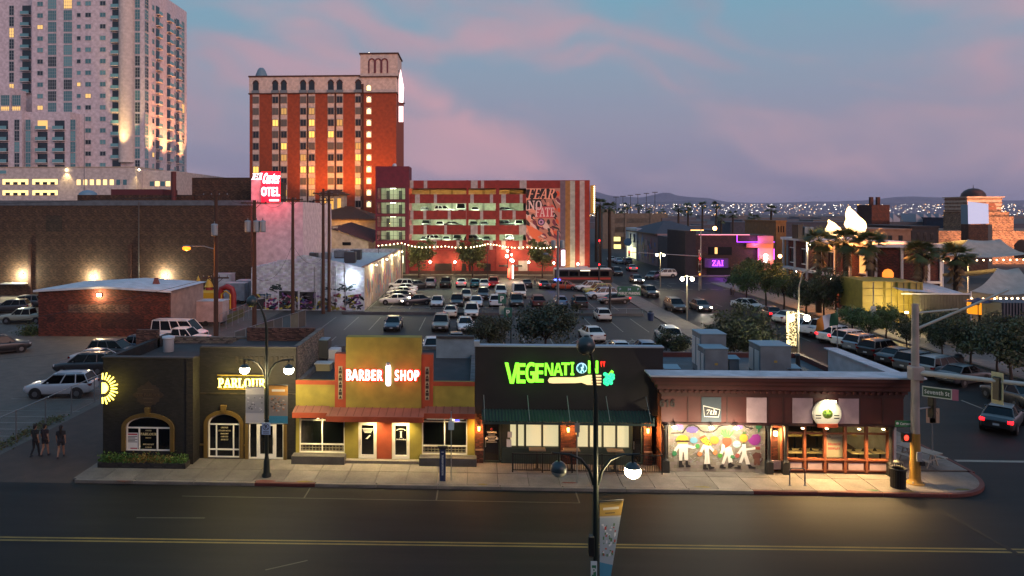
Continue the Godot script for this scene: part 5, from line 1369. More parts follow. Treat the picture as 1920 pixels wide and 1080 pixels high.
	for k in 900:
		gr.paint(0.05 + rng.randf() * 0.04,0.06 + rng.randf() * 0.04,0.02)
		leaf(gr,V(-27.3 + rng.randfn(0.0,0.3),absf(rng.randfn(0.0,0.08)),rng.randf_range(-46.0,-38.0)),0.09)
	var go := part(self,"weeds",gr,mats["leafy"]); go.set_meta("kind","stuff"); tag(go,"dry weeds growing along the foot of the chain link fence","weeds")
# ---------- vehicles: one maker per kind, front towards +z ----------
var car_kinds := {}
func loft_body(st: Array) -> MB:      # stations: [z, bottom, belt, half width]
	var rows := []
	for s in st:
		var w: float = s[3]; var yb: float = s[1]; var yt: float = s[2]
		var half := [V(w * 0.84,yb,s[0]),V(w * 0.97,yb + 0.1,s[0]),V(w,lerpf(yb,yt,0.5),s[0]),V(w * 0.985,lerpf(yb,yt,0.78),s[0]),V(w * 0.93,yt - 0.02,s[0]),V(w * 0.84,yt + 0.01,s[0]),V(w * 0.4,yt + 0.03,s[0])]
		var row := []
		for k in half.size(): row.append(V(-half[k].x,half[k].y,half[k].z))
		for k in range(half.size() - 1,-1,-1): row.append(half[k])
		rows.append(row)
	var mb := mk()
	var rr := []
	for r in rows:
		var q: Array = r.duplicate(); q.append(r[0]); rr.append(q)
	var nrm := []
	for k in rr.size():
		var nr := []
		var c := V(0,0.6,rr[k][0].z)
		for j in rr[k].size():
			var dx: Vector3 = rr[k][mini(j + 1,rr[k].size() - 1)] - rr[k][maxi(j - 1,0)]
			var dy: Vector3 = rr[mini(k + 1,rr.size() - 1)][j] - rr[maxi(k - 1,0)][j]
			var nn := dx.cross(dy).normalized()
			var out: Vector3 = rr[k][j] - c
			if nn.dot(out) < 0.0: nn = -nn
			nr.append(nn)
		nrm.append(nr)
	mb.grid(rr,nrm)
	mb.fan(rows[0],Vector3.FORWARD); mb.fan(rows[-1],Vector3.BACK)
	return mb
func frustum(mb: MB, b: Array, t: Array) -> void:      # [x half, y, z back, z front] below and above
	var p := []; var q := []
	for e in [[-1,2],[1,2],[1,3],[-1,3]]:
		p.append(V(e[0] * b[0],b[1],b[e[1]])); q.append(V(e[0] * t[0],t[1],t[e[1]]))
	for k in 4:
		var j := (k + 1) % 4
		mb.quad(p[k],p[j],q[j],q[k],(p[k] + p[j]) / 2 - V(0,b[1],(b[2] + b[3]) / 2))
	mb.quad(q[0],q[1],q[2],q[3],Vector3.UP)
func make_car(kind: String) -> Node3D:
	var o := Node3D.new()
	o.name = kind
	var D: Dictionary = {
		"sedan": {"st": [[-2.35,0.45,0.82,0.7],[-2.22,0.3,1.0,0.82],[-1.6,0.24,1.03,0.89],[-0.6,0.22,0.97,0.91],[0.7,0.22,0.95,0.91],[1.4,0.24,0.89,0.89],[2.05,0.28,0.76,0.84],[2.35,0.42,0.62,0.7]],"b": [0.8,0.97,-1.75,1.1],"t": [0.6,1.43,-1.0,0.3],"wz": [1.42,-1.4],"wr": 0.33,"w": 0.91,"pil": [-0.35]},
		"suv": {"st": [[-2.3,0.5,1.0,0.76],[-2.22,0.38,1.12,0.88],[-1.6,0.3,1.12,0.93],[-0.5,0.28,1.08,0.94],[0.8,0.28,1.06,0.94],[1.5,0.3,1.02,0.92],[2.1,0.36,0.92,0.87],[2.34,0.5,0.8,0.74]],"b": [0.85,1.08,-2.2,1.05],"t": [0.68,1.7,-1.85,0.3],"wz": [1.45,-1.42],"wr": 0.37,"w": 0.94,"pil": [-0.25,-1.3]},
		"hatch": {"st": [[-2.0,0.48,0.9,0.72],[-1.92,0.34,1.03,0.83],[-1.3,0.26,1.02,0.88],[-0.3,0.24,0.97,0.89],[0.8,0.24,0.95,0.88],[1.4,0.26,0.88,0.86],[1.85,0.32,0.74,0.8],[2.05,0.44,0.64,0.66]],"b": [0.79,0.96,-1.85,1.1],"t": [0.62,1.48,-1.4,0.25],"wz": [1.25,-1.25],"wr": 0.31,"w": 0.89,"pil": [-0.3]},
		"pickup": {"st": [[-2.75,0.6,0.82,0.86],[-2.7,0.5,0.86,0.94],[-1.0,0.42,0.86,0.96],[-0.95,0.42,1.14,0.96],[1.0,0.42,1.13,0.96],[1.7,0.44,1.1,0.94],[2.5,0.48,1.04,0.9],[2.72,0.6,0.96,0.78]],"b": [0.85,1.13,-0.95,1.3],"t": [0.7,1.78,-0.8,0.65],"wz": [1.75,-1.75],"wr": 0.4,"w": 0.96,"pil": [0.15]},
		"van": {"st": [[-2.8,0.5,1.18,0.9],[-2.74,0.4,1.2,0.98],[-1.0,0.34,1.2,1.0],[1.2,0.34,1.2,1.0],[1.9,0.36,1.16,0.98],[2.55,0.42,0.98,0.92],[2.75,0.55,0.9,0.78]],"b": [0.94,1.18,-2.72,2.0],"t": [0.82,2.15,-2.62,1.15],"wz": [1.85,-1.75],"wr": 0.37,"w": 1.0,"pil": [-1.7,-0.5,0.6]},
	}[kind]
	var paint := mat("car_paint","808080",0.25)
	paint.clearcoat_enabled = true
	var gl := mat("car_glass","050608",0.08); gl.metallic_specular = 0.32
	var blk := mat("car_black","0c0c0d",0.6)
	part(o,"body",loft_body(D.st),paint)
	var b: Array = D.b; var t: Array = D.t
	var gm := mk()
	frustum(gm,b,t)
	part(o,"glazing",gm,gl)
	var rf := mk()
	var rr := []
	for k in 5:
		var s := k / 4.0
		var z := lerpf(t[2] - 0.06,t[3] + 0.06,s)
		var y: float = t[1] + 0.05 * sin(PI * s)
		rr.append([V(-t[0] - 0.02,t[1] - 0.05,z),V(-t[0] * 0.9,y + 0.015,z),V(0,y + 0.03,z),V(t[0] * 0.9,y + 0.015,z),V(t[0] + 0.02,t[1] - 0.05,z)])
	rf.grid(rr)
	for s in [-1.0,1.0]:
		for e in [2,3]:
			rf.tube(V(s * b[0],b[1],b[e]),V(s * t[0],t[1],t[e]),0.04,0.035,5,false)
		for pz in D.pil:
			var f: float = (pz - b[2]) / (b[3] - b[2])
			rf.tube(V(s * b[0],b[1],pz),V(s * t[0],t[1],lerpf(t[2],t[3],f)),0.045,0.04,5,false)
	part(o,"roof",rf,paint)
	for s in [-1.0,1.0]:
		for wz in D.wz:
			var wx: float = s * (D.w - 0.1)
			var r: float = D.wr
			part(o,"wheel_arch",mk().tube(V(s * (D.w - 0.3),r + 0.02,wz),V(s * (D.w + 0.006),r + 0.02,wz),r + 0.07,-1,18),blk)
			var w := part(o,"wheel",mk().tube(V(wx - s * 0.11,r,wz),V(wx + s * 0.125,r,wz),r,-1,18),mat("tyre","101010",0.85))
			part(w,"rim",mk().tube(V(wx + s * 0.1,r,wz),V(wx + s * 0.135,r,wz),r * 0.62,r * 0.5,10),mat("rim_alloy","77797c",0.35,0.8))
		var F: Array = D.st[-2]; var R: Array = D.st[1]
		part(o,"headlight",mk().boxt(Transform3D(Basis(Vector3.UP,s * 0.5),V(s * F[3] * 0.8,F[2] - 0.1,F[0] + 0.1)),V(0.3,0.14,0.16)),mat("headlight_off","b9bcc0",0.1,0.3))
		part(o,"taillight",mk().boxt(Transform3D(Basis(),V(s * R[3] * 0.84,R[2] - 0.16,R[0] - 0.03)),V(0.26,0.16,0.2)),mat("taillight_off","5a0d0d",0.2))
		part(o,"mirror",mk().ball(V(s * (b[0] + 0.14),b[1] + 0.08,b[3] - 0.5),0.1,8,V(1,0.7,0.6)),paint)
	var F2: Array = D.st[-1]; var R2: Array = D.st[0]
	part(o,"grille",mk().box(-F2[3] * 0.75,F2[3] * 0.75,F2[1] + 0.0,F2[2] - 0.06,F2[0] - 0.1,F2[0] + 0.02),blk)
	part(o,"number_plate",mk().box(-0.16,0.16,R2[1] + 0.12,R2[1] + 0.24,R2[0] - 0.02,R2[0]),mat("plate_car","a5a8aa",0.5))
	part(o,"number_plate",mk().box(-0.16,0.16,F2[1] + 0.02,F2[1] + 0.13,F2[0] + 0.02,F2[0] + 0.035),mats["plate_car"])
	part(o,"sill_trim",mk().box(-D.w * 0.9,D.w * 0.9,0.2,0.34,D.wz[1] + D.wr + 0.1,D.wz[0] - D.wr - 0.1),blk)
	if kind == "pickup":
		for s in [-1.0,1.0]: part(o,"bed_side",mk().bevel(s * 0.96,s * 0.84,0.7,1.13,-2.72,-0.97,0.03),paint)
		part(o,"tailgate",mk().bevel(-0.84,0.84,0.7,1.12,-2.74,-2.62,0.03),paint)
		part(o,"bed_floor",mk().box(-0.84,0.84,0.88,0.91,-2.62,-0.97),blk)
	if kind == "suv" or kind == "van":
		for s in [-1.0,1.0]: part(o,"roof_rail",mk().tube(V(s * t[0] * 0.85,t[1] + 0.07,t[2] + 0.2),V(s * t[0] * 0.85,t[1] + 0.07,t[3] - 0.2),0.02,-1,5),blk)
	return o
func paint_of(hex: String) -> StandardMaterial3D:
	if mats.has("paint_" + hex): return mats["paint_" + hex]
	var p: StandardMaterial3D = mats["car_paint"].duplicate()
	p.albedo_color = col(hex)
	p.resource_name = "paint_" + hex
	if col(hex).get_luminance() < 0.5: p.metallic = 0.3
	mats["paint_" + hex] = p
	return p
func place_car(kind: String,pos: Vector3,turn: float,hex: String,label: String,group := "",head := 0.0,tail := 0.0,scale := 1.0) -> Node3D:
	if not car_kinds.has(kind): car_kinds[kind] = make_car(kind)
	var r: Node3D = car_kinds[kind].duplicate()
	r.name = numbered({"sedan": "sedan_car","suv": "suv_car","hatch": "hatchback_car","pickup": "pickup_truck","van": "van"}[kind])
	add_child(r)
	r.position = pos; r.rotation.y = turn
	tag(r,label,{"pickup": "truck","van": "van"}.get(kind,"car"),group)
	var pm := paint_of(hex)
	for c in r.get_children():
		var nm := str(c.name)
		if nm.begins_with("body") or nm.begins_with("roof") and not nm.begins_with("roof_rail") or nm.begins_with("mirror") or nm.begins_with("bed_side") or nm.begins_with("tailgate"): c.set_surface_override_material(0,pm)
		if head > 0.0 and nm.begins_with("headlight"): c.set_surface_override_material(0,glow("headlight_lit","fff3dc",22.0))
		if tail > 0.0 and nm.begins_with("taillight"): c.set_surface_override_material(0,glow("taillight_lit","ff1018",7.0))
	if head > 0.0:
		for s in [-0.65,0.65]: spot(r,V(s,0.72,2.5),V(s,-0.2,12.0),"fff0d8",head,35.0,0.1)
	return r
func make_cars() -> void:
	var A := PI      # rear towards the camera
	# [kind, u, v, turn, colour, label, group, head, tail]; v is where the tyres meet the ground
	var g1 := "cars in the left lot"; var g2 := "cars in the middle lot"; var g3 := "cars parked along the side road"; var g4 := "cars on the far road"
	var rows := [
		["suv",116,742,-1.45,"8f9aa3","silver blue boxy SUV parked side on beside the chain link fence",g1,0,0],
		["suv",160,700,-1.5,"14171d","black SUV behind the silver blue SUV in the left lot",g1,0,0],
		["sedan",186,686,1.55,"9ba1a6","pale sedan half hidden behind the black cafe's side wall",g1,0,0],
		["suv",217,672,1.55,"1a1c20","black SUV with pale roof bars, third from the white van",g1,0,0],
		["suv",282,663,1.5,"1d2c3d","dark blue SUV parked two places before the white pickup",g1,0,0],
		["sedan",303,655,1.5,"b5b8bb","white car low between the blue SUV and the white pickup",g1,0,0],
		["pickup",344,648,1.42,"c9cbcc","white pickup truck parked next to the white van",g1,0,0],
		["van",338,638,1.5,"c6c8ca","long white passenger van against the red brick shed",g1,0,0],
		["suv",4,662,2.3,"12151a","black SUV cut off at the edge, below the silver pickup",g1,0,0],
		["pickup",48,606,-1.5,"7d8274","silver green pickup parked beside the red brick shed",g1,0,0],
		["suv",20,586,-1.3,"15181c","dark SUV in the row below the brown wall lights",g1,0,0],
		["suv",45,577,-1.4,"1a1f28","dark blue SUV deepest in the row below the brown wall",g1,0,0],
		["sedan",738,617,0.0,"1c2430","navy sedan alone in an open bay of the middle lot",g2,0,0],
		["suv",827,618,0.0,"7d7c70","olive grey off-road SUV facing the shops",g2,0,0],
		["sedan",872,619,0.05,"c8c7c2","white sedan facing the shops beside the olive grey SUV",g2,0,0],
		["sedan",811,662,0.08,"c3c4c4","white compact sedan nearest the olive barber shop wall",g2,0,0],
		["sedan",856,652,0.05,"17181b","black sedan behind the white car at the barber shop",g2,0,0],
		["hatch",857,676,0.0,"cfcfcb","white hatchback peeking over the barber shop roof",g2,0,0],
		["sedan",845,593,A,"b8b5a6","cream sedan seen from behind in the middle lot",g2,0,0],
		["suv",884,594,0.0,"c5c4bd","white SUV facing the shops behind the white sedan",g2,0,0],
		["sedan",820,574,0.0,"9aa4ab","silver sedan at the left end of the second row",g2,0,0],
		["suv",857,574,0.0,"141619","black SUV in the second row between silver and pale blue cars",g2,0,0],
		["sedan",893,574,0.0,"a9b6c0","pale blue sedan in the second row of the lot",g2,0,0],
		["suv",929,574,A,"aab4bd","silver white SUV seen from behind next to the parking signs",g2,0,0],
		["suv",968,574,0.0,"15181c","black SUV right of the parking signs",g2,0,0],
		["suv",1008,575,A,"4a1d1a","maroon SUV seen from behind above the dark tree",g2,0,0],
		["hatch",1050,574,A,"5a7ea0","blue hatchback beside the tall grey utility pole",g2,0,0],
		["suv",1086,576,A,"14181f","black SUV at the right end of the second row",g2,0,0],
		["hatch",874,561,0.0,"a3a18c","beige hatchback in the third row",g2,0,0],
		["suv",906,560,0.0,"16181b","black SUV in the third row before the red pickup",g2,0,0],
		["suv",939,555,0.0,"c2c1ba","white SUV in the third row left of the white van",g2,0,0],
		["van",973,557,0.0,"cccac3","white delivery van facing the shops in the third row",g2,0,0],
		["suv",808,538,A,"7d8285","grey SUV in the back row below the first street tree",g2,0,0],
		["pickup",836,538,A,"101214","black pickup in the back row below the first street tree",g2,0,0],
		["sedan",865,537,A,"bfbcb5","white sedan in the back row between trees",g2,0,0.2],
		["hatch",891,538,A,"1f6a72","teal hatchback in the back row below the middle tree",g2,0,0],
		["sedan",908,539,0.0,"b5b5b0","white sedan in the back row left of the red pickup",g2,0,0],
		["pickup",925,538,A,"a3161a","bright red pickup in the back row",g2,0,0.2],
		["sedan",987,538,A,"16171b","dark sedan in the back row behind the white van",g2,0,0],
		["sedan",1019,540,A,"1c1d20","dark sedan in the back row below the right street tree",g2,0,0.2],
		["sedan",741,570,-1.45,"c0bdb3","cream white sedan side on at the mural wall, first from the gate",g2,0,0],
		["hatch",745,563,-1.5,"2c2f33","dark hatchback side on at the mural wall between white cars",g2,0,0],
		["sedan",752,555,-1.5,"c4c3bd","white sedan side on at the mural wall, third from the gate",g2,0,0],
		["sedan",757,548,-1.5,"b9bcc0","silver sedan side on at the mural wall, fourth from the gate",g2,0,0],
		["suv",750,542,-1.5,"c2c2bd","white SUV side on at the far end of the mural wall",g2,0,0],
		["sedan",779,571,-1.2,"12161f","black car with its headlights on leaving the mural wall row",g2,5.0,0],
		["sedan",781,541,2.4,"1b1e24","dark sedan with red tail lights near the mural wall end",g2,0,0.3],
		["hatch",1129,600,A,"b5b5ae","silver hatchback seen from behind below the green parking board",g2,0,0],
		["sedan",1109,637,A + 0.15,"c9c7bf","white sedan seen from behind beside hatched bay lines",g2,0,0],
		["sedan",1161,668,A,"b7b9b8","white car showing only its roof above the black cafe",g2,0,0],
		["suv",1252,641,A,"c6c4bd","big white SUV seen from behind at the lot exit",g2,0,0],
		["hatch",1210,668,A,"2a4c74","blue car just showing above the black cafe roof corner",g2,0,0],
		["sedan",1061,543,1.2,"b8431a","orange sports car side on near the tour bus",g2,0,0],
		["suv",1105,546,-1.4,"c4c5c4","white SUV side on in front of the tour bus",g2,0,0],
		["suv",1121,552,-1.4,"a9a23e","yellow and white cab SUV side on in the lot",g2,0,0],
		["suv",1128,560,-1.4,"9fb0bd","pale blue SUV side on next to the yellow cab",g2,0,0],
		["sedan",1150,569,-1.35,"15171c","black sedan side on by the green parking board",g2,0,0.2],
		["sedan",1045,541,2.0,"181d33","dark patrol car with blue lights near the tall pole",g2,0,0],
		["suv",1266,583,0.05,"14171b","black SUV driving towards the shops on the side road",g3,0,0],
		["sedan",1313,582,0.05,"2a2522","dark sedan with bright headlights driving down the side road",g3,9.0,0],
		["suv",1218,556,0.05,"12151a","black SUV waiting at the far end of the lot kerb",g3,0,0],
		["sedan",1193,530,0.05,"3a322c","car with glaring headlights at the far crossing",g4,9.0,0],
		["suv",1246,520,-1.5,"c8c3ba","white SUV crossing the far junction side on",g4,0,0],
		["hatch",1224,523,-0.6,"2a2b2d","small dark car in front of the crossing white SUV",g4,0,0],
		["sedan",1402,580,0.55,"aeb2b4","white and black sedan at the kerb below the green trees",g3,0,0],
		["sedan",1446,596,A - 0.1,"20161a","dark red sedan with bright tail lights below the trees",g3,0,1],
		["sedan",1482,605,A - 1.1,"a5a7a6","white sedan behind the double lamp at the right kerb",g3,0,0],
		["sedan",1510,622,A - 1.1,"7f8589","silver sedan parked ahead of the white pickup",g3,0,0],
		["pickup",1543,630,A - 1.1,"c3c4c4","white pickup parked at the kerb beside the flag",g3,0,0],
		["suv",1572,641,A - 1.1,"c8c8c6","white SUV with tail lights on parked beside the flag",g3,0,1],
		["suv",1600,650,A - 1.1,"c1c2c2","white SUV parked between the flag and a silver SUV",g3,0,0],
		["suv",1623,659,A - 1.1,"6f7b86","grey blue SUV parked ahead of two black cars",g3,0,0],
		["suv",1653,670,A - 1.1,"131519","black SUV parked behind the grey blue SUV",g3,0,0],
		["sedan",1687,682,A - 1.1,"15171b","black sedan with shiny roof next to the signal pole",g3,0,0],
		["suv",1724,696,A - 1.1,"3f444a","charcoal SUV parked just past the signal pole",g3,0,0],
		["suv",1764,705,A - 1.1,"74797c","silver SUV parked second past the signal pole",g3,0,0],
		["sedan",1806,718,A - 1.1,"2c3036","dark grey sedan parked third past the signal pole",g3,0,0],
		["sedan",1880,800,A - 0.75,"0f1114","black sedan turning with a glowing tail light on the crossing","",0,1],
		["sedan",1900,756,A,"23262b","dark car at the kerb beyond the turning black sedan",g3,0,0],
		["sedan",1146,491,A,"b9bab5","white car parked far up the side road by the left wall",g4,0,0],
		["sedan",1159,494,A,"9fb4c6","pale blue car far up the side road",g4,0,0],
		["suv",1176,496,A,"2b2f36","dark SUV far up the side road",g4,0,0],
		["sedan",1184,508,A,"a8a29c","car with red tail lights far up the side road",g4,0,1],
		["suv",1156,516,0.0,"1b1c1e","dark SUV beside the striped garage corner",g4,0,0],
		["sedan",1130,511,0.0,"3a2622","small dark red car waiting at the far signal",g4,0,0.3],
	]
	for r in rows:
		place_car(r[0],gp(r[1],r[2]),r[3],r[4],r[5],r[6],r[7],r[8])
	var pc := thing("patrol_light_bar","blue glowing light bar on the dark patrol car","light",gp(1045,541) + V(0,1.5,0))
	part(pc,"light_bar",mk().bevel(-0.5,0.5,0,0.12,-0.12,0.12,0.02),glow("police_blue","3048ff",20.0))
	lamp(pc,V(0,0.4,0.3),"4060ff",4.0,0.1)
	# tour bus
	var b := thing("tour_bus","long black tour bus with red band parked before the striped garage","bus",gp(1092,534),-PI / 2 + 0.03)
	var bk := mat("bus_black","1a1614",0.35)
	part(b,"body",mk().bevel(-1.25,1.25,0.45,2.9,-5.2,5.2,0.12),bk)
	part(b,"roof",mk().bevel(-1.2,1.2,2.9,3.05,-5.1,5.1,0.08),mat("bus_white","b0aca4",0.5))
	part(b,"roof_unit",mk().bevel(-0.6,0.6,3.05,3.35,-1.0,1.0,0.08),mats["bus_white"])
	for k in 5: part(b,"window",mk().box(1.25,1.265,1.7,2.6,-4.6 + k * 1.85,-3.0 + k * 1.85),mats["car_glass"])
	part(b,"band",mk().box(1.25,1.27,1.1,1.45,-4.9,4.9),mat("bus_red","8e2414",0.5))
	part(b,"destination_light",mk().box(1.25,1.275,2.62,2.82,-1.2,0.6),glow("bus_dest","fff0d0",1.6))
	for s in [-1.0,1.0]:
		for zz in [-3.4,3.3]:
			var w := part(b,"wheel",mk().tube(V(s * 1.0,0.5,zz),V(s * 1.28,0.5,zz),0.5,-1,16),mats["tyre"])
			part(w,"rim",mk().tube(V(s * 1.25,0.5,zz),V(s * 1.3,0.5,zz),0.28,0.2,10),mats["rim_alloy"])
# ---------- trees ----------
func make_tree(called: String,seedn: int,h: float,r: float,leaves: int,size: float,tone: Array) -> Node3D:
	rng.seed = seedn
	var o := Node3D.new()
	o.name = called
	var bark := mat("bark","3b2f26",0.9,0,"streak",0.5,0.5)
	var tr := mk()
	var th := h * 0.32
	tr.path([Vector3.ZERO,V(0.05,th * 0.5,0.02),V(-0.03,th,0.04)],[0.16 * h / 6,0.12 * h / 6,0.1 * h / 6],8)
	var tips := []
	for k in 7:
		var an := TAU * k / 7.0 + rng.randf()
		var e := V(cos(an) * r * 0.6,h * rng.randf_range(0.5,0.82),sin(an) * r * 0.6)
		tr.path([V(-0.03,th * 0.95,0.04),V(e.x * 0.4,lerpf(th,e.y,0.55),e.z * 0.4),e],[0.07 * h / 6,0.045 * h / 6,0.015],6)
		tips.append(e)
	part(o,"trunk",tr,bark)
	var cl := []
	var lean := V(rng.randf_range(-0.3,0.3),0,rng.randf_range(-0.3,0.3)) * r
	for k in 46:
		var d := V(rng.randfn(),rng.randfn() * 0.8,rng.randfn()).normalized() * pow(rng.randf(),0.35) * rng.randf_range(0.75,1.25)
		cl.append([V(d.x * r * 0.9,h * 0.6 + d.y * h * 0.34,d.z * r * 0.9) + lean * (d.y + 0.3),rng.randf_range(0.35,1.15) * r * 0.27,rng.randf_range(0.6,1.35)])
	for e in tips: cl.append([e,r * 0.3,1.0])
	var mb := mk()
	for k in leaves:
		var c: Array = cl[rng.randi() % cl.size()]
		var p: Vector3 = c[0] + V(rng.randfn(),rng.randfn() * 0.75,rng.randfn()) * c[1] * 0.62
		var t: float = c[2] * rng.randf_range(0.6,1.3)
		mb.paint(tone[0] * t,tone[1] * t,tone[2] * t)
		leaf(mb,p,size * rng.randf_range(0.7,1.3))
	part(o,"crown",mb,mats["leafy_thin"])
	return o
func tree_at(kind: String,pos: Vector3,turn: float,scale: float,label: String,group: String) -> Node3D:
	var r: Node3D = trees[kind].duplicate()
	r.name = numbered("street_tree"); add_child(r)
	r.position = pos; r.rotation.y = turn; r.scale = V(1.0 + 0.2 * sin(turn * 7.0),1.0 + 0.12 * sin(turn * 5.0 + 1.0),1.0 + 0.2 * cos(turn * 9.0)) * scale
	return tag(r,label,"tree",group)
var trees := {}
func make_palm(pos: Vector3,h: float,label: String,group: String,fronds := 46,skirt := true) -> void:
	var o := thing("palm_tree",label,"tree",pos,rng.randf() * TAU,group)
	var tm := mat("palm_trunk","4a3a2a",0.9,0,"streak",0.4,0.5)
	var r0 := 0.035 * h
	r0 = clampf(r0,0.2,0.38)
	part(o,"trunk",mk().path([Vector3.ZERO,V(0.05,h * 0.5,0),V(0,h,0)],[r0 * 1.15,r0,r0 * 0.8],9),tm)
	if not mats.has("frond_mesh"):
		mats["frond_mesh"] = true
		for q in 3:
			var mb := mk()
			var droop: float = [0.5,0.9,1.6][q]
			mb.path([Vector3.ZERO,V(0.6,0.26 - droop * 0.1,0),V(1.2,0.36 - droop * 0.38,0)],[0.03,0.02,0.01],4,false)
			for k in 22:
				var an := -1.25 + 2.5 * k / 21.0
				var bp := V(1.15,0.35 - droop * 0.36,0)
				var tip := bp + V(cos(an) * 1.35,-0.3 - droop * 0.38 - absf(an) * 0.12,sin(an) * 1.35) * rng.randf_range(0.8,1.1)
				var sd := V(-sin(an),0,cos(an)) * 0.075
				mb.tri(bp - sd,bp + sd,tip,Vector3.UP)
			frond_meshes.append(mb.mesh())
	var gm := mat("palm_green","3c4a26",0.6); gm.backlight_enabled = true; gm.backlight = Color(0.1,0.14,0.04)
	var dm := mat("palm_dry","6b5638",0.8)
	for k in fronds:
		var q := 0 if k % 3 == 0 else 1
		var f := part(o,"frond",frond_meshes[q],gm,V(0,h,0))
		f.basis = Basis(Vector3.UP,k * 2.39996) * Basis(V(0,0,1),rng.randf_range(-0.55,1.25)) * Basis.from_scale(Vector3.ONE * rng.randf_range(0.75,1.1))
	if skirt:
		for k in 22:
			var f := part(o,"dry_frond",frond_meshes[2],dm,V(0,h - 0.15 - (k % 7) * 0.36,0))
			f.basis = Basis(Vector3.UP,k * 2.1) * Basis(V(0,0,1),rng.randf_range(-0.7,-0.1)) * Basis.from_scale(Vector3.ONE * 0.6)
var frond_meshes := []
func make_trees() -> void:
	var lt := tint("leafy_thin",0.65)
	lt.backlight_enabled = true; lt.backlight = Color(0.25,0.3,0.12)
	trees = {"dark": make_tree("tree_dark",3,6.0,2.6,5200,0.16,[0.035,0.05,0.02]),"green": make_tree("tree_green",4,6.0,2.4,5200,0.15,[0.055,0.1,0.025]),"olive": make_tree("tree_olive",5,6.0,2.3,5200,0.17,[0.1,0.11,0.025]),"fine": make_tree("tree_fine",7,5.0,2.6,6500,0.13,[0.03,0.042,0.02])}
	var n := 0
	for e in [[785,520],[886,520],[1017,521]]:
		tree_at("olive",gp(e[0],e[1]),n * 1.3,1.22,["leafy street tree before the red garage, beside the white lot building","leafy street tree before the middle of the red garage","leafy street tree below the garage mural"][n],"street trees before the garage")
		n += 1
	tree_at("fine",V(ax(918,-66),0,-66),0.4,0.85,"dark bushy tree at the parking signs, left of the larger one","dark trees behind the shops")
	tree_at("fine",V(ax(1022,-66.5),0,-66.5),1.9,1.2,"large dark bushy tree behind the black cafe","dark trees behind the shops")
	tree_at("dark",V(ax(1405,-62),0,-62),0.9,0.98,"large dark tree behind the restaurant roof units","dark trees behind the shops")
	tree_at("dark",V(ax(1350,-63),0,-63),2.2,0.62,"small dark tree behind the tall roof unit","dark trees behind the shops")
	tree_at("dark",V(ax(1262,-64),0,-64),2.9,0.5,"low dark shrub tree behind the black cafe's right corner","dark trees behind the shops")
	# row on the right pavement
	var rr := [["olive",1393,548,0.85],["olive",1415,543,0.95],["green",1400,568,1.0],["green",1436,575,1.05],["green",1470,580,1.0],["dark",1512,592,0.9],["dark",1545,600,0.95],["green",1598,628,0.6],["green",1628,642,0.58],["green",1662,640,0.6],["dark",1700,655,0.62],["dark",1766,675,0.68],["dark",1820,690,0.72],["dark",1870,700,0.78],["dark",1895,725,0.85],["dark",1740,640,0.5],["dark",1800,650,0.5],["dark",1860,655,0.55],["dark",1915,665,0.62]]
	var names := ["yellow lit tree before the bar's purple sign, left one","yellow lit tree before the bar's purple sign, right one","bright green tree at the end of the pavement row","bright green tree, second of the pavement row","green tree, third of the pavement row before the white framed motel","dark tree under the motel's first palm","dark tree beside the flag","small green tree above the white pickup","small green tree below the yellow containers, left","small green tree below the yellow containers, right","dark tree behind the tall signal pole","dark tree above the charcoal SUV","dark tree above the dark grey sedan","dark tree beside the mast arm signals","dark tree at the crossing, last in the pavement row","dark tree below the grey corrugated container","dark tree below the orange screen","dark tree below the orange screen's far edge","dark tree before the dark corrugated wall"]
	for k in rr.size():
		tree_at(rr[k][0],gp(rr[k][1],rr[k][2],0.1),k * 1.7,rr[k][3],names[k],"trees along the right pavement")
	rng.seed = 21
	for e in [[1535,588,9.4,"first palm of the row before the motel, beside the fire"],[1585,594,9.6,"second palm of the row before the motel, under the fire"],[1632,600,9.3,"third palm, bushiest, at the motel's corner"],[1726,606,8.4,"palm with open crown before the dark red motel wall"],[1793,608,7.9,"palm before the lit tent, right of the motel"]]:
		make_palm(gp(e[0],e[1]),e[2],"fan " + e[3],"big fan palms by the motel")
# ---------- left side: shed, brown wall, poles, castle ----------
func lights_on(o: Node, pos: Vector3, hex: String, e: float, d := 0.5) -> void:      # a bright wall pack with its light in front
	part(o,"lamp_lens",mk().bevel(-0.22,0.22,-0.14,0.14,0.05,0.25,0.03),glow("wallpack_" + hex,hex,30.0),pos)
	part(o,"lamp_housing",mk().bevel(-0.28,0.28,-0.2,0.2,-0.05,0.12,0.03),mats["cooler_dark"],pos)
	lamp(o,pos + V(0,-0.05,d),hex,e,0.15)
func utility_pole(pos: Vector3,h: float,label: String,cans: Array,arms: Array) -> Node3D:
	var o := thing("utility_pole",label,"utility pole",pos)
	var wd := mat("pole_wood","54392a",0.9,0,"streak",0.5,0.4)
	part(o,"shaft",mk().tube(Vector3.ZERO,V(0,h,0),0.25,0.17,10),wd)
	for a in arms:
		part(o,"crossarm",mk().box(-1.35,1.35,a - 0.07,a + 0.07,0.1,0.22),wd)
		for s in [-1.0,1.0]: part(o,"brace",mk().tube(V(s * 0.8,a,0.2),V(0,a - 0.7,0.15),0.03,-1,5),wd)
		for k in 4: part(o,"insulator",mk().lathe(V(-1.2 + k * 0.8,a + 0.07,0.16),[[0.04,0.0],[0.07,0.08],[0.05,0.16],[0.0,0.2]],6),mat("insulator","50545a",0.4))
	for c in cans:
		var t := part(o,"transformer",mk().lathe(V(c[0],c[1],0.42),[[0.0,-0.62],[0.3,-0.6],[0.32,-0.5],[0.32,0.45],[0.34,0.47],[0.3,0.58],[0.0,0.64]],12),mat("transformer_grey","79858c",0.5,0.2))
		part(t,"bushing",mk().lathe(V(c[0],c[1] + 0.6,0.42),[[0.06,0.0],[0.04,0.25],[0.0,0.27]],6),mats["insulator"])
	return o
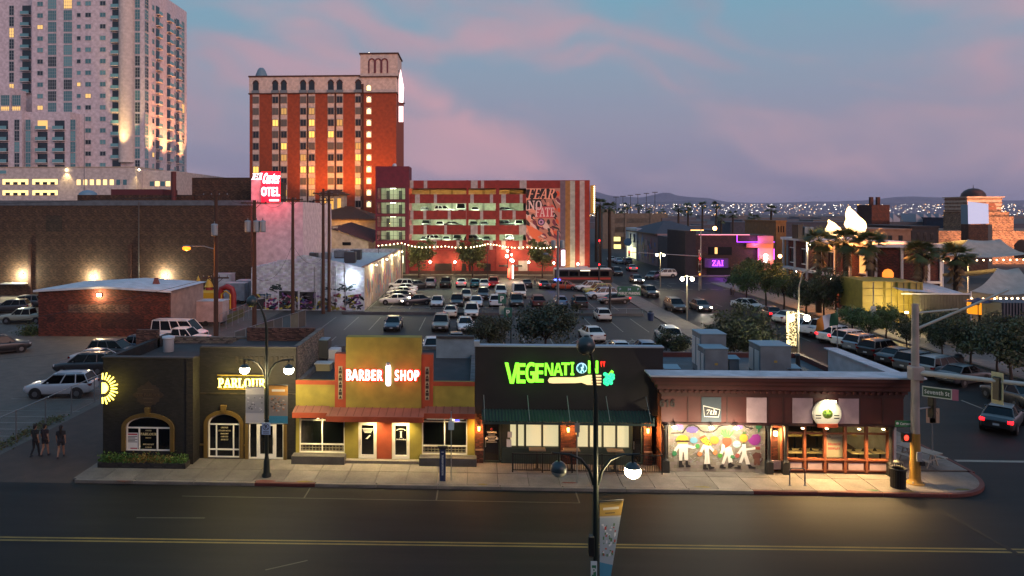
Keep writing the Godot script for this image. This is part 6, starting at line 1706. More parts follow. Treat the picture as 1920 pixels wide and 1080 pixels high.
func wire(a: Vector3,b: Vector3,sag: float,label: String) -> void:
	var pts := []
	for k in 13:
		var t := k / 12.0
		pts.append(a.lerp(b,t) - V(0,sag * 4.0 * t * (1.0 - t),0))
	var o := part(self,numbered("overhead_wire"),mk().path(pts,[0.02],4,false),mat("wire_black","0c0c0c",0.6))
	tag(o,label,"wire","overhead wires")
func make_left() -> void:
	# red brick shed with low white roof
	var z := -75.6
	var x0 := ax(72,z); var x1 := ax(318,z)
	var rb := mat("shed_brick","6e3524",0.88,0,"brick",1.9,0.7)
	var s := thing("brick_shed","low red brick shed with pale blue white roof and one wall light","building",Vector3.ZERO)
	var xm := (x0 + x1) / 2
	part(s,"front_wall",mk().ext([Vector2(x0,0),Vector2(x1,0),Vector2(x1,4.95),Vector2(xm,5.35),Vector2(x0,4.95)],V(0,0,z),Vector3.RIGHT,Vector3.UP,0.3),rb)
	part(s,"side_wall",mk().box(x1 - 0.3,x1,0,4.95,-85,z - 0.3),mat("shed_pale","a08c84",0.9,0,"fine",1.0))
	part(s,"side_wall",mk().box(x0,x0 + 0.3,0,4.95,-85,z - 0.3),rb)
	part(s,"back_wall",mk().box(x0 + 0.3,x1 - 0.3,0,4.95,-85,-84.7),rb)
	part(s,"paint_patch",mk().box(ax(128,z),ax(243,z),2.55,3.45,z,z + 0.012),mat("patch_grey","75594c",0.9,0,"brick",1.9,0.5))
	part(s,"paint_patch",mk().box(ax(190,z),ax(270,z),0.9,2.4,z,z + 0.012),mat("patch_dark","55291e",0.9,0,"brick",1.9,0.5))
	part(s,"paint_patch",mk().box(ax(88,z),ax(104,z),1.5,2.3,z,z + 0.012),mats["patch_dark"])
	var rm := mat("shed_roof","d2dde4",0.6,0.1,"fine",2.0)
	for e in [[x0 - 0.35,4.98,xm,5.42],[xm,5.42,x1 + 0.35,4.98]]:
		part(s,"roof_slope",mk().quad(V(e[0],e[1],z + 0.4),V(e[2],e[3],z + 0.4),V(e[2],e[3],-85.3),V(e[0],e[1],-85.3),Vector3.UP).quad(V(e[0],e[1] - 0.2,z + 0.4),V(e[2],e[3] - 0.2,z + 0.4),V(e[2],e[3],z + 0.4),V(e[0],e[1],z + 0.4),Vector3.BACK),rm)
	part(s,"roof_vent",mk().ext([Vector2(-0.35,0),Vector2(0.35,0),Vector2(0.1,0.7),Vector2(-0.1,0.7)],V(ax(291,-80),5.15,-80),Vector3.RIGHT,Vector3.UP,0.5),mat("vent_rust","6a3a30",0.7))
	lights_on(s,V(ax(187,z),ay(187,553,z),z),"ffd6a0",13.0)
	# wall of dark brown brick with its three lights
	z = -112.0
	var br := mat("brown_brick","5c4733",0.9,0,"brick",2.4,0.9)
	var w := thing("brown_brick_warehouse","huge windowless brown brick warehouse wall with pale coping","building")
	var wx := ax(470,z)
	part(w,"front_wall",mk().box(-180,wx,0,14.4,z - 0.5,z),br)
	part(w,"coping",mk().box(-180,wx + 0.1,14.4,15.2,z - 0.6,z + 0.1),mat("coping_slate","58626b",0.8,0,"fine",2.0))
	part(w,"side_wall",mk().box(wx - 0.5,wx,0,14.4,-150,z - 0.5),br)
	part(w,"roof",mk().box(-180,wx - 0.5,14.0,14.3,-150,z - 0.5),mats["roof_grey"])
	part(w,"upper_block",mk().box(ax(360,-118),ax(470,-118),14.3,ay(400,333,-118),-140,-118),br)
	part(w,"upper_block",mk().box(ax(145,-117),ax(360,-117) - 0.05,14.3,16.2,-139,-117),br)
	part(w,"roof_dome",mk().ball(V(ax(165,-120),16.0,-120),1.6,14,V(1,0.7,1),0.0),mats["galv_blue"])
	part(w,"red_roof_strip",mk().box(ax(208,-119),ax(305,-119),16.2,17.2,-125,-119),mat("strip_red","4a1a1e",0.7))
	part(w,"bricked_opening",mk().box(ax(86,z),ax(117,z),10.2,12.8,z,z + 0.03),mat("blocked_brick","463c2c",0.9,0,"brick",2.4,0.9))
	for u in [57,244]: part(w,"pilaster",mk().box(ax(u,z) - 0.22,ax(u,z) + 0.22,0,8.2,z,z + 0.25),mat("pilaster_red","54301f",0.85,0,"brick",2.4,0.6))
	part(w,"downpipe",mk().tube(V(ax(261,z),0,z + 0.12),V(ax(261,z),15,z + 0.12),0.08,-1,6),mat("pipe_dark","383838",0.6))
	part(w,"parapet_pipe",mk().tube(V(ax(328,-117),14.3,-116.5),V(ax(328,-117),20.0,-116.5),0.45,-1,8),mat("pipe_maroon","4c2422",0.8))
	for e in [[41,515],[175,519],[310,517]]:
		lights_on(w,V(ax(e[0],z),ay(e[0],e[1],z),z),"fff0c8",55.0,0.8)
	part(w,"canopy",mk().box(ax(10,z),ax(52,z),ay(30,530,z) - 0.2,ay(30,530,z),z,z + 1.2),mats["galv_white"])
	var fl := thing("roof_flagpole","thin flagpole standing on the roof edge of the pale podium","pole",V(ax(158,-125),14.3,-125))
	part(fl,"shaft",mk().tube(Vector3.ZERO,V(0,16.5,0),0.1,0.05,6),mats["pole_wood"] if mats.has("pole_wood") else mats["galv"])
	# pink lit white block beside it
	var pk := thing("pale_plaster_block","tall blank pale plaster block beside the brown warehouse","building")
	var pz := -113.0
	var pw := mat("pale_plaster","d6c4c6",0.85,0,"fine",1.5)
	part(pk,"front_wall",mk().box(ax(471,pz),ax(568,pz),0,ay(520,379,pz),pz - 22,pz),pw)
	part(pk,"raised_corner",mk().box(ax(471,pz),ax(491,pz),ay(480,379,pz),ay(480,336,pz),pz - 3,pz - 0.05),pw)
	# hotel name sign on its roof
	var sg := thing("rooftop_hotel_sign","glowing red neon rooftop sign with white script and HOTEL letters","sign",V(ax(500,-112.7),ay(500,379,-112.7),-112.7))
	var k := 112.7 / 1350.0
	var px := func(u: float,v: float) -> Vector3: return V((u - 500) * k,-(v - 379) * k,0.3)
	var nw := glow("sign_pink_white","ffd8de",3.2,"ffffff")
	var nr := glow("sign_red","ff1430",1.3,"a01020")
	part(sg,"red_panel",mk().box((490 - 500) * k,(526.5 - 500) * k,0.0,58 * k,0,0.15),nr)
	lettering(sg,"neon_script","Cortez",nw,px.call(510.5,334),20 * k,0.2,31 * k,"Droid Serif",true,true)
	lettering(sg,"neon_letters","OTEL",nw,px.call(508.5,359),17 * k,0.2,35 * k)
	lettering(sg,"neon_script","El",nw,px.call(483,330),12 * k,0.2,19 * k,"Droid Serif",true,true)
	part(sg,"neon_strip",mk().box((506 - 500) * k,(524 - 500) * k,2 * k,5 * k,0.15,0.3),nw)
	for s2 in [-0.8,1.6]: part(sg,"support",mk().tube(V(s2,-0.1,-0.5),V(s2,4.5,-0.2),0.08,-1,6),mats["pipe_dark"])
	lamp(sg,V(0.8,2.4,2.0),"ff3048",26.0,1.0); lamp(sg,V(0.8,0.9,1.4),"ff4058",8.0,0.6)
	# graffiti building
	var gz := -97.0
	var gw := mat("bluewhite_block","c2d2de",0.85,0,"block",2.0,0.4)
	var g := thing("graffiti_building","low blue white block building with graffiti along its base","building")
	var gx0 := ax(471,gz); var gx1 := ax(683,gz)
	var tp := [Vector2(gx1,0),Vector2(gx1,ay(683,503,gz)),Vector2(ax(640,gz),ay(640,492,gz)),Vector2(ax(600,gz),ay(600,484,gz)),Vector2(ax(571,gz),ay(571,478,gz)),Vector2(ax(556,gz),ay(556,480,gz)),Vector2(ax(556,gz),ay(556,486,gz)),Vector2(ax(520,gz),ay(520,488,gz)),Vector2(ax(520,gz),ay(520,494,gz)),Vector2(gx0,ay(471,502,gz)),Vector2(gx0,0)]
	part(g,"front_wall",mk().ext(tp,V(0,0,gz),Vector3.RIGHT,Vector3.UP,0.3),gw)
	part(g,"side_wall",mk().box(gx1 - 0.3,gx1,0,5.85,-146,gz - 0.3),mat("mural_plaster","b5a898",0.85,0,"fine",1.2))
	part(g,"side_wall",mk().box(gx0,gx0 + 0.3,0,5.85,-111,gz - 0.3),gw)
	part(g,"back_wall",mk().box(gx0 + 0.3,gx1 - 0.3,0,5.85,-146,-145.7),gw)
	part(g,"roof",mk().box(gx0 + 0.3,gx1 - 0.3,4.9,5.1,-145.7,gz - 0.3),mat("roof_paleblue","a3bccd",0.8,0,"fine",2.0))
	part(g,"side_coping",mk().box(gx1 - 0.4,gx1 + 0.05,5.85,5.95,-146,gz),mat("coping_rust","7a5348",0.8))
	# painted scrawl at the foot of the wall, and the drawn-out colours on the side
	var gr := mk()
	var lay := 0.0
	for i in 150:
		var cu := rng.randf_range(486,680); var cv := rng.randf_range(553,579)
		if i < 22: cu = rng.randf_range(505,540) if i < 10 else rng.randf_range(615,664); cv = rng.randf_range(536,545)
		var c: Array = [[0.02,0.02,0.03],[0.03,0.1,0.16],[0.25,0.05,0.12],[0.12,0.06,0.2],[0.25,0.26,0.28],[0.3,0.28,0.05]][rng.randi() % 6]
		if i < 22: c = [0.01,0.03,0.03]
		gr.paint(c[0],c[1],c[2])
		lay += 0.0003
		var p := at(cu,cv,gz); var pr := p
		for j in 3:
			var q := p + V(rng.randf_range(-0.6,0.6),rng.randf_range(-0.4,0.4),0)
			q.y = maxf(q.y,0.15)
			var sd := (q - pr).cross(Vector3.BACK).normalized() * (0.07 if i < 22 else 0.11)
			gr.quad(pr - sd + V(0,0,0.005 + lay),pr + sd + V(0,0,0.005 + lay),q + sd + V(0,0,0.005 + lay),q - sd + V(0,0,0.005 + lay),Vector3.BACK)
			pr = q
	part(g,"graffiti_print",gr,tint("spray_paint",0.8)).set_meta("kind","stuff")
	var gm := mk()
	lay = 0.0
	for i in 160:
		var zz := rng.randf_range(-144,-98); var y0 := rng.randf_range(0.2,3.2)
		var c: Array = [[0.4,0.12,0.08],[0.1,0.2,0.25],[0.45,0.3,0.12],[0.3,0.12,0.25],[0.08,0.1,0.1],[0.5,0.42,0.36]][rng.randi() % 6]
		gm.paint(c[0],c[1],c[2]); lay += 0.0002
		var ww := rng.randf_range(0.15,0.9); var hh := rng.randf_range(0.8,2.4)
		var X := gx1 + 0.004 + lay
		gm.quad(V(X,y0,zz),V(X,y0 + rng.randf() * 0.4,zz - ww),V(X,y0 + hh,zz - ww + rng.randf_range(-0.5,0.5)),V(X,y0 + hh,zz + rng.randf_range(-0.3,0.3)),Vector3.RIGHT)
	part(g,"mural_print",gm,mats["spray_paint"]).set_meta("kind","stuff")
	for zz in [-104.0,-116.0,-128.0,-139.0]:
		part(g,"side_lamp",mk().bevel(gx1 + 0.5,gx1 + 0.75,5.6,5.75,zz - 0.2,zz + 0.2,0.03),glow("side_lamp","ffeec0",16.0))
		part(g,"lamp_arm",mk().tube(V(gx1,5.9,zz),V(gx1 + 0.62,5.78,zz),0.03,-1,5),mats["pipe_dark"])
		lamp(g,V(gx1 + 0.9,5.4,zz),"ffe8b0",16.0,0.15)
	lights_on(g,at(660,521,gz),"e8f0ff",9.0)
	for e in [[487,566,1.6,2.2],[541,570,2.6,2.6],[577,570,2.2,2.5]]:
		var p := at(e[0],580,gz)
		part(g,"doorway",mk().box(p.x - e[2] / 2,p.x + e[2] / 2,0.1,e[3],gz,gz + 0.004),mat("door_dark","1d2024",0.7))
		part(g,"door_frame",mk().box(p.x - e[2] / 2 - 0.1,p.x - e[2] / 2,0.1,e[3] + 0.1,gz,gz + 0.06).box(p.x + e[2] / 2,p.x + e[2] / 2 + 0.1,0.1,e[3] + 0.1,gz,gz + 0.06).box(p.x - e[2] / 2,p.x + e[2] / 2,e[3],e[3] + 0.1,gz,gz + 0.055),gw)
	for u in [590,602,630,648]: part(g,"conduit",mk().tube(V(ax(u,gz),0.3,gz + 0.08),V(ax(u,gz),ay(u,500,gz),gz + 0.08),0.04,-1,5),mats["galv"])
	var ri := 0
	for e in [[583,470,-118,2.2,1.3],[657,478,-116,1.8,1.6],[668,470,-124,1.8,1.5],[640,466,-128,2.4,1.2],[612,468,-124,1.6,1.0]]:
		var ac := thing("flat_roof_unit","%s air unit on the graffiti building's pale roof" % ["wide dark","square dark","tilted dark","long grey","small grey"][ri],"air conditioner",V(ax(e[0],e[2]),5.1,e[2]))
		part(ac,"housing",mk().bevel(-e[3] / 2,e[3] / 2,0.2,0.2 + e[4],-0.8,0.8,0.05),mats["cooler_dark"] if ri < 3 else mats["unit_grey"])
		part(ac,"fan_grille",mk().tube(V(0,0.2 + e[4],0),V(0,0.3 + e[4],0),0.55,-1,12),mats["galv_blue"])
		part(ac,"skid",mk().box(-e[3] / 2 + 0.1,e[3] / 2 - 0.1,0,0.2,-0.7,0.7),mats["pipe_dark"])
		ri += 1
	# poles and wires
	var pa := gp(405,648); var pb := gp(477,640); var pc := gp(549,598); var pd := gp(606,588); var pe := gp(617,584)
	var A := utility_pole(pa,15.4,"wooden utility pole with one transformer and an orange street light arm",[[0.0,11.6]],[15.0,10.0 - 3.2])
	part(A,"light_arm",mk().path([V(-0.1,9.65,0),V(-1.2,9.95,0.1),V(-2.4,9.95,0.2)],[0.05],6),mats["galv"])
	part(A,"lamp_head",mk().ball(V(-2.9,9.95,0.2),0.3,10,V(1.5,0.4,0.8)),mats["unit_grey"])
	part(A,"sodium_lamp",mk().ball(V(-2.9,9.75,0.25),0.34,10,V(1.3,0.7,0.9)),glow("sodium","ff7c14",3.2))
	lamp(A,V(-2.9,9.5,0.2),"ff9530",40.0,0.2)
	utility_pole(pb,14.6,"wooden utility pole with three transformers before the pale block",[[-0.55,11.9],[0.35,11.9],[1.0,11.9]],[14.3])
	utility_pole(pc,15.2,"bare wooden utility pole before the graffiti building",[],[14.9])
	utility_pole(pd,16.4,"left one of two dark utility poles standing close together",[],[15.8,14.9])
	utility_pole(pe,16.2,"right one of two dark utility poles standing close together",[],[15.6])
	wire(pa + V(0.9,15.1,0),pb + V(-0.9,14.4,0),0.4,"overhead wire from the transformer pole to its neighbour")
	wire(pb + V(0.9,14.4,0),pc + V(-0.9,15.0,0),0.8,"overhead wire from the three transformers to the bare pole")
	wire(pc + V(0.9,15.0,0),pd + V(-0.9,15.9,0),0.7,"overhead wire from the bare pole to the close pair")
	wire(pa + V(-1.2,15.1,0),V(-140,17,-74),2.0,"overhead wire running off past the brown warehouse, upper")
	wire(pa + V(0,6.9,0),V(-62,2.0,-50),1.2,"thin slack service wire falling across the left lot")
	wire(pb + V(0.2,6.5,0),pc + V(0,9.5,0),1.8,"low slack cable before the graffiti wall, left span")
	wire(pc + V(0,9.3,0),pd + V(0,7.5,0),1.6,"low slack cable before the graffiti wall, right span")
	# bouncy castle, trailers, fence
	var cz := -97.0
	var cs := thing("bouncy_castle","red and yellow bouncy castle with two yellow cones","bouncy castle",V(ax(388,cz),0,cz))
	var yl := mat("castle_yellow","b08a14",0.5); var rd := mat("castle_red","7d1c1c",0.5)
	for x in [-1.6,-0.1]:
		part(cs,"tower",mk().lathe(V(x,0,-1),[[0.5,0.0],[0.55,1.5],[0.5,3.0]],12),rd)
		part(cs,"cone",mk().lathe(V(x,3.0,-1),[[0.62,0.0],[0.3,0.8],[0.0,1.6]],12),yl)
	part(cs,"wall",mk().bevel(-2.0,1.6,0,2.6,-1.6,0.2,0.3),yl)
	part(cs,"base",mk().bevel(-2.1,1.7,0,0.8,-1.8,0.8,0.3),rd)
	var ar := mk()
	var ap := [V(2.0,0,0.4),V(2.0,2.2,0.4),V(2.2,2.9,0.4),V(2.9,3.2,0.4),V(3.6,2.9,0.4),V(3.8,2.2,0.4),V(3.8,0,0.4)]
	part(cs,"arch",ar.path(ap,[0.42],10),rd)
	part(cs,"arch_trim",mk().path([V(2.3,0.2,0.75),V(2.3,2.2,0.8),V(2.9,2.65,0.8),V(3.5,2.2,0.8),V(3.5,0.2,0.75)],[0.12],8),yl)
	var ti := 0
	for e in [[383,-84,5.2,2.9,"c0aaa6","pale pink box trailer beside the white van"],[444,-104,3.0,3.0,"8d99a5","grey white trailer behind the castle arch"],[466,-106,3.0,3.2,"8595a2","blue grey trailer beside the graffiti wall corner"],[421,-109,2.6,3.9,"b4bcc4","tall white trailer behind the bouncy castle"]]:
		var t := thing("box_trailer",e[5],"trailer",V(ax(e[0],e[1]),0,e[1]))
		part(t,"box",mk().bevel(-e[2] / 2,e[2] / 2,0.5,e[3],-1.1,1.1,0.05),mat("trailer_" + e[4],e[4],0.6,0,"fine",1.5))
		part(t,"roof",mk().bevel(-e[2] / 2 - 0.03,e[2] / 2 + 0.03,e[3],e[3] + 0.06,-1.13,1.13,0.02),mats["galv_white"])
		for sx in [-0.6,0.6]: part(t,"wheel",mk().tube(V(sx,0.32,0.95),V(sx,0.32,1.15),0.32,-1,12),mat("tyre","101010",0.85))
		part(t,"chassis",mk().box(-e[2] / 2 + 0.1,e[2] / 2 - 0.1,0.3,0.5,-0.9,0.9),mats["black_metal"])
		ti += 1
	var f2 := thing("tarp_fence","chain fence hung with grey and coloured tarps behind the black cafe","fence",Vector3.ZERO)
	var fa := gp(440,660); var fb := gp(573,612)
	for i in 9:
		var p := fa.lerp(fb,i / 8.0)
		part(f2,"post",mk().tube(p,p + V(0,2.0,0),0.04,-1,6),mats["galv"])
		if i < 8:
			var q := fa.lerp(fb,(i + 1) / 8.0)
			part(f2,"tarp",mk().quad(p + V(0,0.15,0),q + V(0,0.15,0),q + V(0,1.85,0),p + V(0,1.85,0),Vector3.BACK),mat("tarp_%d" % (i % 4),["4c5254","3f5a66","6a6a5a","555049"][i % 4],0.8,0,"fine",0.8))
	part(f2,"top_rail",mk().tube(fa + V(0,1.95,0),fb + V(0,1.95,0),0.03,-1,6),mats["galv"])
	var f3 := thing("yard_fence","thin steel yard fence rising beside the bouncy castle","fence",Vector3.ZERO)
	fa = gp(412,622); fb = gp(476,592)
	for i in 7:
		var p := fa.lerp(fb,i / 6.0)
		part(f3,"post",mk().tube(p,p + V(0,2.0,0),0.04,-1,6),mats["galv"])
	part(f3,"top_rail",mk().tube(fa + V(0,1.95,0),fb + V(0,1.95,0),0.03,-1,6),mats["galv"])
	part(f3,"mid_rail",mk().tube(fa + V(0,1.0,0),fb + V(0,1.0,0),0.03,-1,6),mats["galv"])
	part(f3,"board",mk().quad(fa.lerp(fb,0.2) + V(0,0.5,0.06),fa.lerp(fb,0.7) + V(0,0.5,0.06),fa.lerp(fb,0.7) + V(0,1.5,0.06),fa.lerp(fb,0.2) + V(0,1.5,0.06),Vector3.BACK),mat("board_olive","4c4a2a",0.8))
	rng.seed = 31
	var bs := thing("bush","small dark bush at the foot of the brick shed's left corner","bush",gp(57,628))
	var bl := mk()
	for i in 900:
		bl.paint(0.02 + rng.randf() * 0.03,0.04 + rng.randf() * 0.03,0.015)
		leaf(bl,V(rng.randfn(0.0,0.5),absf(rng.randfn(0.4,0.35)),rng.randfn(0.0,0.4)),0.13)
	part(bs,"foliage",bl,tint("leafy",0.7))
	part(bs,"stem",mk().tube(Vector3.ZERO,V(0,0.6,0),0.05,0.03,5),mats["pole_wood"])
# ---------- hotel, condominium tower, garage ----------
func win_mesh(w: float, h: float, fr: float, cols: int, rows: int) -> Array:      # [frame mesh, pane mesh], centred, facing +z
	var f := mk()
	f.box(-w / 2,-w / 2 + fr,-h / 2,h / 2,0,0.12); f.box(w / 2 - fr,w / 2,-h / 2,h / 2,0,0.12)
	f.box(-w / 2 + fr,w / 2 - fr,-h / 2,-h / 2 + fr,0,0.12); f.box(-w / 2 + fr,w / 2 - fr,h / 2 - fr,h / 2,0,0.12)
	for k in range(1,cols): f.box(-w / 2 + w * k / cols - fr * 0.35,-w / 2 + w * k / cols + fr * 0.35,-h / 2 + fr,h / 2 - fr,0,0.1)
	for k in range(1,rows): f.box(-w / 2 + fr,w / 2 - fr,-h / 2 + h * k / rows - fr * 0.35,-h / 2 + h * k / rows + fr * 0.35,0,0.1)
	return [f.mesh(),mk().quad(V(-w / 2,-h / 2,0.03),V(w / 2,-h / 2,0.03),V(w / 2,h / 2,0.03),V(-w / 2,h / 2,0.03),Vector3.BACK).mesh()]
func put_window(o: Node,ms: Array,pos: Vector3,turn: float,fm: Material,pm: Material) -> Node3D:
	var w := part(o,"window",ms[0],fm,pos)
	w.rotation.y = turn
	part(w,"pane",ms[1],pm)
	return w
func make_hotel() -> void:
	var z := -200.0
	var o := thing("hotel_tower","tall red brick hotel tower with cream top storey and arched sign block","building")
	var brick := mat("hotel_brick","9a4626",0.88,0,"fine",1.2,0.0)
	var cream := mat("hotel_cream","d8c4b6",0.85,0,"fine",2.0)
	var brown := mat("hotel_brown","4a2a1c",0.85,0,"fine",2.0)
	var X := func(u: float) -> float: return ax(u,z)
	var Y := func(v: float) -> float: return ay(600,v,z)
	var x0: float = X.call(468); var x1: float = X.call(743)
	part(o,"shaft",mk().box(x0,x1,0,Y.call(174),z - 20,z),brick)
	part(o,"top_storey",mk().box(x0 - 0.1,x1 + 0.1,Y.call(174) + 0.02,Y.call(144),z - 20.1,z + 0.1),cream)
	part(o,"ledge",mk().box(x0 - 0.3,x1 + 0.3,Y.call(174) - 0.3,Y.call(174),z - 20.3,z + 0.35),brown)
	part(o,"parapet_cap",mk().box(x0 - 0.3,X.call(676),Y.call(144),Y.call(144) + 0.4,z - 20.3,z + 0.3),brown)
	part(o,"sign_block",mk().box(X.call(676),x1 + 0.4,Y.call(146),Y.call(103),z - 10,z + 0.3),cream)
	part(o,"block_cap",mk().box(X.call(676) - 0.3,x1 + 0.7,Y.call(103),Y.call(100.5),z - 10.3,z + 0.6),brown)
	part(o,"block_ledge",mk().box(X.call(676) - 0.2,x1 + 0.5,Y.call(146),Y.call(144),z - 10.1,z + 0.5),brown)
	var arch := mk()
	for k in 3:
		var cx: float = X.call(697.5 + k * 12.0)
		var pts := [V(cx - 0.8,Y.call(138),z + 0.4),V(cx - 0.8,Y.call(117),z + 0.4)]
		for q in 7: pts.append(V(cx - cos(PI * q / 6.0) * 0.8,Y.call(117) + sin(PI * q / 6.0) * 0.8,z + 0.4))
		pts.append(V(cx + 0.8,Y.call(138),z + 0.4))
		arch.path(pts,[0.2],6)
	part(o,"arch_emblem",arch,mat("emblem_maroon","5a2430",0.7))
	part(o,"roof_dome",mk().lathe(V(X.call(484),Y.call(144),z - 3),[[2.0,0.0],[1.7,1.2],[1.1,2.6],[0.6,3.2],[0.0,3.3]],8),mat("dome_slate","5b7480",0.6))
	part(o,"antenna",mk().tube(V(X.call(568),Y.call(144),z - 3),V(X.call(568),Y.call(136),z - 3),0.06,-1,5),mats["pipe_dark"])
	part(o,"roof_lamp",mk().ball(V(X.call(691),Y.call(99.5),z - 1),0.3,8),glow("roof_beacon","ffe8d0",4.0))
	var ms := win_mesh(1.75,1.95,0.12,2,1)
	var gm := mat("hotel_pane","20262c",0.08); var cur := mat("hotel_pane_curtain","5a564e",0.3)
	var lit := glow("window_lit_warm","ffc25a",1.3,"a08050"); var half := glow("window_lit_dim","f0b860",0.5,"806848")
	var frm := mat("hotel_frame","6b5f55",0.6)
	var rows := [187.0,208.5,230.2,252.0,274.0,295.5,318.0,340.0,361.5,382.5]
	var cols := [480.0,516.5,532.5,568.7,584.7,620.6,637.0,672.0]
	for c in cols.size():
		var cx: float = X.call(cols[c])
		part(o,"window_strip",mk().box(cx - 0.95,cx + 0.95,Y.call(398),Y.call(174.5),z,z + 0.06),cream)
		if c in [1,3,5]: part(o,"strip_infill",mk().box(cx + 0.96,X.call(cols[c + 1]) - 0.96,Y.call(398),Y.call(174.5),z,z + 0.03),brown)
		for r in rows.size():
			var t := rng.randf()
			put_window(o,ms,V(cx,Y.call(rows[r]),z + 0.06),0.0,frm,lit if t < 0.1 else half if t < 0.25 else cur if t < 0.6 else gm)
		part(o,"top_window",mk().ext([Vector2(-0.8,-1.6),Vector2(0.8,-1.6),Vector2(0.8,1.0),Vector2(0.5,1.6),Vector2(0,1.9),Vector2(-0.5,1.6),Vector2(-0.8,1.0)],V(cx,Y.call(163),z + 0.15),Vector3.RIGHT,Vector3.UP,0.04),gm)
		part(o,"top_window_hood",mk().path([V(cx - 0.85,Y.call(163) + 1.0,z + 0.2),V(cx - 0.5,Y.call(163) + 1.65,z + 0.2),V(cx,Y.call(163) + 2.0,z + 0.2),V(cx + 0.5,Y.call(163) + 1.65,z + 0.2),V(cx + 0.85,Y.call(163) + 1.0,z + 0.2)],[0.14],5),brown)
		part(o,"balcony",mk().box(cx - 1.0,cx + 1.0,Y.call(174.2),Y.call(169),z + 0.12,z + 0.5),mat("balcony_slate","5d6a70",0.6))
	# stair column with bright arched windows
	part(o,"dark_pilaster",mk().box(X.call(676),X.call(682),Y.call(398),Y.call(158),z,z + 0.12),brown)
	var sl := glow("window_stair_lit","ffd88a",2.6,"d0b070")
	for r in range(-1,11):
		var vy: float = Y.call(187.0 + r * 21.75)
		var w := part(o,"stair_window_surround",mk().box(-0.75,0.75,-0.95,0.95,0,0.08),cream,V(X.call(691.7),vy,z + (0.1 if r < 0 else 0.0)))
		part(w,"stair_window",mk().ext([Vector2(-0.55,-0.75),Vector2(0.55,-0.75),Vector2(0.55,0.4),Vector2(0,0.75),Vector2(-0.55,0.4)],V(0,0,0.1),Vector3.RIGHT,Vector3.UP,0.02),sl)
	# vertical sign on the right flank
	var sg := thing("flank_neon_sign","pink white neon emblem on the hotel's right flank","sign",V(x1 + 0.4,Y.call(170),z - 4))
	part(sg,"neon_emblem",mk().ext([Vector2(0,-3),Vector2(1.2,-3.2),Vector2(1.4,1.0),Vector2(0.5,6.2),Vector2(0,3.5)],V(0.1,0,2.0),Vector3.RIGHT,Vector3.UP,0.3),glow("flank_pink","ffd0d0",2.2,"ffffff"))
	part(sg,"neon_bar",mk().box(0.1,1.3,-8.6,-4.2,1.7,2.0),mats["flank_pink"])
	part(sg,"bracket",mk().box(0,0.1,-8.6,6.0,1.5,2.2),mats["pipe_dark"])
	# warm light that washes the foot of the tower
	for u in [600,660,730]: spot(o,V(X.call(u),17.0,z + 9),V(X.call(u),32,z),"ff9a3c",260.0,60.0,0.5)
	# low tile roofed wings in front
	var tile := mat("clay_tile","7a4a30",0.85,0,"brick",1.2,0.6)
	var wng := thing("tile_roofed_wing","low wing with wide clay tile hip roof before the hotel","building")
	var tz := -172.0
	hip(wng,ax(566,tz),ax(708,tz),0,ay(640,411,tz),ay(640,386,tz),tz - 22,tz,mat("stucco_cream","cdbfa4",0.85,0,"fine",1.5),tile)
	part(wng,"attic_tower",mk().box(ax(600,tz - 10),ax(645,tz - 10),ay(620,400,tz - 10),ay(620,364,tz - 10),tz - 14,tz - 10),mats["stucco_cream"])
	hip(wng,ax(596,tz - 10),ax(649,tz - 10),0,ay(620,363,tz - 10),ay(620,355,tz - 10),tz - 15,tz - 9,null,tile)
	for u in [608,622,636]: part(wng,"attic_window",mk().box(ax(u,tz - 10) - 0.45,ax(u,tz - 10) + 0.45,ay(620,392,tz - 10),ay(620,372,tz - 10),tz - 10,tz - 9.94),glow("window_attic","ffb850",0.9,"806040"))
	lamp(wng,V(ax(650,tz),ay(650,416,tz),tz + 4),"ffae5a",30.0,0.4)
	var w2 := thing("white_gabled_house","white gabled house with dark red tile roof behind the graffiti building","building")
	tz = -152.0
	part(w2,"front_wall",mk().ext([Vector2(ax(568,tz),0),Vector2(ax(690,tz),0),Vector2(ax(690,tz),ay(690,452,tz)),Vector2(ax(626,tz),ay(626,431,tz)),Vector2(ax(568,tz),ay(568,446,tz))],V(0,0,tz),Vector3.RIGHT,Vector3.UP,0.4),mats["stucco_cream"])
	var rt := mat("tile_red","7a3a30",0.85,0,"brick",1.2,0.6)
	part(w2,"roof",mk().quad(V(ax(564,tz),ay(568,445,tz),tz + 0.5),V(ax(626,tz),ay(626,429,tz),tz + 0.5),V(ax(640,tz),ay(626,418,tz),tz - 12),V(ax(575,tz),ay(568,432,tz),tz - 12),Vector3.UP).quad(V(ax(626,tz),ay(626,429,tz),tz + 0.5),V(ax(700,tz),ay(700,455,tz),tz + 0.5),V(ax(706,tz),ay(700,440,tz),tz - 12),V(ax(640,tz),ay(626,418,tz),tz - 12),Vector3.UP),rt)
	part(w2,"chimney",mk().box(ax(626,tz) - 0.5,ax(626,tz) + 0.5,ay(626,440,tz),ay(626,425,tz),tz - 2,tz - 1),mats["stucco_cream"])
	for u in [575,650]: part(w2,"window",mk().box(ax(u,tz) - 0.9,ax(u,tz) + 0.9,ay(u,460,tz),ay(u,454,tz),tz,tz + 0.05),mats["dark_glass"])
	part(w2,"added_house_lamp",mk().ball(V(ax(580,tz),ay(580,457,tz),tz + 0.5),0.2,8),glow("added_house_lamp","ffd080",14.0))
	lamp(w2,V(ax(590,tz),ay(580,455,tz),tz + 1.5),"ffc880",10.0)  # lamp added to brighten the white house front
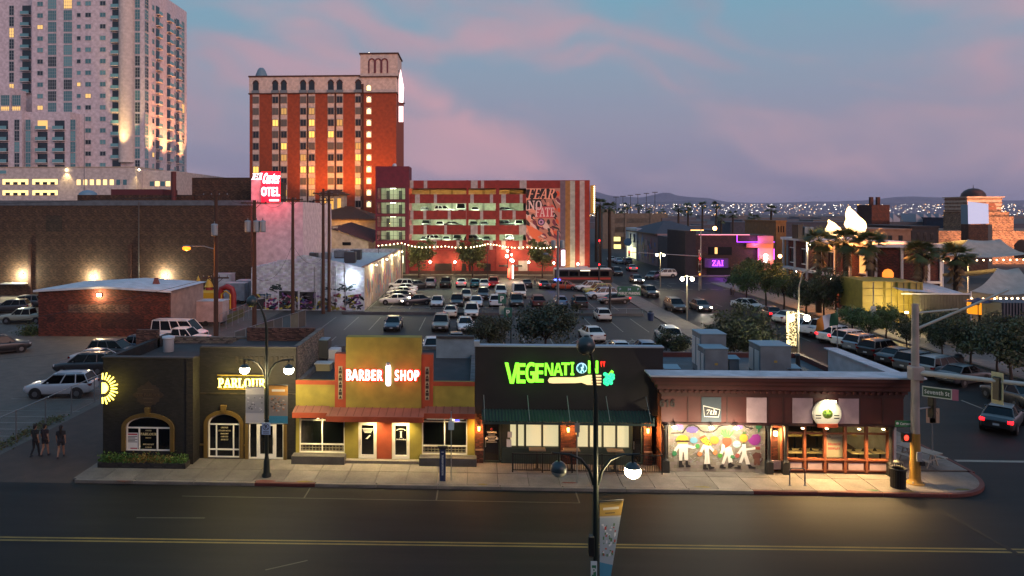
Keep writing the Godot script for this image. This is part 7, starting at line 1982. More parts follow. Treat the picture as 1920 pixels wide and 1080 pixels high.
func hip(o: Node,x0: float,x1: float,y0: float,ye: float,yr: float,zb: float,zf: float,wall: Material,roof: Material) -> void:
	if wall: part(o,"wall",mk().box(x0 + 0.6,x1 - 0.6,y0,ye,zb + 0.6,zf - 0.6),wall)
	var d := minf((zf - zb) / 2,(x1 - x0) / 2) * 0.9
	var a := V(x0,ye,zf); var b := V(x1,ye,zf); var c := V(x1,ye,zb); var e := V(x0,ye,zb)
	var r0 := V(x0 + d,yr,(zf + zb) / 2); var r1 := V(x1 - d,yr,(zf + zb) / 2)
	part(o,"roof",mk().quad(a,b,r1,r0,V(0,1,1)).quad(c,e,r0,r1,V(0,1,-1)).quad(b,c,r1,r1,V(1,1,0)).quad(e,a,r0,r0,V(-1,1,0)),roof)
	part(o,"eave",mk().box(x0,x1,ye - 0.3,ye - 0.01,zb,zf),mat("eave_wood","5a4433",0.8))
func make_condo() -> void:
	var z := -200.0
	var o := thing("condominium_tower","tall pale lavender condominium tower with teal window strips and balconies","building")
	var pale := mat("condo_pale","d6cdd3",0.85,0,"fine",3.0)
	var X := func(u: float) -> float: return ax(u,z)
	var Y := func(v: float) -> float: return ay(150,v,z)
	var top := 78.0
	var xr: float = X.call(272); var k := 2.7
	part(o,"main_block",mk().box(X.call(60),xr,0,top,z - 29,z),pale)
	part(o,"left_block",mk().box(X.call(-160),X.call(60) - 0.02,0,top - 2,z - 34,z - 6),pale)
	part(o,"curved_column",mk().tube(V(X.call(238),Y.call(305),z),V(X.call(238),top,z),2.2,-1,18),mat("condo_column","d6ccc4",0.8,0,"fine",3.0))
	part(o,"terrace_block",mk().box(X.call(-60),X.call(70),0,Y.call(213),z - 1,z + 7),pale)
	part(o,"terrace_block",mk().box(X.call(-60),X.call(45),Y.call(213) + 0.02,Y.call(170),z - 1,z + 6),pale)
	part(o,"terrace_block",mk().box(X.call(70) + 0.02,X.call(150),0,Y.call(214),z - 1,z + 5),pale)
	var pod := mat("condo_podium","d2c9c2",0.85,0,"fine",3.0)
	part(o,"podium",mk().box(X.call(-160),X.call(280),0,Y.call(317),z - 30,z + 8),pod)
	part(o,"podium",mk().box(X.call(280) + 0.02,X.call(338),0,Y.call(322),z - 40,z + 4),pod)
	part(o,"podium_cap",mk().box(X.call(-160),X.call(281),Y.call(317),Y.call(316),z - 30,z + 8.2),mats["stucco_cream"])
	var teal := mat("condo_teal_glass","3f7078",0.06); teal.metallic_specular = 0.6
	var teal2 := mat("condo_teal_glass_b","5d8f96",0.1)
	var navy := mat("condo_dark_glass","22303a",0.06)
	var lit := glow("condo_window_lit","ffc870",0.8,"a08860")
	var frm := mat("condo_frame","8d989c",0.5)
	var pick := func() -> Material:
		var t := rng.randf()
		return lit if t < 0.045 else navy if t < 0.35 else teal if t < 0.75 else teal2
	var sq := win_mesh(1.75,1.35,0.1,2,1); var strip := win_mesh(2.5,2.9,0.09,4,3); var nar := win_mesh(1.5,2.9,0.09,2,3); var small := win_mesh(1.2,1.2,0.09,1,1)
	var side := win_mesh(2.2,2.9,0.1,2,3); var sside := win_mesh(1.5,1.5,0.1,1,1)
	var rowv := []
	for r in 16: rowv.append(50.0 - 21.65 * 2 + 21.65 * r)
	for r in rowv.size():
		var v: float = rowv[r]
		var y: float = Y.call(v)
		if v < 206:
			put_window(o,sq,V(X.call(75.5),y,z),0,frm,pick.call())
		if v < 216:
			put_window(o,strip,V(X.call(98),y,z),0,frm,pick.call()); put_window(o,strip,V(X.call(127.5),y,z),0,frm,pick.call())
			put_window(o,small,V(X.call(148),y,z),0,frm,pick.call())
		if v < 318:
			put_window(o,sq,V(X.call(165.5),y,z),0,frm,pick.call()); put_window(o,sq,V(X.call(193),y,z),0,frm,pick.call())
			put_window(o,nar,V(X.call(258),y,z),0,frm,pick.call())
			# balcony column
			var b := part(o,"balcony_recess",mk().box(-1.2,1.2,-1.4,1.4,0,0.05),navy,V(X.call(218.5),y,z))
			part(b,"balcony_slab",mk().box(-1.3,1.3,-1.55,-1.38,0,1.0),pod); part(b,"balcony_glass",mk().box(-1.25,1.25,-1.38,-0.5,0.92,0.98),teal2)
			# right flank: plane x = xr
			for q in [[0.9,0],[8.0,1],[15.5,2],[22.0,2],[26.0,0],[5.0,3],[20.0,3]]:
				var p := V(xr,y,z - q[0])
				if q[1] == 0: put_window(o,side,p,PI / 2,frm,pick.call())
				elif q[1] == 3: put_window(o,sside,p,PI / 2,frm,pick.call())
				else:
					var bb := part(o,"balcony_recess",mk().box(-1.2,1.2,-1.3,1.2,0,0.05),navy,p)
					bb.rotation.y = PI / 2
					part(bb,"balcony_slab",mk().box(-1.3,1.3,-1.5,-1.3,0,1.1),pod); part(bb,"balcony_glass",mk().box(-1.25,1.25,-1.3,-0.4,1.0,1.06),teal2)
		if v < 165:
			put_window(o,nar,V(ax(22,z - 6),y,z - 6),0,frm,lit if r % 5 == 2 else navy)
			var b2 := part(o,"balcony_recess",mk().box(-1.3,1.3,-1.4,1.4,0,0.05),navy,V(ax(50,z - 6),y,z - 6))
			part(b2,"balcony_slab",mk().box(-1.4,1.4,-1.55,-1.38,0,1.2),pod); part(b2,"balcony_glass",mk().box(-1.3,1.3,-1.38,-0.5,1.1,1.16),teal2)
	for r in 5:
		var v := 234.0 + 20.8 * r - (0.0 if r else 0.0)
		for u in [6,80,112]:
			var zz := z + (7.0 if u < 60 else 5.0)
			var b := part(o,"balcony_recess",mk().box(-1.4,1.4,-1.3,1.2,0,0.05),lit if (r == 0 and u == 80) else navy,V(ax(u,zz),ay(u,v,zz),zz))
			part(b,"balcony_slab",mk().box(-1.6,1.6,-1.5,-1.3,0,1.1),pod); part(b,"balcony_glass",mk().box(-1.55,1.55,-1.3,-0.4,1.0,1.06),teal2)
		for u in [32,53]: put_window(o,nar,V(ax(u,z + 7),ay(u,v,z + 7),z + 7),0,frm,pick.call())
		put_window(o,nar,V(ax(137,z + 5),ay(137,v,z + 5),z + 5),0,frm,pick.call())
	for e in [[10,188],[31,188],[10,209],[31,209]]: put_window(o,strip,V(ax(e[0],z + 6),ay(e[0],e[1],z + 6),z + 6),0,frm,lit if e[1] > 200 else teal)
	# lit garage slots in the podium
	var slot := glow("window_slot_lit","ffd98a",1.5,"c0a870")
	for e in [[5,53,336,346],[61,108,336,346],[5,53,357,366],[61,108,357,366]]:
		part(o,"podium_window",mk().box(ax(e[0],z + 8),ax(e[1],z + 8),ay(50,e[3],z + 8),ay(50,e[2],z + 8),z + 8,z + 8.06),slot)
		for q in 3: part(o,"podium_parked_shape",mk().bevel(lerpf(ax(e[0],z + 8),ax(e[1],z + 8),0.12 + q * 0.3),lerpf(ax(e[0],z + 8),ax(e[1],z + 8),0.3 + q * 0.3),ay(50,e[3],z + 8),ay(50,e[3],z + 8) + 0.7,z + 8.07,z + 8.2,0.05),mats["car_black"] if mats.has("car_black") else navy)
	for q in 8: part(o,"podium_window",mk().box(ax(144 + q * 12.4,z + 8),ax(151 + q * 12.4,z + 8),ay(50,347,z + 8),ay(50,337,z + 8),z + 8,z + 8.06),slot if q < 6 else teal)
	for q in 4: part(o,"podium_window",mk().box(ax(281 + q * 10,z + 4),ax(289 + q * 10,z + 4),ay(300,349,z + 4),ay(300,340,z + 4),z + 4,z + 4.06),slot if q % 2 else teal)
	# uplights
	for e in [[238,306,3.2,"ffcf8a",150.0],[180,-6,1.2,"ffe0a0",0.0]]:
		if e[4] > 0.0: spot(o,V(X.call(e[0]),Y.call(e[1]) + 0.3,z + 6.4),V(X.call(e[0]),Y.call(e[1]) + 16,z + 1.0),e[3],e[4] * 4.5,22.0,0.3)
	for q in [2.2,12.0,24.0]: spot(o,V(xr + 4.5,Y.call(322) + 0.4,z - q),V(xr,Y.call(322) + 26,z - q),"ffa064",1500.0,30.0,0.3)
	for u in [126,262]:
		part(o,"podium_lamp",mk().ball(V(ax(u,z + 8),Y.call(322),z + 8.4),0.3,8),glow("podium_lamp","ffe2a8",14.0))
		spot(o,V(ax(u,z + 8),Y.call(323),z + 8.8),V(ax(u,z + 8),Y.call(360),z + 8),"ffd890",40.0,45.0,0.3)
func make_garage() -> void:
	var z := -153.0
	var o := thing("parking_garage","open sided red parking garage with white stripes and lit decks","building")
	var red := mat("garage_red","8e2a22",0.85,0,"fine",1.6); var wht := mat("garage_white","b3a7a4",0.85,0,"fine",1.6); var con := mat("garage_concrete","9b9d90",0.85,0,"fine",2.0)
	var sc := 4.153
	var X := func(x: float) -> float: return ax(700 + x / sc,z)
	var Y := func(y: float) -> float: return ay(900,290 + y / sc,z)
	var xl: float = X.call(250); var xr: float = X.call(1685); var xo: float = X.call(1190)
	var zb := z - 34.0
	var bands := [[200,262],[308,378],[435,505],[550,622],[668,738]]
	var stripes := [[285,312,393,420,760,812,838,862,955,980,1140,1193],[325,362,472,495,755,782,908,932,996,1032,1140,1162],[288,312,390,412,580,602,722,740,832,855,978,1000,1085,1108],[285,310,392,416,553,573,758,812,836,862,955,978,1135,1190],[470,492,648,672,905,930,998,1030,1135,1160]]
	for k in 5:
		part(o,"parapet",mk().box(xl,xo,Y.call(bands[k][1]),Y.call(bands[k][0]),z - 0.35,z),red)
		var st: Array = stripes[k]
		for q in range(0,st.size(),2): part(o,"white_stripe",mk().box(X.call(st[q]),X.call(st[q + 1]),Y.call(bands[k][1]) - 0.02,Y.call(bands[k][0]) + 0.02,z,z + 0.06),wht)
		part(o,"deck",mk().box(xl,xr,Y.call(bands[k][0] + 25) - 0.3,Y.call(bands[k][0] + 25),zb,z - 0.35),con)
	part(o,"ground_wall",mk().box(xl,xr,0,Y.call(740),z - 0.5,z - 0.02),red)
	part(o,"plinth",mk().box(xl,xr,0,Y.call(905),z - 0.02,z + 0.12),mat("garage_plinth","3f2018",0.85,0,"fine",1.6))
	for e in [[478,612],[690,760],[860,915],[1130,1200]]: part(o,"ground_shopfront",mk().box(X.call(e[0]),X.call(e[1]),Y.call(905) + 0.02,Y.call(825 if e[0] == 1130 else 848),z,z + 0.05),mat("shop_dark","241a18",0.3) if e[0] < 900 else wht)
	part(o,"back_wall",mk().box(xl,xr,0,Y.call(205),zb - 0.4,zb),con)
	part(o,"end_wall",mk().box(xr - 0.5,xr,0,Y.call(205),zb,z - 0.4),red)
	part(o,"end_wall",mk().box(xl,xl + 0.5,0,Y.call(205),zb,z - 0.36),red)
	for e in [[252,282],[724,742],[954,982]]: part(o,"pillar",mk().box(X.call(e[0]),X.call(e[1]),0,Y.call(200) + 0.04,z - 0.5,z + 0.09),red)
	for e in [[420,0],[600,0],[860,0],[1080,0]]: part(o,"inner_pillar",mk().box(X.call(e[0]) - 0.25,X.call(e[0]) + 0.25,0,Y.call(262),z - 9.5,z - 9),con)
	part(o,"inner_wall",mk().box(xl + 0.5,xo,Y.call(740),Y.call(262),z - 9.8,z - 9.6),mat("light_catching_wall","c4c6b4",0.85,0,"fine",2.0))  # added wall, set well forward to catch the deck lamp light
	part(o,"solid_bay",mk().box(xo,xr,0,Y.call(200),z - 0.5,z - 0.01),red)
	# decks lit from their ceilings
	for k in 4:
		var yc: float = Y.call(bands[k][0] + 25) - 0.32
		var warm := k == 0
		for q in 4:
			var x := lerpf(xl,xo,(q + 0.5) / 4.0)
			part(o,"ceiling_lamp",mk().box(x - 0.7,x + 0.7,yc - 0.1,yc,z - 4.0,z - 3.7),glow("deck_lamp_warm" if warm else "deck_lamp","ffb860" if warm else "f0ffd8",10.0))
			lamp(o,V(x,yc - 0.35,z - 2.2),"ffae58" if warm else "ecffd4",16.0 if warm else 26.0,0.3)
	# stripes of the blank end
	var cs := [["garage_mauve","76626c",1455,1495],["garage_tan","a5743f",1495,1532],["garage_pale","b5b4a6",1532,1570],["garage_red2","9c3222",1570,1607],["garage_white2","bfa9a2",1607,1645],["garage_red3","a0321f",1645,1685]]
	for c in cs: part(o,"end_stripe",mk().box(X.call(c[2]),X.call(c[3]),Y.call(905) + 0.02,Y.call(206) + 0.06,z,z + 0.05),mat(c[0],c[1],0.85,0,"fine",1.6))
	# mural: lettering over tangled shapes
	var mx := 1190.0; var my := 262.0
	var pr := mk()
	var lay := [0.0]
	var quadp := func(pts: Array,c: Array) -> void:
		lay[0] += 0.0006
		pr.paint(c[0],c[1],c[2])
		var q := []
		for i in range(0,pts.size(),2): q.append(Vector2(X.call(mx + pts[i] * 265.0),Y.call(my + pts[i + 1] * 460.0)))
		pr.ext(q,V(0,0,z + 0.02 + lay[0]),Vector3.RIGHT,Vector3.UP,0.001,false)
	quadp.call([0,0,1,0,1,1,0,1],[0.42,0.17,0.12])
	rng.seed = 77
	for i in 95:
		var cx := rng.randf(); var cy := rng.randf(); var an := rng.randf_range(0.3,1.2) + (PI if rng.randf() < 0.2 else 0.0)
		var l := rng.randf_range(0.1,0.34); var w := rng.randf_range(0.012,0.05)
		var d := Vector2(cos(an),sin(an) * 0.6); var s := Vector2(-d.y,d.x * 0.6)
		var c: Array = [[0.66,0.26,0.17],[0.012,0.01,0.012],[0.6,0.08,0.03],[0.62,0.42,0.36],[0.03,0.02,0.02],[0.16,0.03,0.05]][rng.randi() % 6]
		var pts := []
		for q in [[-0.5,0.0],[-0.2,1.0],[0.3,0.7],[0.5,0.0],[0.2,-0.8],[-0.3,-0.9]]:
			var p: Vector2 = Vector2(cx,cy) + d * l * q[0] + s * w * 2.0 * q[1]
			pts.append(clampf(p.x,0,1)); pts.append(clampf(p.y,0,1))
		if Geometry2D.triangulate_polygon(PackedVector2Array([Vector2(pts[0],pts[1]),Vector2(pts[2],pts[3]),Vector2(pts[4],pts[5]),Vector2(pts[6],pts[7]),Vector2(pts[8],pts[9]),Vector2(pts[10],pts[11])])).size() > 0: quadp.call(pts,c)
	quadp.call([0.0,0.02,0.8,0.0,0.92,0.1,0.86,0.17,0.3,0.2,0.02,0.18],[0.02,0.012,0.014])
	quadp.call([0.02,0.2,0.42,0.17,0.5,0.3,0.02,0.36],[0.015,0.012,0.015])
	quadp.call([0.28,0.32,0.78,0.3,0.8,0.5,0.3,0.5],[0.5,0.06,0.07])
	for i in 3:
		var pts := []
		for q in 14: pts.append(0.44 + cos(TAU * q / 14) * [0.11,0.08,0.035][i]); pts.append(0.57 + sin(TAU * q / 14) * [0.062,0.045,0.02][i])
		quadp.call(pts,[[0.05,0.02,0.05],[0.42,0.22,0.36],[0.04,0.02,0.05]][i])
	quadp.call([0.0,0.62,0.2,0.66,0.5,0.76,0.34,0.82,0.55,0.95,0.3,0.88,0.12,0.8],[0.6,0.12,0.05])
	var mp := part(o,"mural_print",pr,tint("garage_mural",0.85),Vector3.ZERO,"mural of tangled orange and black shapes with large lettering")
	var salmon := mat("mural_salmon","e0967a",0.85); var pinkw := mat("mural_pinkwhite","d8b8b0",0.85)
	lettering(mp,"lettering","FEAR",salmon,V(X.call(1310),Y.call(305),z + 0.12),2.2,0.03,5.6,"Droid Serif",true,true)
	lettering(mp,"lettering","NO",pinkw,V(X.call(1258),Y.call(395),z + 0.12),2.0,0.03,2.9,"Droid Serif")
	lettering(mp,"lettering","FATE",pinkw,V(X.call(1335),Y.call(447),z + 0.12),1.9,0.03,4.1,"Droid Serif")
	# marquee bulbs on the garage's right edge
	var mq := thing("marquee_sign","tall yellow marquee fin studded with bulbs on the garage's right edge","sign",V(xr + 0.1,Y.call(350),z + 0.3))
	part(mq,"fin",mk().bevel(0,1.0,-2.9,3.0,-0.3,0.0,0.05),mat("fin_gold","a5761c",0.6))
	for q in 13: part(mq,"bulb",mk().ball(V(0.8,-2.7 + q * 0.45,0.1),0.13,6),glow("marquee_bulb","fff0c0",7.0))
	var ws := thing("white_blade_sign","white lit vertical blade sign on the garage below the mural","sign",V(X.call(1478),Y.call(800),z + 0.05))
	part(ws,"light_panel",mk().bevel(-0.35,0.35,-1.6,1.6,0.1,0.3,0.04),glow("blade_white","f0e6ff",2.6,"ffffff"))
	part(ws,"bracket",mk().box(-0.3,0.3,-1.5,1.5,0,0.1),mats["pipe_dark"])
	# lamp globes along the pavement
	var li := 0
	for e in [[447,833],[637,833],[1205,833],[1398,838],[1585,845],[1043,745],[1070,775]]:
		var p := V(X.call(e[0]),0.14,z + 1.6)
		var h: float = Y.call(e[1]) - 0.14
		var l := thing("pavement_lamp","bright globe lamp on a thin pole on the garage pavement, %s" % ["left of the middle tree","beside the middle tree","left of the right tree","behind the right tree","before the coloured stripes","tall by the pylon","second by the pylon"][li],"street lamp",p)
		part(l,"pole",mk().tube(Vector3.ZERO,V(0,h - 0.15,0),0.07,0.05,6),mats["black_metal"])
		part(l,"lamp_globe",mk().ball(V(0,h,0),0.24,10),glow("pavement_globe","fff0cc",22.0))
		lamp(l,V(0,h - 0.1,0),"ffe0a8",14.0,0.2)
		li += 1
	# stair tower
	var t := thing("glazed_stair_tower","maroon stair tower with four lit glazed landings beside the garage","building")
	var mar := mat("tower_maroon","6d1a2e",0.8,0,"fine",1.6)
	var t0: float = X.call(20); var t1: float = X.call(280)
	var tz := z + 0.6
	part(t,"top_block",mk().box(t0,t1,Y.call(256),Y.call(90),tz - 6,tz),mar)
	part(t,"side_wall",mk().box(t0,t0 + 0.35,0,Y.call(256),tz - 6,tz),mar)
	part(t,"side_wall",mk().box(X.call(252),t1,0,Y.call(256),tz - 6,tz),mar)
	part(t,"back_wall",mk().box(t0,t1,0,Y.call(256),tz - 6.2,tz - 6),mat("tower_inner","a9ad9a",0.8))
	for e in [[350,370],[460,480],[565,590],[670,700]]:
		part(t,"landing",mk().box(t0 + 0.35,X.call(252),Y.call(e[1]),Y.call(e[0]),tz - 6,tz),mar)
	for e in [[256,350],[370,460],[480,565],[590,670]]:
		var a := t0 + 0.35; var c: float = X.call(252)
		var w := frame(t,"glazed_front",a,c,Y.call(e[1]),Y.call(e[0]),tz - 0.1,0.08,0.1,mats["black_metal"],[lerpf(a,c,0.14),lerpf(a,c,0.28),lerpf(a,c,0.43),lerpf(a,c,0.57),lerpf(a,c,0.71),lerpf(a,c,0.86)],[])
		part(w,"pane",mk().box(a,c,Y.call(e[1]),Y.call(e[0]),tz - 0.16,tz - 0.14),pane("clear_pane","20262a",0.03))
		for q in [0.2,0.65]: part(w,"inner_door",mk().box(lerpf(a,c,q),lerpf(a,c,q + 0.13),Y.call(e[1]),Y.call(e[0]) - 0.5,tz - 5.95,tz - 5.9),mats["pipe_dark"])
		part(w,"railing",mk().box(a,c,Y.call(e[1]) + 1.0,Y.call(e[1]) + 1.06,tz - 1.0,tz - 0.95),mats["pipe_dark"])
		part(w,"landing_lamp",mk().box((a + c) / 2 - 0.6,(a + c) / 2 + 0.6,Y.call(e[0]) - 0.15,Y.call(e[0]) - 0.05,tz - 3.2,tz - 3.0),glow("landing_lamp","f4ffdc",8.0))
		lamp(t,V((a + c) / 2,Y.call(e[0]) - 0.4,tz - 3.0),"f0ffd4",11.0,0.3)
	part(t,"roof_dish",mk().ball(V(X.call(160),Y.call(80),tz - 2),0.5,10,V(1,1,0.3)),mats["galv_white"])
	# string of bulbs
	var s := thing("string_lights","sagging string of warm bulbs across the lot before the garage","string lights",Vector3.ZERO)
	var ct := [[40,705],[130,696],[220,685],[300,709],[380,719],[470,716],[560,710],[640,720],[760,718],[830,706],[890,692],[960,700],[1030,714],[1100,722],[1200,717],[1300,726],[1380,720],[1445,713]]
	var zz := -143.0
	var pts := []
	for c in ct: pts.append(at(700 + c[0] / sc,290 + c[1] / sc,zz))
	part(s,"cable",mk().path(pts,[0.02],4,false),mats["wire_black"])
	for k in pts.size() - 1:
		var n := 3
		for q in n: part(s,"bulb",bulb_mesh(),glow("string_bulb","ffdca8",9.0),pts[k].lerp(pts[k + 1],float(q) / n) - V(0,0.1,0))
	for k in [0,2,10,17]: part(s,"mast",mk().tube(V(pts[k].x,0.0,zz),pts[k],0.06,-1,6),mats["black_metal"])
	# billboard light box by the lot building
	var lb := thing("light_box_sign","small glaring white light box beyond the mural wall","sign",at(733,486,-150))
	part(lb,"light_panel",mk().bevel(-2.6,2.6,-0.8,0.8,0,0.3,0.05),glow("light_box","fff2c8",3.4,"ffffff"))
	for x in [-2.0,2.0]: part(lb,"leg",mk().box(x - 0.1,x + 0.1,-3.6,-0.8,0.05,0.25),mats["pipe_dark"])
	lamp(lb,V(0,0,1.0),"ffedc0",20.0,0.8)
	# cars on the decks
	var ci := 0
	for e in [[390,432,"sedan","23262a"],[548,432,"suv","c8c8c2"],[678,432,"van","c6c8c4"],[790,432,"sedan","c4c4be"],[1040,432,"sedan","1d2024"],[400,547,"suv","191b1f"],[510,547,"sedan","bdbdb6"],[620,547,"sedan","2a2320"],[780,547,"hatch","1c1e22"],[860,547,"sedan","30343a"],[1040,547,"suv","141618"],[1140,547,"suv","c2c2be"],[390,663,"sedan","26292d"],[480,663,"suv","c9c9c4"],[560,663,"sedan","b0b2b0"],[650,663,"suv","1a1c1f"],[790,663,"suv","232529"],[880,663,"sedan","3a3c40"],[1060,663,"pickup","c8c9c6"]]:
		var deck: float = Y.call({432: 460,547: 575,663: 693}[e[1]])
		place_car(e[2],V(X.call(e[0]),deck,z - 3.4),(1.5 if ci % 3 == 1 else 0.0) + 0.02 * (ci % 5),e[3],"%s %s parked on the %s deck of the red garage" % [{true: "white",false: "dark"}[e[3][0] in ["b","c"]],{"sedan": "sedan","suv": "SUV","van": "van","hatch": "hatchback","pickup": "pickup"}[e[2]],{432: "upper",547: "middle",663: "lower"}[e[1]]],"cars on the garage decks")
		ci += 1
var _bulb: ArrayMesh
func bulb_mesh() -> ArrayMesh:
	if _bulb == null: _bulb = mk().ball(Vector3.ZERO,0.13,6).mesh()
	return _bulb
# ---------- right side: far street, bar, motel, container yard, domed block, hills ----------
func block(called: String,label: String,x0: float,x1: float,h: float,zb: float,zf: float,m: Material,cap: Material = null) -> Node3D:
	var o := thing(called,label,"building")
	part(o,"wall",mk().box(x0,x1,0,h,zb,zf),m)
	part(o,"parapet",mk().box(x0 - 0.15,x1 + 0.15,h,h + 0.35,zb - 0.15,zf + 0.15),cap if cap else m)
	return o
func make_right() -> void:
	var bm: Material = mats["black_metal"]
	# hills and the lights of the far town
	rng.seed = 5
	var n := FastNoiseLite.new(); n.seed = 4; n.frequency = 0.0011; n.fractal_octaves = 5
	for L in [[-7000.0,[[-300,372],[300,372],[900,372],[1060,368],[1110,358],[1150,368],[1200,372],[1250,362],[1275,368],[1320,371],[1370,380],[1450,380],[1500,378],[1560,379],[1600,377],[1680,370],[1760,371],[1850,374],[1920,376],[2300,376]],"59586b"],[-5200.0,[[-300,388],[900,386],[1105,384],[1180,381],[1240,378],[1290,377],[1350,382],[1420,385],[1530,383],[1640,380],[1760,382],[1920,386],[2300,386]],"4f4f60"]]:
		var mb := mk()
		var rows := [[],[],[],[]]
		for k in 220:
			var u := lerpf(-300,2300,k / 219.0)
			var v := 380.0
			for q in L[1].size() - 1:
				if u >= L[1][q][0] and u <= L[1][q + 1][0]: v = lerpf(L[1][q][1],L[1][q + 1][1],smoothstep(0.0,1.0,(u - L[1][q][0]) / (L[1][q + 1][0] - L[1][q][0])))
			var z: float = L[0]
			var p := at(u,v,z)
			var hh := p.y + n.get_noise_2d(p.x,z) * 18.0
			rows[0].append(V(p.x,-1,z + 900 + n.get_noise_2d(p.x,9.0) * 300)); rows[1].append(V(p.x + n.get_noise_2d(p.x,50.0) * 60,hh * 0.45,z + 420 + n.get_noise_2d(p.x * 2.0,30.0) * 500)); rows[2].append(V(p.x,hh,z)); rows[3].append(V(p.x,-1,z - 900))
		mb.grid(rows)
		struct("hills",mb,mat("hill_" + L[2],L[2],0.95,0,"fine",900.0))
	var cl := thing("town_lights","carpet of tiny white and amber lights of the far town below the hills","lights")
	cl.set_meta("kind","stuff")
	var l0 := mk(); var l1 := mk()
	for k in 1000:
		var u := rng.randf_range(1090,1930); var dd := pow(rng.randf(),1.4)
		var v := lerpf(383,404,dd)
		if u < 1160: v = lerpf(396,406,dd)
		var z := -lerpf(3600,620,dd)
		var p := at(u,v,z)
		p.y = maxf(p.y,3.0)
		var s := -z * 0.00026 * pow(rng.randf_range(0.4,1.3),2.0)
		(l0 if rng.randf() < 0.7 else l1).boxt(Transform3D(Basis(),p),V(s * rng.randf_range(1.0,3.0),s,s))
	part(cl,"white_lights",l0,glow("town_white","fff0dc",9.0)); part(cl,"amber_lights",l1,glow("town_amber","ffb860",7.0))
	# far flat blocks that fill the plain
	var bi := 0
	var far_m := [mat("far_a","4f4c50",0.9),mat("far_b","5d554f",0.9),mat("far_c","45464e",0.9)]
	for k in 70:
		var z := -rng.randf_range(330,1500)
		var u := rng.randf_range(1110,1940)
		if z > -420 and u < 1300: continue
		var x := ax(u,z)
		var b := block("far_building","low flat roofed block far out on the town plain",x - rng.randf_range(8,28),x + rng.randf_range(8,28),rng.randf_range(3.5,7.5),z - 25,z,far_m[k % 3])
		b.set_meta("group","far blocks on the plain")
	# far multi storey car park
	var pz := -265.0
	var cp := thing("far_car_park","beige multi storey car park with open decks far up the side road","building")
	var bg := mat("beige_concrete","7d705f",0.85,0,"fine",3.0)
	for q in [[1148,1252,400,409],[1148,1252,418,426],[1150,1250,436,444]]: part(cp,"parapet",mk().box(ax(q[0],pz),ax(q[1],pz),ay(1200,q[3],pz),ay(1200,q[2],pz),pz - 1,pz),bg)
	part(cp,"core",mk().box(ax(1152,pz),ax(1250,pz),0,ay(1200,404,pz),pz - 40,pz - 8),bg)
	for u in [1173,1221]: part(cp,"pier",mk().box(ax(u - 2,pz),ax(u + 2,pz),0,ay(1200,399,pz),pz - 1,pz + 0.3),bg)
	for u in [1134,1147]: part(cp,"stair_tower",mk().box(ax(u - 5,pz),ax(u + 5,pz),0,ay(1200,392,pz),pz - 10,pz + 1),bg)
	part(cp,"ramp",mk().quad(at(1222,440,pz),at(1250,421,pz),at(1250,426,pz),at(1222,446,pz),Vector3.BACK),bg)
	for q in [[1150,1162,444,452],[1150,1163,458,472]]: part(cp,"lit_window",mk().box(ax(q[0],pz),ax(q[1],pz),ay(1150,q[3],pz),ay(1150,q[2],pz),pz + 1.0,pz + 1.2),glow("carpark_lit","f0e088",1.4,"c0b070"))
	for u in [1155,1168,1182,1196,1212,1228]:
		var hz := -300.0
		var ml := thing("mast_light","slim floodlight mast on the far car park roof","light mast",V(ax(u,hz),0,hz),0.0,"floodlight masts on the far car park")
		var vt := lerpf(370,361,(u - 1155) / 73.0)
		part(ml,"mast",mk().tube(V(0,0,0),V(0,ay(u,vt,hz),0),0.16,0.12,5),mats["pipe_dark"])
		part(ml,"head",mk().box(-1.1,1.1,ay(u,vt,hz) - 0.05,ay(u,vt,hz) + 0.25,-0.2,0.2),mats["pipe_dark"])
	# far fan palms
	var pi := 0
	for e in [[1125,-185,384],[1143,-175,390],[1118,-195,392],[1176,-330,388],[1198,-340,389],[1217,-320,395],[1165,-300,396],[1240,-300,399],[1272,-240,392],[1290,-300,388],[1317,-290,386],[1343,-280,386],[1374,-260,403],[1446,-230,394],[1413,-200,410],[1290,-250,400],[1352,-240,412]]:
		make_palm(V(ax(e[0],e[1]),0,e[1]),maxf(ay(e[0],e[2],e[1]),5.0),"fan palm far up the street, dark against the town lights","far palms",24,false)
		pi += 1
	# painted building on the side road: three walls in a row
	var pb := thing("painted_street_building","white shop with blue disc sign and mural wall on the side road","building")
	var xw := 43.6
	part(pb,"rear_wall",mk().box(xw,xw + 4.5,0,7.6,-178,-156),mat("grey_wall","55555b",0.9,0,"fine",2.0))
	part(pb,"mural_wall",mk().box(xw - 0.1,xw + 16,0,8.0,-200,-178.05),mat("mural_base","7d6a6c",0.85))
	part(pb,"shop_wall",mk().box(xw - 0.4,xw + 16,0,8.8,-215,-200.05),mat("shop_white","9a9ca6",0.85))
	var mm := mk()
	var lay := 0.0
	rng.seed = 12
	for k in 60:
		var c: Array = [[0.3,0.1,0.12],[0.08,0.13,0.3],[0.3,0.24,0.12],[0.3,0.2,0.24],[0.08,0.07,0.09]][rng.randi() % 5]
		mm.paint(c[0],c[1],c[2]); lay += 0.001
		var z0 := rng.randf_range(-199,-180); var y0 := rng.randf_range(0.3,5.5)
		mm.quad(V(xw - 0.11 - lay,y0,z0),V(xw - 0.11 - lay,y0,z0 - rng.randf_range(0.5,1.6)),V(xw - 0.11 - lay,y0 + rng.randf_range(1,2.3),z0 - rng.randf_range(0.5,1.6)),V(xw - 0.11 - lay,y0 + rng.randf_range(1,2.3),z0),Vector3.LEFT)
	part(pb,"mural_print",mm,mats["spray_paint"])
	hip(pb,xw - 0.5,xw + 14,0,8.0,11.0,-214,-178.5,null,mat("slate_roof","3c3c48",0.85,0,"fine",2.0))
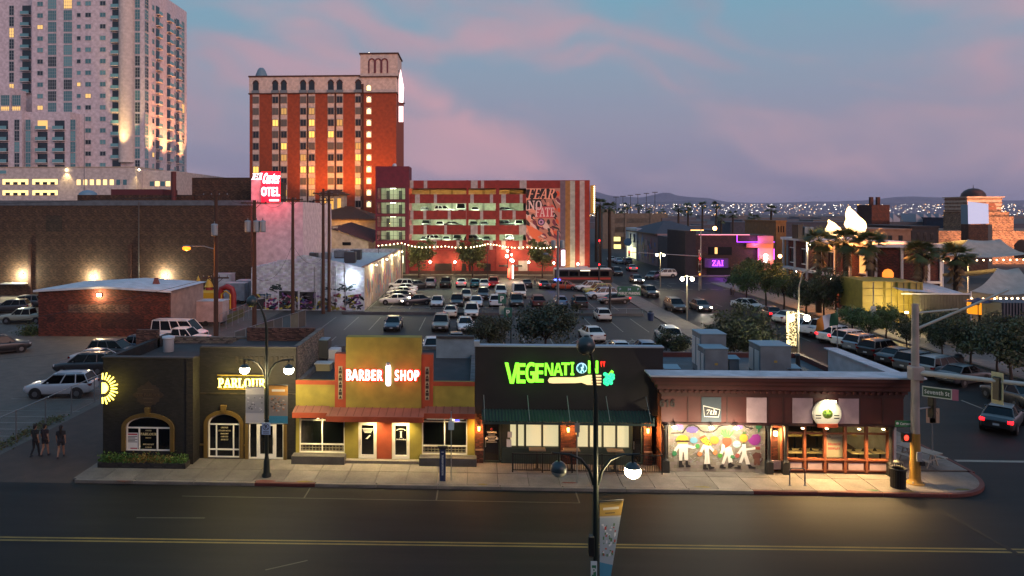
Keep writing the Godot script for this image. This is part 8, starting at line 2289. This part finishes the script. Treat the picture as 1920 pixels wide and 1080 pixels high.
	for q in 3: part(pb,"shop_window",mk().box(xw - 0.46,xw - 0.4,0.4,3.4,-204.5 - q * 4.2,-201 - q * 4.2),glow("far_window_lit","f0eeb0",1.3,"c0c090"))
	lamp(pb,V(xw - 2,3.5,-207),"f4f0b4",16.0,0.5)
	for q in 2: part(pb,"upper_window",mk().box(xw - 0.44,xw - 0.4,4.8,7.2,-204 - q * 5,-202 - q * 5),mats["dark_glass"])
	var ds := thing("blue_disc_sign","flat blue disc sign projecting over the far pavement","sign",at(1177,454,-190))
	part(ds,"disc",mk().tube(V(0,0,-0.15),V(0,0,0.15),1.0,-1,20),mat("disc_blue","1f5a7a",0.6))
	part(ds,"arm",mk().tube(V(0.9,0,0),V(3.4,0,-2),0.06,-1,5),bm)
	# bar with purple neon
	var zz := -152.5
	var bar := thing("neon_bar_building","dark brick bar with purple neon lines and lit sign at the far corner","building")
	var db := mat("bar_brick","4a3020",0.88,0,"brick",2.2,0.6)
	var X := func(u: float) -> float: return ax(u,zz)
	var Y := func(v: float) -> float: return ay(1350,v,zz)
	part(bar,"front_wall",mk().box(X.call(1304),X.call(1452),0,Y.call(441),zz - 14,zz),db)
	part(bar,"dark_wing",mk().box(X.call(1284),X.call(1304) - 0.02,0,Y.call(433),zz - 14,zz + 0.3),mat("wing_dark","2a2526",0.9,0,"fine",2.0))
	part(bar,"balcony_opening",mk().box(X.call(1328),X.call(1372),Y.call(478),Y.call(463),zz,zz + 0.05),mats["dark_glass"])
	part(bar,"lit_window",mk().box(X.call(1340),X.call(1345),Y.call(476),Y.call(464),zz + 0.06,zz + 0.1),glow("bar_lit","ffc070",1.4))
	part(bar,"door_opening",mk().box(X.call(1325),X.call(1370),0.1,Y.call(501),zz,zz + 0.05),mats["dark_glass"])
	var pu := glow("neon_purple","b040ff",3.0); var pk := glow("neon_pink","ff8fa8",2.2)
	part(bar,"neon_line",mk().box(X.call(1310),X.call(1405),Y.call(440.6),Y.call(439.6),zz + 0.1,zz + 0.25),pk)
	part(bar,"neon_line",mk().box(X.call(1381),X.call(1452),Y.call(454),Y.call(453),zz + 0.1,zz + 0.25),pu)
	part(bar,"neon_line",mk().box(X.call(1381),X.call(1382),Y.call(453),Y.call(441),zz + 0.1,zz + 0.25),pu)
	for u in [1420,1449]: part(bar,"neon_line",mk().box(X.call(u),X.call(u) + 0.12,Y.call(486),Y.call(466),zz + 0.4,zz + 0.55),glow("neon_violet","ff50e8",2.4))
	part(bar,"pink_panel",mk().box(X.call(1420),X.call(1449),Y.call(505),Y.call(442),zz,zz + 0.3),mat("panel_salmon","a86a68",0.85))
	part(bar,"wood_band",mk().box(X.call(1398),X.call(1448),Y.call(464),Y.call(456),zz + 0.3,zz + 0.5),mat("band_wood","9a5a2c",0.7))
	for q in 3: part(bar,"neon_glyph",mk().lathe(V(X.call(1434),Y.call(478 + q * 6),zz + 0.5),[[0.0,-0.3],[0.4,-0.2],[0.5,0.0],[0.3,0.25],[0.0,0.3]],8),glow("neon_glyph","fff0ea",4.0))
	part(bar,"awning",mk().box(X.call(1318),X.call(1362),Y.call(501),Y.call(484),zz + 0.05,zz + 1.2),mat("awning_purple","3a2045",0.7))
	lettering(bar,"neon_letters","ZAI",pu,V(X.call(1342),Y.call(492.5),zz + 1.3),1.2,0.15,2.3,"Droid Serif")
	lamp(bar,V(X.call(1342),Y.call(494),zz + 2.2),"b050ff",9.0,0.4); lamp(bar,V(X.call(1415),Y.call(456),zz + 1.4),"c060ff",12.0,0.4); lamp(bar,V(X.call(1434),Y.call(484),zz + 1.6),"ffb0b8",16.0,0.4)
	part(bar,"roof_lamp_strip",mk().box(X.call(1303),X.call(1327),Y.call(433),Y.call(431.5),zz - 3,zz - 2.7),glow("strip_orange","ffa860",4.0))
	part(bar,"roof_lamp",mk().ball(V(X.call(1352),Y.call(429),zz - 4),0.45,8),glow("amber_globe","ffb060",16.0))
	lamp(bar,V(X.call(1352),Y.call(431),zz - 3),"ffa850",30.0,0.4)
	part(bar,"roof_lamp",mk().ball(V(X.call(1455),Y.call(479),zz + 2),0.4,8),mats["amber_globe"])
	lamp(bar,V(X.call(1456),Y.call(480),zz + 3),"ffb060",22.0,0.4)
	# traffic signals over the far junction
	var si := 0
	for e in [[1290,555,430,0,"pale signal pole with long arm before the bar"],[1311,545,468,1,"far signal pole with red light at the bar corner"],[1123,536,448,2,"dark signal pole with two red lights beside the striped garage"]]:
		var p := gp(e[0],e[1]) if e[3] != 0 else gp(1311,543) + V(0.4,0,-0.4)
		var sp := thing("junction_signal",e[4],"traffic light",p)
		var h: float = ay(e[0],e[2],p.z)
		part(sp,"pole",mk().tube(Vector3.ZERO,V(0,h,0),0.14,0.09,8),mats["galv"] if e[3] != 2 else bm)
		if e[3] == 0:
			part(sp,"arm",mk().tube(V(0,h * 0.55,0),V(-12.5,h * 0.62,0),0.1,0.05,8),mats["galv"])
			signal_head(sp,V(-12.3,h * 0.6,0.3),0.0,true)
			lamp(sp,V(-12.3,h * 0.6 + 0.3,0.8),"ff2028",3.0)
		elif e[3] == 1:
			signal_head(sp,V(0,5.2,0.3),0.0,true); signal_head(sp,V(0,3.9,0.3),0.0,false)
			part(sp,"pedestrian_signal",mk().bevel(-0.2,0.2,2.6,3.0,0.1,0.35,0.03),mats["signal_black"])
			part(sp,"signal_hand",mk().ball(V(0,2.8,0.36),0.14,8,V(1,1,0.3)),glow("hand_orange","ff8030",6.0))
			lamp(sp,V(0,5.5,0.9),"ff2028",4.0)
		else:
			signal_head(sp,V(0,h - 0.6,0.3),0.0,true); signal_head(sp,V(0,h * 0.42,0.3),0.0,true)
			lamp(sp,V(0,h - 0.3,0.9),"ff2028",3.0)
		si += 1
	# double headed street lamps of the side road
	var li := 0
	for e in [[1288,603,523,"bright double street lamp standing between the lot and the side road"],[1497,640,596,"bright double street lamp behind the restaurant roof"],[1238,540,478,"double street lamp at the far corner pavement"]]:
		var p := gp(e[0],e[1])
		if e[0] == 1497: p = V(24.4,0,0) + V(0,0,24.4 / ray(1497,600).x * ray(1497,600).z)
		var sl := thing("double_street_lamp",e[3],"street lamp",p)
		var h: float = ay(e[0],e[2],p.z)
		part(sl,"pole",mk().tube(Vector3.ZERO,V(0,h + 0.5,0),0.1,0.06,8),mat("lamp_pole_grey","6f6f66",0.5,0.3))
		if li == 1: part(sl,"upper_pole",mk().path([V(0,h + 0.5,0),V(0.05,h + 2.4,0),V(0.3,h + 3.4,0),V(1.2,h + 3.9,0)],[0.06,0.05,0.05,0.05],6),mats["lamp_pole_grey"])
		for s in [-0.6,0.6]:
			part(sl,"lamp_globe",mk().ball(V(s,h,0.1),0.24,10),glow("side_globe","fff2d4",24.0))
			part(sl,"arm",mk().tube(V(0,h + 0.4,0),V(s,h + 0.25,0.1),0.03,-1,5),mats["lamp_pole_grey"])
		lamp(sl,V(0,h - 0.1,0.7),"ffe8b8",26.0,0.25)
		li += 1
	# wrapped light column next to the restaurant lamp
	var wc := thing("lit_ivy_column","square column glowing behind dark ivy beside the double lamp","column",V(ax(1484,-72),0,-72))
	part(wc,"light_core",mk().bevel(-0.35,0.35,0.3,3.6,-0.35,0.35,0.05),glow("ivy_core","ffe2a0",1.8,"c0b080"))
	var iv := mk()
	for k in 420:
		iv.paint(0.02,0.03,0.012); leaf(iv,V(rng.randf_range(-0.42,0.42),rng.randf_range(0.1,3.7),0.4 + rng.randf() * 0.06),0.1)
	part(wc,"ivy",iv,mats["leafy"])
	# motel: white frame, red brick infill; flank along the road and front towards us
	var mo := thing("white_framed_motel","two storey red brick motel with white frame lines and flat roof","building")
	var mb2 := mat("motel_brick","6b2f26",0.88,0,"brick",2.0,0.6); var wf := mat("motel_white","b8b6b8",0.7)
	var mx := 50.0; var mf := -94.0; var mbk := -119.0; var mh := 8.9
	part(mo,"block",mk().box(mx,ax(1764,mf),0,mh,mbk,mf),mb2)
	part(mo,"roof_slab",mk().box(mx - 0.9,ax(1764,mf) + 0.6,mh,mh + 0.4,mbk - 0.8,mf + 0.9),wf)
	part(mo,"balcony_slab",mk().box(mx - 0.9,mx,4.3,4.65,mbk,mf + 0.5),wf)
	for k in 7:
		var z := lerpf(mf + 0.3,mbk,k / 6.0)
		part(mo,"post",mk().box(mx - 0.9,mx - 0.65,0,mh,z - 0.12,z + 0.12),wf)
		if k < 6:
			part(mo,"flank_window",mk().box(mx - 0.05,mx,5.4,7.6,z - 3.3,z - 1.5),mats["dark_glass"] if k % 3 else glow("motel_lit","ffb060",1.2))
			part(mo,"flank_door",mk().box(mx - 0.05,mx,0.2,2.5,z - 1.3,z - 0.4),mat("motel_door","9a3d1c",0.7))
			part(mo,"window_frame",mk().box(mx - 0.1,mx - 0.05,7.6,7.75,z - 3.4,z - 1.4).box(mx - 0.1,mx - 0.05,5.25,5.4,z - 3.4,z - 1.4),wf)
			part(mo,"flank_window",mk().box(mx - 0.05,mx,1.2,2.9,z - 3.3,z - 1.8),mats["dark_glass"])
	for u in [1641,1690,1740,1763]: part(mo,"post",mk().box(ax(u,mf) - 0.15,ax(u,mf) + 0.15,0,mh,mf,mf + 0.2),wf)
	part(mo,"front_sill",mk().box(ax(1638,mf),ax(1764,mf),4.3,4.6,mf,mf + 0.35),wf)
	part(mo,"glow_window",mk().ball(V(ax(1664,mf),5.4,mf + 0.1),0.75,10,V(1,1,0.2)),glow("motel_orange","ff8a30",1.4))
	for q in [[mx - 0.5,4.0,-96],[mx - 0.5,4.0,-104],[mx - 0.5,8.4,-110],[mx - 0.5,4.0,-115]]:
		part(mo,"walkway_lamp",mk().ball(V(q[0],q[1],q[2]),0.15,8),glow("walk_lamp","fff0d0",18.0))
		lamp(mo,V(q[0] - 0.3,q[1] - 0.25,q[2]),"ffdca0",7.0)
	part(mo,"roof_unit",mk().bevel(ax(1490,-112),ax(1500,-112),mh + 0.4,mh + 2.6,-113,-111,0.05),bm)
	part(mo,"roof_unit",mk().bevel(ax(1503,-112),ax(1520,-112),mh + 0.4,mh + 2.2,-113,-111,0.05),mats["unit_grey"])
	# fire sculpture above the palms
	var fz := -100.0
	var fi := 0
	for e in [[1563,430,14.0,36.0,"smaller tongue of fire from the iron sculpture behind the palms"],[1602,416,18.0,58.0,"larger tongue of fire from the iron sculpture behind the palms"]]:
		var p := at(e[0],e[1],fz)
		var s := 100.0 / 1350.0
		var fl := thing("gas_flame",e[4],"flame",V(p.x,0,fz))
		var rows := []
		for k in 13:
			var t := k / 12.0
			var row := []
			var r: float = sin(PI * pow(t,0.7)) * e[2] * s * (1.0 + 0.07 * sin(k * 1.3 + fi)) + 0.02
			var c := V((t - 0.5) * -e[2] * s * 1.1 + 0.1 * sin(k * 0.9 + fi * 2.0),p.y + (t - 0.5) * e[3] * s,0.1 * sin(k * 2.1))
			for j in 13:
				var an := TAU * j / 12.0
				row.append(c + V(cos(an) * r,0,sin(an) * r * 0.7))
			rows.append(row)
		part(fl,"flame",mk().grid(rows),glow("flame_glow","ffca8a",5.0,"000000"))
		part(fl,"burner_pipe",mk().tube(V(0.3,0,0),V(0.3,p.y - e[3] * s * 0.5,0),0.12,0.08,8),bm)
		lamp(fl,V(0,p.y,1.6),"ff9a48",260.0 if fi else 140.0,0.8)
		fi += 1
	# container yard
	var ye := mat("container_yellow","a3923e",0.6,0.1,"fine",1.5); var ge := mat("container_grey","6b6a5c",0.6,0.1,"fine",1.5)
	var cz := -84.0
	var ci := 0
	for q in [[1618,1658],[1658,1679],[1679,1700],[1700,1721]]:
		var a := ax(q[0],cz); var b := ax(q[1],cz)
		var y0 := ay(1670,584,cz) + ci * -0.05; var y1 := ay(1670,527,cz) - ci * 0.02
		var ct := thing("shipping_container","%s yellow shipping container end lifted on posts, side by side in a row" % ["widest","second","third","brightest lit"][ci],"container",V((a + b) / 2,y0,cz + ci * 0.25),-0.06)
		var w := (b - a) / 2 - 0.04
		part(ct,"box",mk().box(-w,w,0,y1 - y0,-6,0),ye)
		for k in 5: part(ct,"rib",mk().box(-w,w,0.1 + k * (y1 - y0 - 0.2) / 4.0,0.16 + k * (y1 - y0 - 0.2) / 4.0,0,0.14),ye)
		for s in [-1.0,1.0]: part(ct,"corner_post",mk().box(s * w - 0.08,s * w + 0.08,-y0 + 0.1,y1 - y0,-0.1,0.09),ye)
		part(ct,"door_seam",mk().box(-0.02,0.02,0.1,y1 - y0 - 0.1,0.0,0.07),mats["pipe_dark"])
		ci += 1
	var yl := thing("yard_floodlight","unseen floodlight on a pole, placed to light the yellow containers","light",V(ax(1700,-80),0,-80))  # unseen lamp, placed to brighten the container fronts
	part(yl,"pole",mk().tube(Vector3.ZERO,V(0,2.4,0),0.05,-1,6),bm)
	part(yl,"lamp_lens",mk().bevel(-0.15,0.15,2.4,2.6,-0.1,0.1,0.02),glow("yard_flood","ffe6a0",12.0))
	lamp(yl,V(0,2.9,-0.6),"ffe09a",26.0,0.2)
	var gc := thing("corrugated_shed","long grey corrugated container shed with white roof beside the yellow ones","building",Vector3.ZERO)
	var ga := ax(1724,-82); var gb := ax(1818,-82)
	part(gc,"box",mk().box(ga,gb,0,ay(1760,552,-82),-90,-82.1),ge)
	for k in 34:
		part(gc,"corrugation",mk().box(0,0.1,0.1,ay(1760,552,-82),-0.1,0.0),ge,V(ga + 0.1 + k * (gb - ga - 0.2) / 33.0,0,-82))
	part(gc,"roof",mk().quad(V(ga - 2,ay(1760,545,-82),-81.8),V(gb,ay(1760,553,-82),-81.8),V(gb,ay(1760,541,-82),-90),V(ga - 2,ay(1760,530,-82),-90),Vector3.UP).box(ga - 2,gb,ay(1760,552,-82),ay(1760,551,-82) + 0.1,-82,-81.8),mats["white_membrane"])
	# tents: tensile sheets with peaks
	var ti := 0
	for e in [[-118.0,1768,1930,478,449,1815,1875,"wide white tent canopy with lit underside before the domed block"],[-88.0,1820,1960,546,503,1870,1910,"nearer white tent canopy sloping to the yard"]]:
		var z: float = e[0]
		var tn := thing("tent_canopy",e[7],"tent",Vector3.ZERO)
		var a := at(e[1],e[3],z); var b := at(e[2],e[3] - 2,z); var c := at(e[5],e[4],z - 5); var d := at(e[6],e[4] - 1,z - 5)
		var back := V(0,0.6,-12)
		var rows := []
		for k in 9:
			var t := k / 8.0
			var lo := a.lerp(b,t) - V(0,0.5 * sin(PI * t),0); var hi := c.lerp(d,t) - V(0,0.25 * sin(PI * t),0)
			var row := []
			for j in 7:
				var s := j / 6.0
				row.append(lo.lerp(hi,s) - V(0,0.5 * sin(PI * s),0))
			for j in range(1,5): row.append(hi.lerp(a.lerp(b,t) + back,j / 4.0))
			rows.append(row)
		part(tn,"canopy",mk().grid(rows),mat("tent_white","a8a59c",0.8,0,"fine",2.0))
		for p in [a,b]: part(tn,"pole",mk().tube(V(p.x,0,p.z),p,0.1,-1,8),wf)
		part(tn,"ridge_pole",mk().tube(V(c.x,0,c.z),c,0.1,-1,8),wf)
		for k in 14: part(tn,"edge_bulb",bulb_mesh(),glow("string_bulb","ffdca8",9.0),a.lerp(b,k / 13.0) - V(0,0.9,-0.2))
		lamp(tn,V((a.x + c.x) / 2 + 1.0,a.y - 1.2,z - 4),"ffc878",70.0 if ti == 0 else 20.0,0.5)
		ti += 1
	var os := thing("orange_screen","glowing orange screen under a blue umbrella in the yard","screen",at(1837,573,-78))
	part(os,"screen_panel",mk().ext([Vector2(-1.25,-0.85),Vector2(1.25,-1.05),Vector2(1.25,0.8),Vector2(-1.25,0.65)],V(0,0,0.1),Vector3.RIGHT,Vector3.UP,0.2),glow("screen_orange","ff9a20",1.0,"805010"))
	part(os,"screen_print",mk().ext([Vector2(-1.0,0.1),Vector2(-0.1,0.05),Vector2(-0.05,0.3),Vector2(-0.9,0.35)],V(0,0,0.106),Vector3.RIGHT,Vector3.UP,0.004),bm)
	part(os,"stand",mk().box(-0.1,0.1,-os.position.y,-0.9,-0.1,0.05),bm)
	lamp(os,V(0,0,1.2),"ff9a30",5.0,0.4)
	var um := thing("patio_umbrella","dark blue patio umbrella above the orange screen","umbrella",at(1834,562,-76.5) * V(1,0,1))
	part(um,"canopy",mk().lathe(V(0,ay(1834,562,-76.5) - 0.2,0),[[1.25,0.0],[0.6,0.22],[0.0,0.42]],10),mat("umbrella_blue","1d2a4a",0.8))
	part(um,"pole",mk().tube(Vector3.ZERO,V(0,ay(1834,562,-76.5),0),0.04,-1,6),bm)
	var dw := thing("dark_corrugated_wall","dark blue corrugated container wall at the yard's edge","wall",V(ax(1880,-74),0,-74))
	part(dw,"panel",mk().box(0,14,0,ay(1890,568,-74),-3,-0.1),mat("corr_dark","2c3440",0.6,0.2))
	for k in 30: part(dw,"corrugation",mk().box(0,0.1,0.05,ay(1890,568,-74),-0.1,0),mats["corr_dark"],V(0.1 + k * 0.3,0,0))
	# tan domed block and its neighbours
	var dz := -190.0
	var dm := thing("domed_tan_building","tan stone building with stepped tower and dark dome","building")
	var tan := mat("tan_stone","b8906f",0.88,0,"brick",3.2,0.4); var tan2 := mat("tan_band","cfae96",0.88,0,"fine",2.0)
	var DX := func(u: float) -> float: return ax(u,dz)
	var DY := func(v: float) -> float: return ay(1850,v,dz)
	part(dm,"wide_base",mk().box(DX.call(1758),DX.call(2080),0,DY.call(433),dz - 30,dz),tan)
	part(dm,"tower_base",mk().box(DX.call(1853),DX.call(1906),DY.call(433),DY.call(406),dz - 14,dz - 1),tan)
	part(dm,"tower_mid",mk().box(DX.call(1830),DX.call(1903),DY.call(433),DY.call(397),dz - 13,dz - 2),tan)
	part(dm,"tower_top",mk().box(DX.call(1828),DX.call(1894),DY.call(397),DY.call(369),dz - 12,dz - 3),tan2)
	for q in 4: part(dm,"stone_band",mk().box(DX.call(1828) - 0.15,DX.call(1894) + 0.15,DY.call(395 - q * 7),DY.call(393 - q * 7),dz - 12.2,dz - 2.8),tan)
	part(dm,"cornice",mk().box(DX.call(1825),DX.call(1897),DY.call(370),DY.call(368),dz - 12.5,dz - 2.4),tan2)
	part(dm,"dome",mk().ball(V(DX.call(1860),DY.call(368),dz - 7),2.9,18,V(1,0.8,1),0.0),mat("dome_brown","3a221c",0.5,0.3))
	part(dm,"finial",mk().tube(V(DX.call(1860),DY.call(353),dz - 7),V(DX.call(1860),DY.call(345),dz - 7),0.1,0.04,6),mats["dome_brown"])
	part(dm,"arched_niche",mk().ext([Vector2(-1.1,-1.0),Vector2(1.1,-1.0),Vector2(1.1,0.4),Vector2(0.6,1.1),Vector2(0,1.4),Vector2(-0.6,1.1),Vector2(-1.1,0.4)],V(DX.call(1875),DY.call(389),dz - 2.9),Vector3.RIGHT,Vector3.UP,0.1),mat("niche","7a4a36",0.9))
	part(dm,"arched_door",mk().ext([Vector2(-1.8,-3),Vector2(1.8,-3),Vector2(1.8,0.4),Vector2(0.9,1.5),Vector2(0,1.8),Vector2(-0.9,1.5),Vector2(-1.8,0.4)],V(DX.call(1915),DY.call(462),dz + 0.1),Vector3.RIGHT,Vector3.UP,0.1),mats["dark_glass"])
	spot(dm,V(DX.call(1870),6,dz + 22),V(DX.call(1870),14,dz),"ffb890",1800.0,50.0,0.5)  # unseen floodlight in front, placed to brighten the tan building
	var wb := thing("white_box_sign","big pale blue white box sign turned on a brick pylon","sign",V(ax(1836,-165),0,-165))
	part(wb,"pylon",mk().box(-2.3,1.9,0,ay(1836,421,-165),-2.5,0),mat("pylon_brick","6b4630",0.88,0,"brick",2.2,0.5))
	part(wb,"pylon_dark",mk().box(1.91,2.9,0,ay(1836,421,-165),-2.4,-0.1),mats["pipe_dark"])
	var y0 := ay(1836,420,-165); var y1 := ay(1836,380,-165)
	part(wb,"white_face",mk().quad(V(-2.5,y0,0.2),V(1.8,y0 + 0.1,0.4),V(1.7,y1 - 0.3,0.4),V(-2.6,y1 + 0.3,0.2),Vector3.BACK),glow("box_face_light","c8d4ff",0.32,"c8d0e0"))
	part(wb,"blue_side",mk().quad(V(1.8,y0 + 0.1,0.4),V(2.8,y0 + 0.2,-1.6),V(2.8,y1 - 0.2,-1.6),V(1.7,y1 - 0.3,0.4),V(1,0,1)),mat("box_blue","4a86b8",0.6))
	part(wb,"back_box",mk().box(-2.4,1.6,y0,y1 - 0.4,-2.4,0.15),mats["galv_blue"])
	var bs := thing("brick_chimney_house","brown brick block with two square chimneys beyond the fire","building",V(ax(1652,-210),0,-210))
	part(bs,"wall",mk().box(-2.6,2.4,0,ay(1652,384,-210),-8,0),mat("chimney_brick","5d2f20",0.9,0,"brick",2.2,0.5))
	for x in [-0.9,1.0]: part(bs,"chimney",mk().box(x - 0.4,x + 0.4,ay(1652,384,-210),ay(1652,369,-210),-4,-3),mats["chimney_brick"])
	var sw := thing("sawtooth_roof_hall","pale hall with sawtooth roof beyond the motel","building",V(ax(1665,-230),0,-230))
	for k in 9:
		if k in [3,4]: continue
		part(sw,"roof_tooth",mk().ext([Vector2(0,0),Vector2(2.1,0),Vector2(2.1,0.9),Vector2(0,2.6)],V(k * 2.3 - 3,ay(1665,416,-230),0),Vector3.RIGHT,Vector3.UP,8.0),mat("tooth_pale","9a9aa2",0.8))
	part(sw,"wall",mk().box(-3.2,22,0,ay(1665,416,-230),-12,-0.1),mats["far_a"])
	var hb := [["peach_flat_block","peach plaster block behind the motel roof",1630,1708,432,-150.0,"8f6a55"],["dark_flat_block","dark flat block between the peach and tan buildings",1709,1760,427,-152.0,"2a272a"],["blue_glass_block","dark blue glass block before the hills",1770,1812,410,-220.0,"2c3a4e"],["grey_flat_block","long grey flat block behind the bar",1370,1640,418,-300.0,"4f4d55"],["tan_flat_block","orange lit slab block behind the motel's left end",1455,1474,416,-175.0,"9a6a3a"]]
	for e in hb:
		var bb := block(e[0],e[1],ax(e[2],e[5]),ax(e[3],e[5]),ay((e[2] + e[3]) / 2.0,e[4],e[5]),e[5] - 20,e[5],mat("wall_" + e[6],e[6],0.9,0,"fine",3.0))
		for q in 3: part(bb,"window",mk().box(lerpf(ax(e[2],e[5]),ax(e[3],e[5]),0.2 + q * 0.25),lerpf(ax(e[2],e[5]),ax(e[3],e[5]),0.3 + q * 0.25),ay(e[2],e[4],e[5]) - 2.5,ay(e[2],e[4],e[5]) - 1.0,e[5],e[5] + 0.05),mats["dark_glass"])
	# signs in the lot
	var gs := thing("green_parking_board","green PUBLIC PARKING board on a tall dark post","sign",gp(1173,602))
	var gz := gp(1173,602).z
	var g0 := ax(1157,gz) - gp(1173,602).x; var g1 := ax(1201,gz) - gp(1173,602).x
	var yb := ay(1180,554,gz); var yt := ay(1180,537,gz)
	part(gs,"post",mk().tube(V(-1.9,0,0),V(-1.9,yt,0),0.13,-1,8),mats["totem_dark"])
	part(gs,"board",mk().bevel(g0,g1,yb,yt,0.1,0.25,0.03),mat("board_green","16503a",0.6))
	lettering(gs,"lettering","PUBLIC PARKING",mats["print_white"],V((g0 + g1) / 2,lerpf(yb,yt,0.27),0.27),0.32,0.01,(g1 - g0) * 0.9)
	for q in [[0.12,"P"],[0.5,"24"],[0.88,"P"]]: lettering(gs,"lettering",q[1],mats["plate_paleblue"],V(lerpf(g0,g1,q[0]),lerpf(yb,yt,0.72),0.27),0.28,0.01)
	lettering_sign(gp(947,660),5.9,"white P on green square sign on a post by the dark trees, taller",941.0,560.0)
	lettering_sign(gp(957,662),4.3,"white P on dark green square sign before the dark tree, lower",952.0,586.0)
	# red lit pylon of the far lot entrance
	var py := thing("red_neon_pylon","tall red and white neon pylon at the far lot entrance","sign",at(956,530,-142) * V(1,0,1))
	part(py,"mast",mk().box(-0.25,0.25,0,ay(956,462,-142),-0.2,0.2),mat("pylon_red","8a2018",0.7))
	part(py,"neon_tube",mk().box(0.45,0.7,ay(956,522,-142),ay(956,497,-142),0.1,0.25),glow("pylon_white","ffe4d8",6.0))
	part(py,"neon_tube",mk().box(-0.45,-0.05,ay(956,520,-142),ay(956,503,-142),0.22,0.35),glow("pylon_redglow","ff4a28",3.0))
	part(py,"crossbar",mk().box(-2.2,2.4,ay(956,500,-142),ay(956,497,-142),-0.15,0.15),bm)
	for x in [-0.6,0.3,0.5]: part(py,"lamp_globe",mk().ball(V(x,ay(956,485 + x * 8,-142),0.3),0.3,8),mats["pavement_globe"])
	lamp(py,V(0.4,ay(956,505,-142),1.2),"ffc8a0",22.0,0.5)
	# tall grey pole with drums in the lot
	var up := gp(1046,600)
	var tp := thing("steel_utility_pole","tall grey steel pole with two drums and a lamp arm in the lot","utility pole",up)
	var ph := ay(1046,432,up.z)
	part(tp,"shaft",mk().tube(Vector3.ZERO,V(0,ph,0),0.2,0.13,10),mat("steel_pole","5a6066",0.5,0.4))
	for s in [-0.55,0.5]: part(tp,"transformer",mk().lathe(V(s,ay(1046,458,up.z),0.1),[[0.0,-0.5],[0.28,-0.48],[0.3,0.4],[0.2,0.5],[0.0,0.52]],10),mats["transformer_grey"])
	part(tp,"lamp_arm",mk().path([V(0,ay(1046,488,up.z),0),V(-0.8,ay(1046,481,up.z),0.1),V(-1.3,ay(1046,477,up.z),0.1)],[0.04],6),mats["steel_pole"])
	part(tp,"lamp_head",mk().ball(V(-1.5,ay(1046,476,up.z),0.1),0.25,8,V(1.4,0.6,0.8)),mats["unit_grey"])
	for x in [-0.9,0.9]: part(tp,"guard_post",mk().tube(V(x,0,0.6),V(x,1.2,0.6),0.09,-1,8),mat("guard_yellow","9a8a2c",0.6))
	# lot walkers
	rng.seed = 9
	for e in [[815,540,"a",0.3],[1060,545,"b",1.2],[1003,536,"c",2.0],[1075,577,"d",0.0],[1375,556,"e",2.5]]:
		var c := Color(0.25 * rng.randf() + 0.03,0.2 * rng.randf() + 0.03,0.2 * rng.randf() + 0.03)
		person(gp(e[0],e[1]),e[3],{"a": "person standing at the back row near the grey SUV","b": "person in pale clothes near the orange sports car","c": "person walking under the right street tree","d": "person beside the black SUV at the end of the second row","e": "person in pink light at the far pavement corner"}[e[2]],c,Color(0.05,0.05,0.07),true,e[2] == "c",0.5,false)
	# bins and boxes on the right pavement
	for e in [[1373,553,"dark waste bin on the far lit pavement corner"],[1797,690,"dark waste bin on the right pavement under the trees"],[1220,601,"blue waste bin beside the parking board post"]]:
		var bn := thing("waste_bin",e[2],"bin",gp(e[0],e[1],0.14 if e[0] != 1220 else 0.0))
		part(bn,"drum",mk().lathe(Vector3.ZERO,[[0.35,0.0],[0.4,0.9],[0.42,0.95],[0.0,1.15]],10),mats["bin_inner"] if e[0] != 1220 else mats["totem_blue"])
		part(bn,"lid",mk().lathe(V(0,1.05,0),[[0.3,0.0],[0.25,0.12],[0.0,0.16]],10),bm)
	for e in [[1637,640,507,"tall dark post with white parking plate at the right kerb"],[1172,0,0,""]]:
		if e[1] == 0: continue
		var p := gp(e[0],e[1],0.14)
		var so := sign_post(p,ay(e[0],e[2] + 25,p.z),e[3],[[ay(e[0],590,p.z),0.55,1.5,"9aa39c"]])
		so.set_meta("category","sign")
func lettering_sign(p: Vector3,h: float,label: String,u: float,v: float) -> void:
	var o := thing("parking_sign",label,"sign",V(ax(u,p.z),0,p.z))
	var y := ay(u,v,p.z)
	part(o,"post",mk().tube(V(0.3,0,-0.05),V(0.3,y + 0.4,-0.05),0.05,-1,6),mats["black_metal"])
	part(o,"plate",mk().bevel(-0.36,0.4,y - 0.45,y + 0.45,0,0.06,0.02),mat("plate_parking","1d5648",0.5))
	lettering(o,"lettering","P",mats["print_white"],V(0.02,y,0.075),0.52,0.01)
	part(o,"lower_plate",mk().bevel(-0.25,0.3,y - 1.5,y - 0.7,0,0.05,0.02),mat("plate_info","9aa08c",0.6))
func _ready() -> void:
	rng.seed = 1
	make_textures()
	make_view()
	make_ground()
	make_parlour()
	make_barber()
	make_vegan()
	make_restaurant()
	make_street()
	make_left()
	make_hotel()
	make_condo()
	make_cars()
	make_garage()
	make_trees()
	make_right()
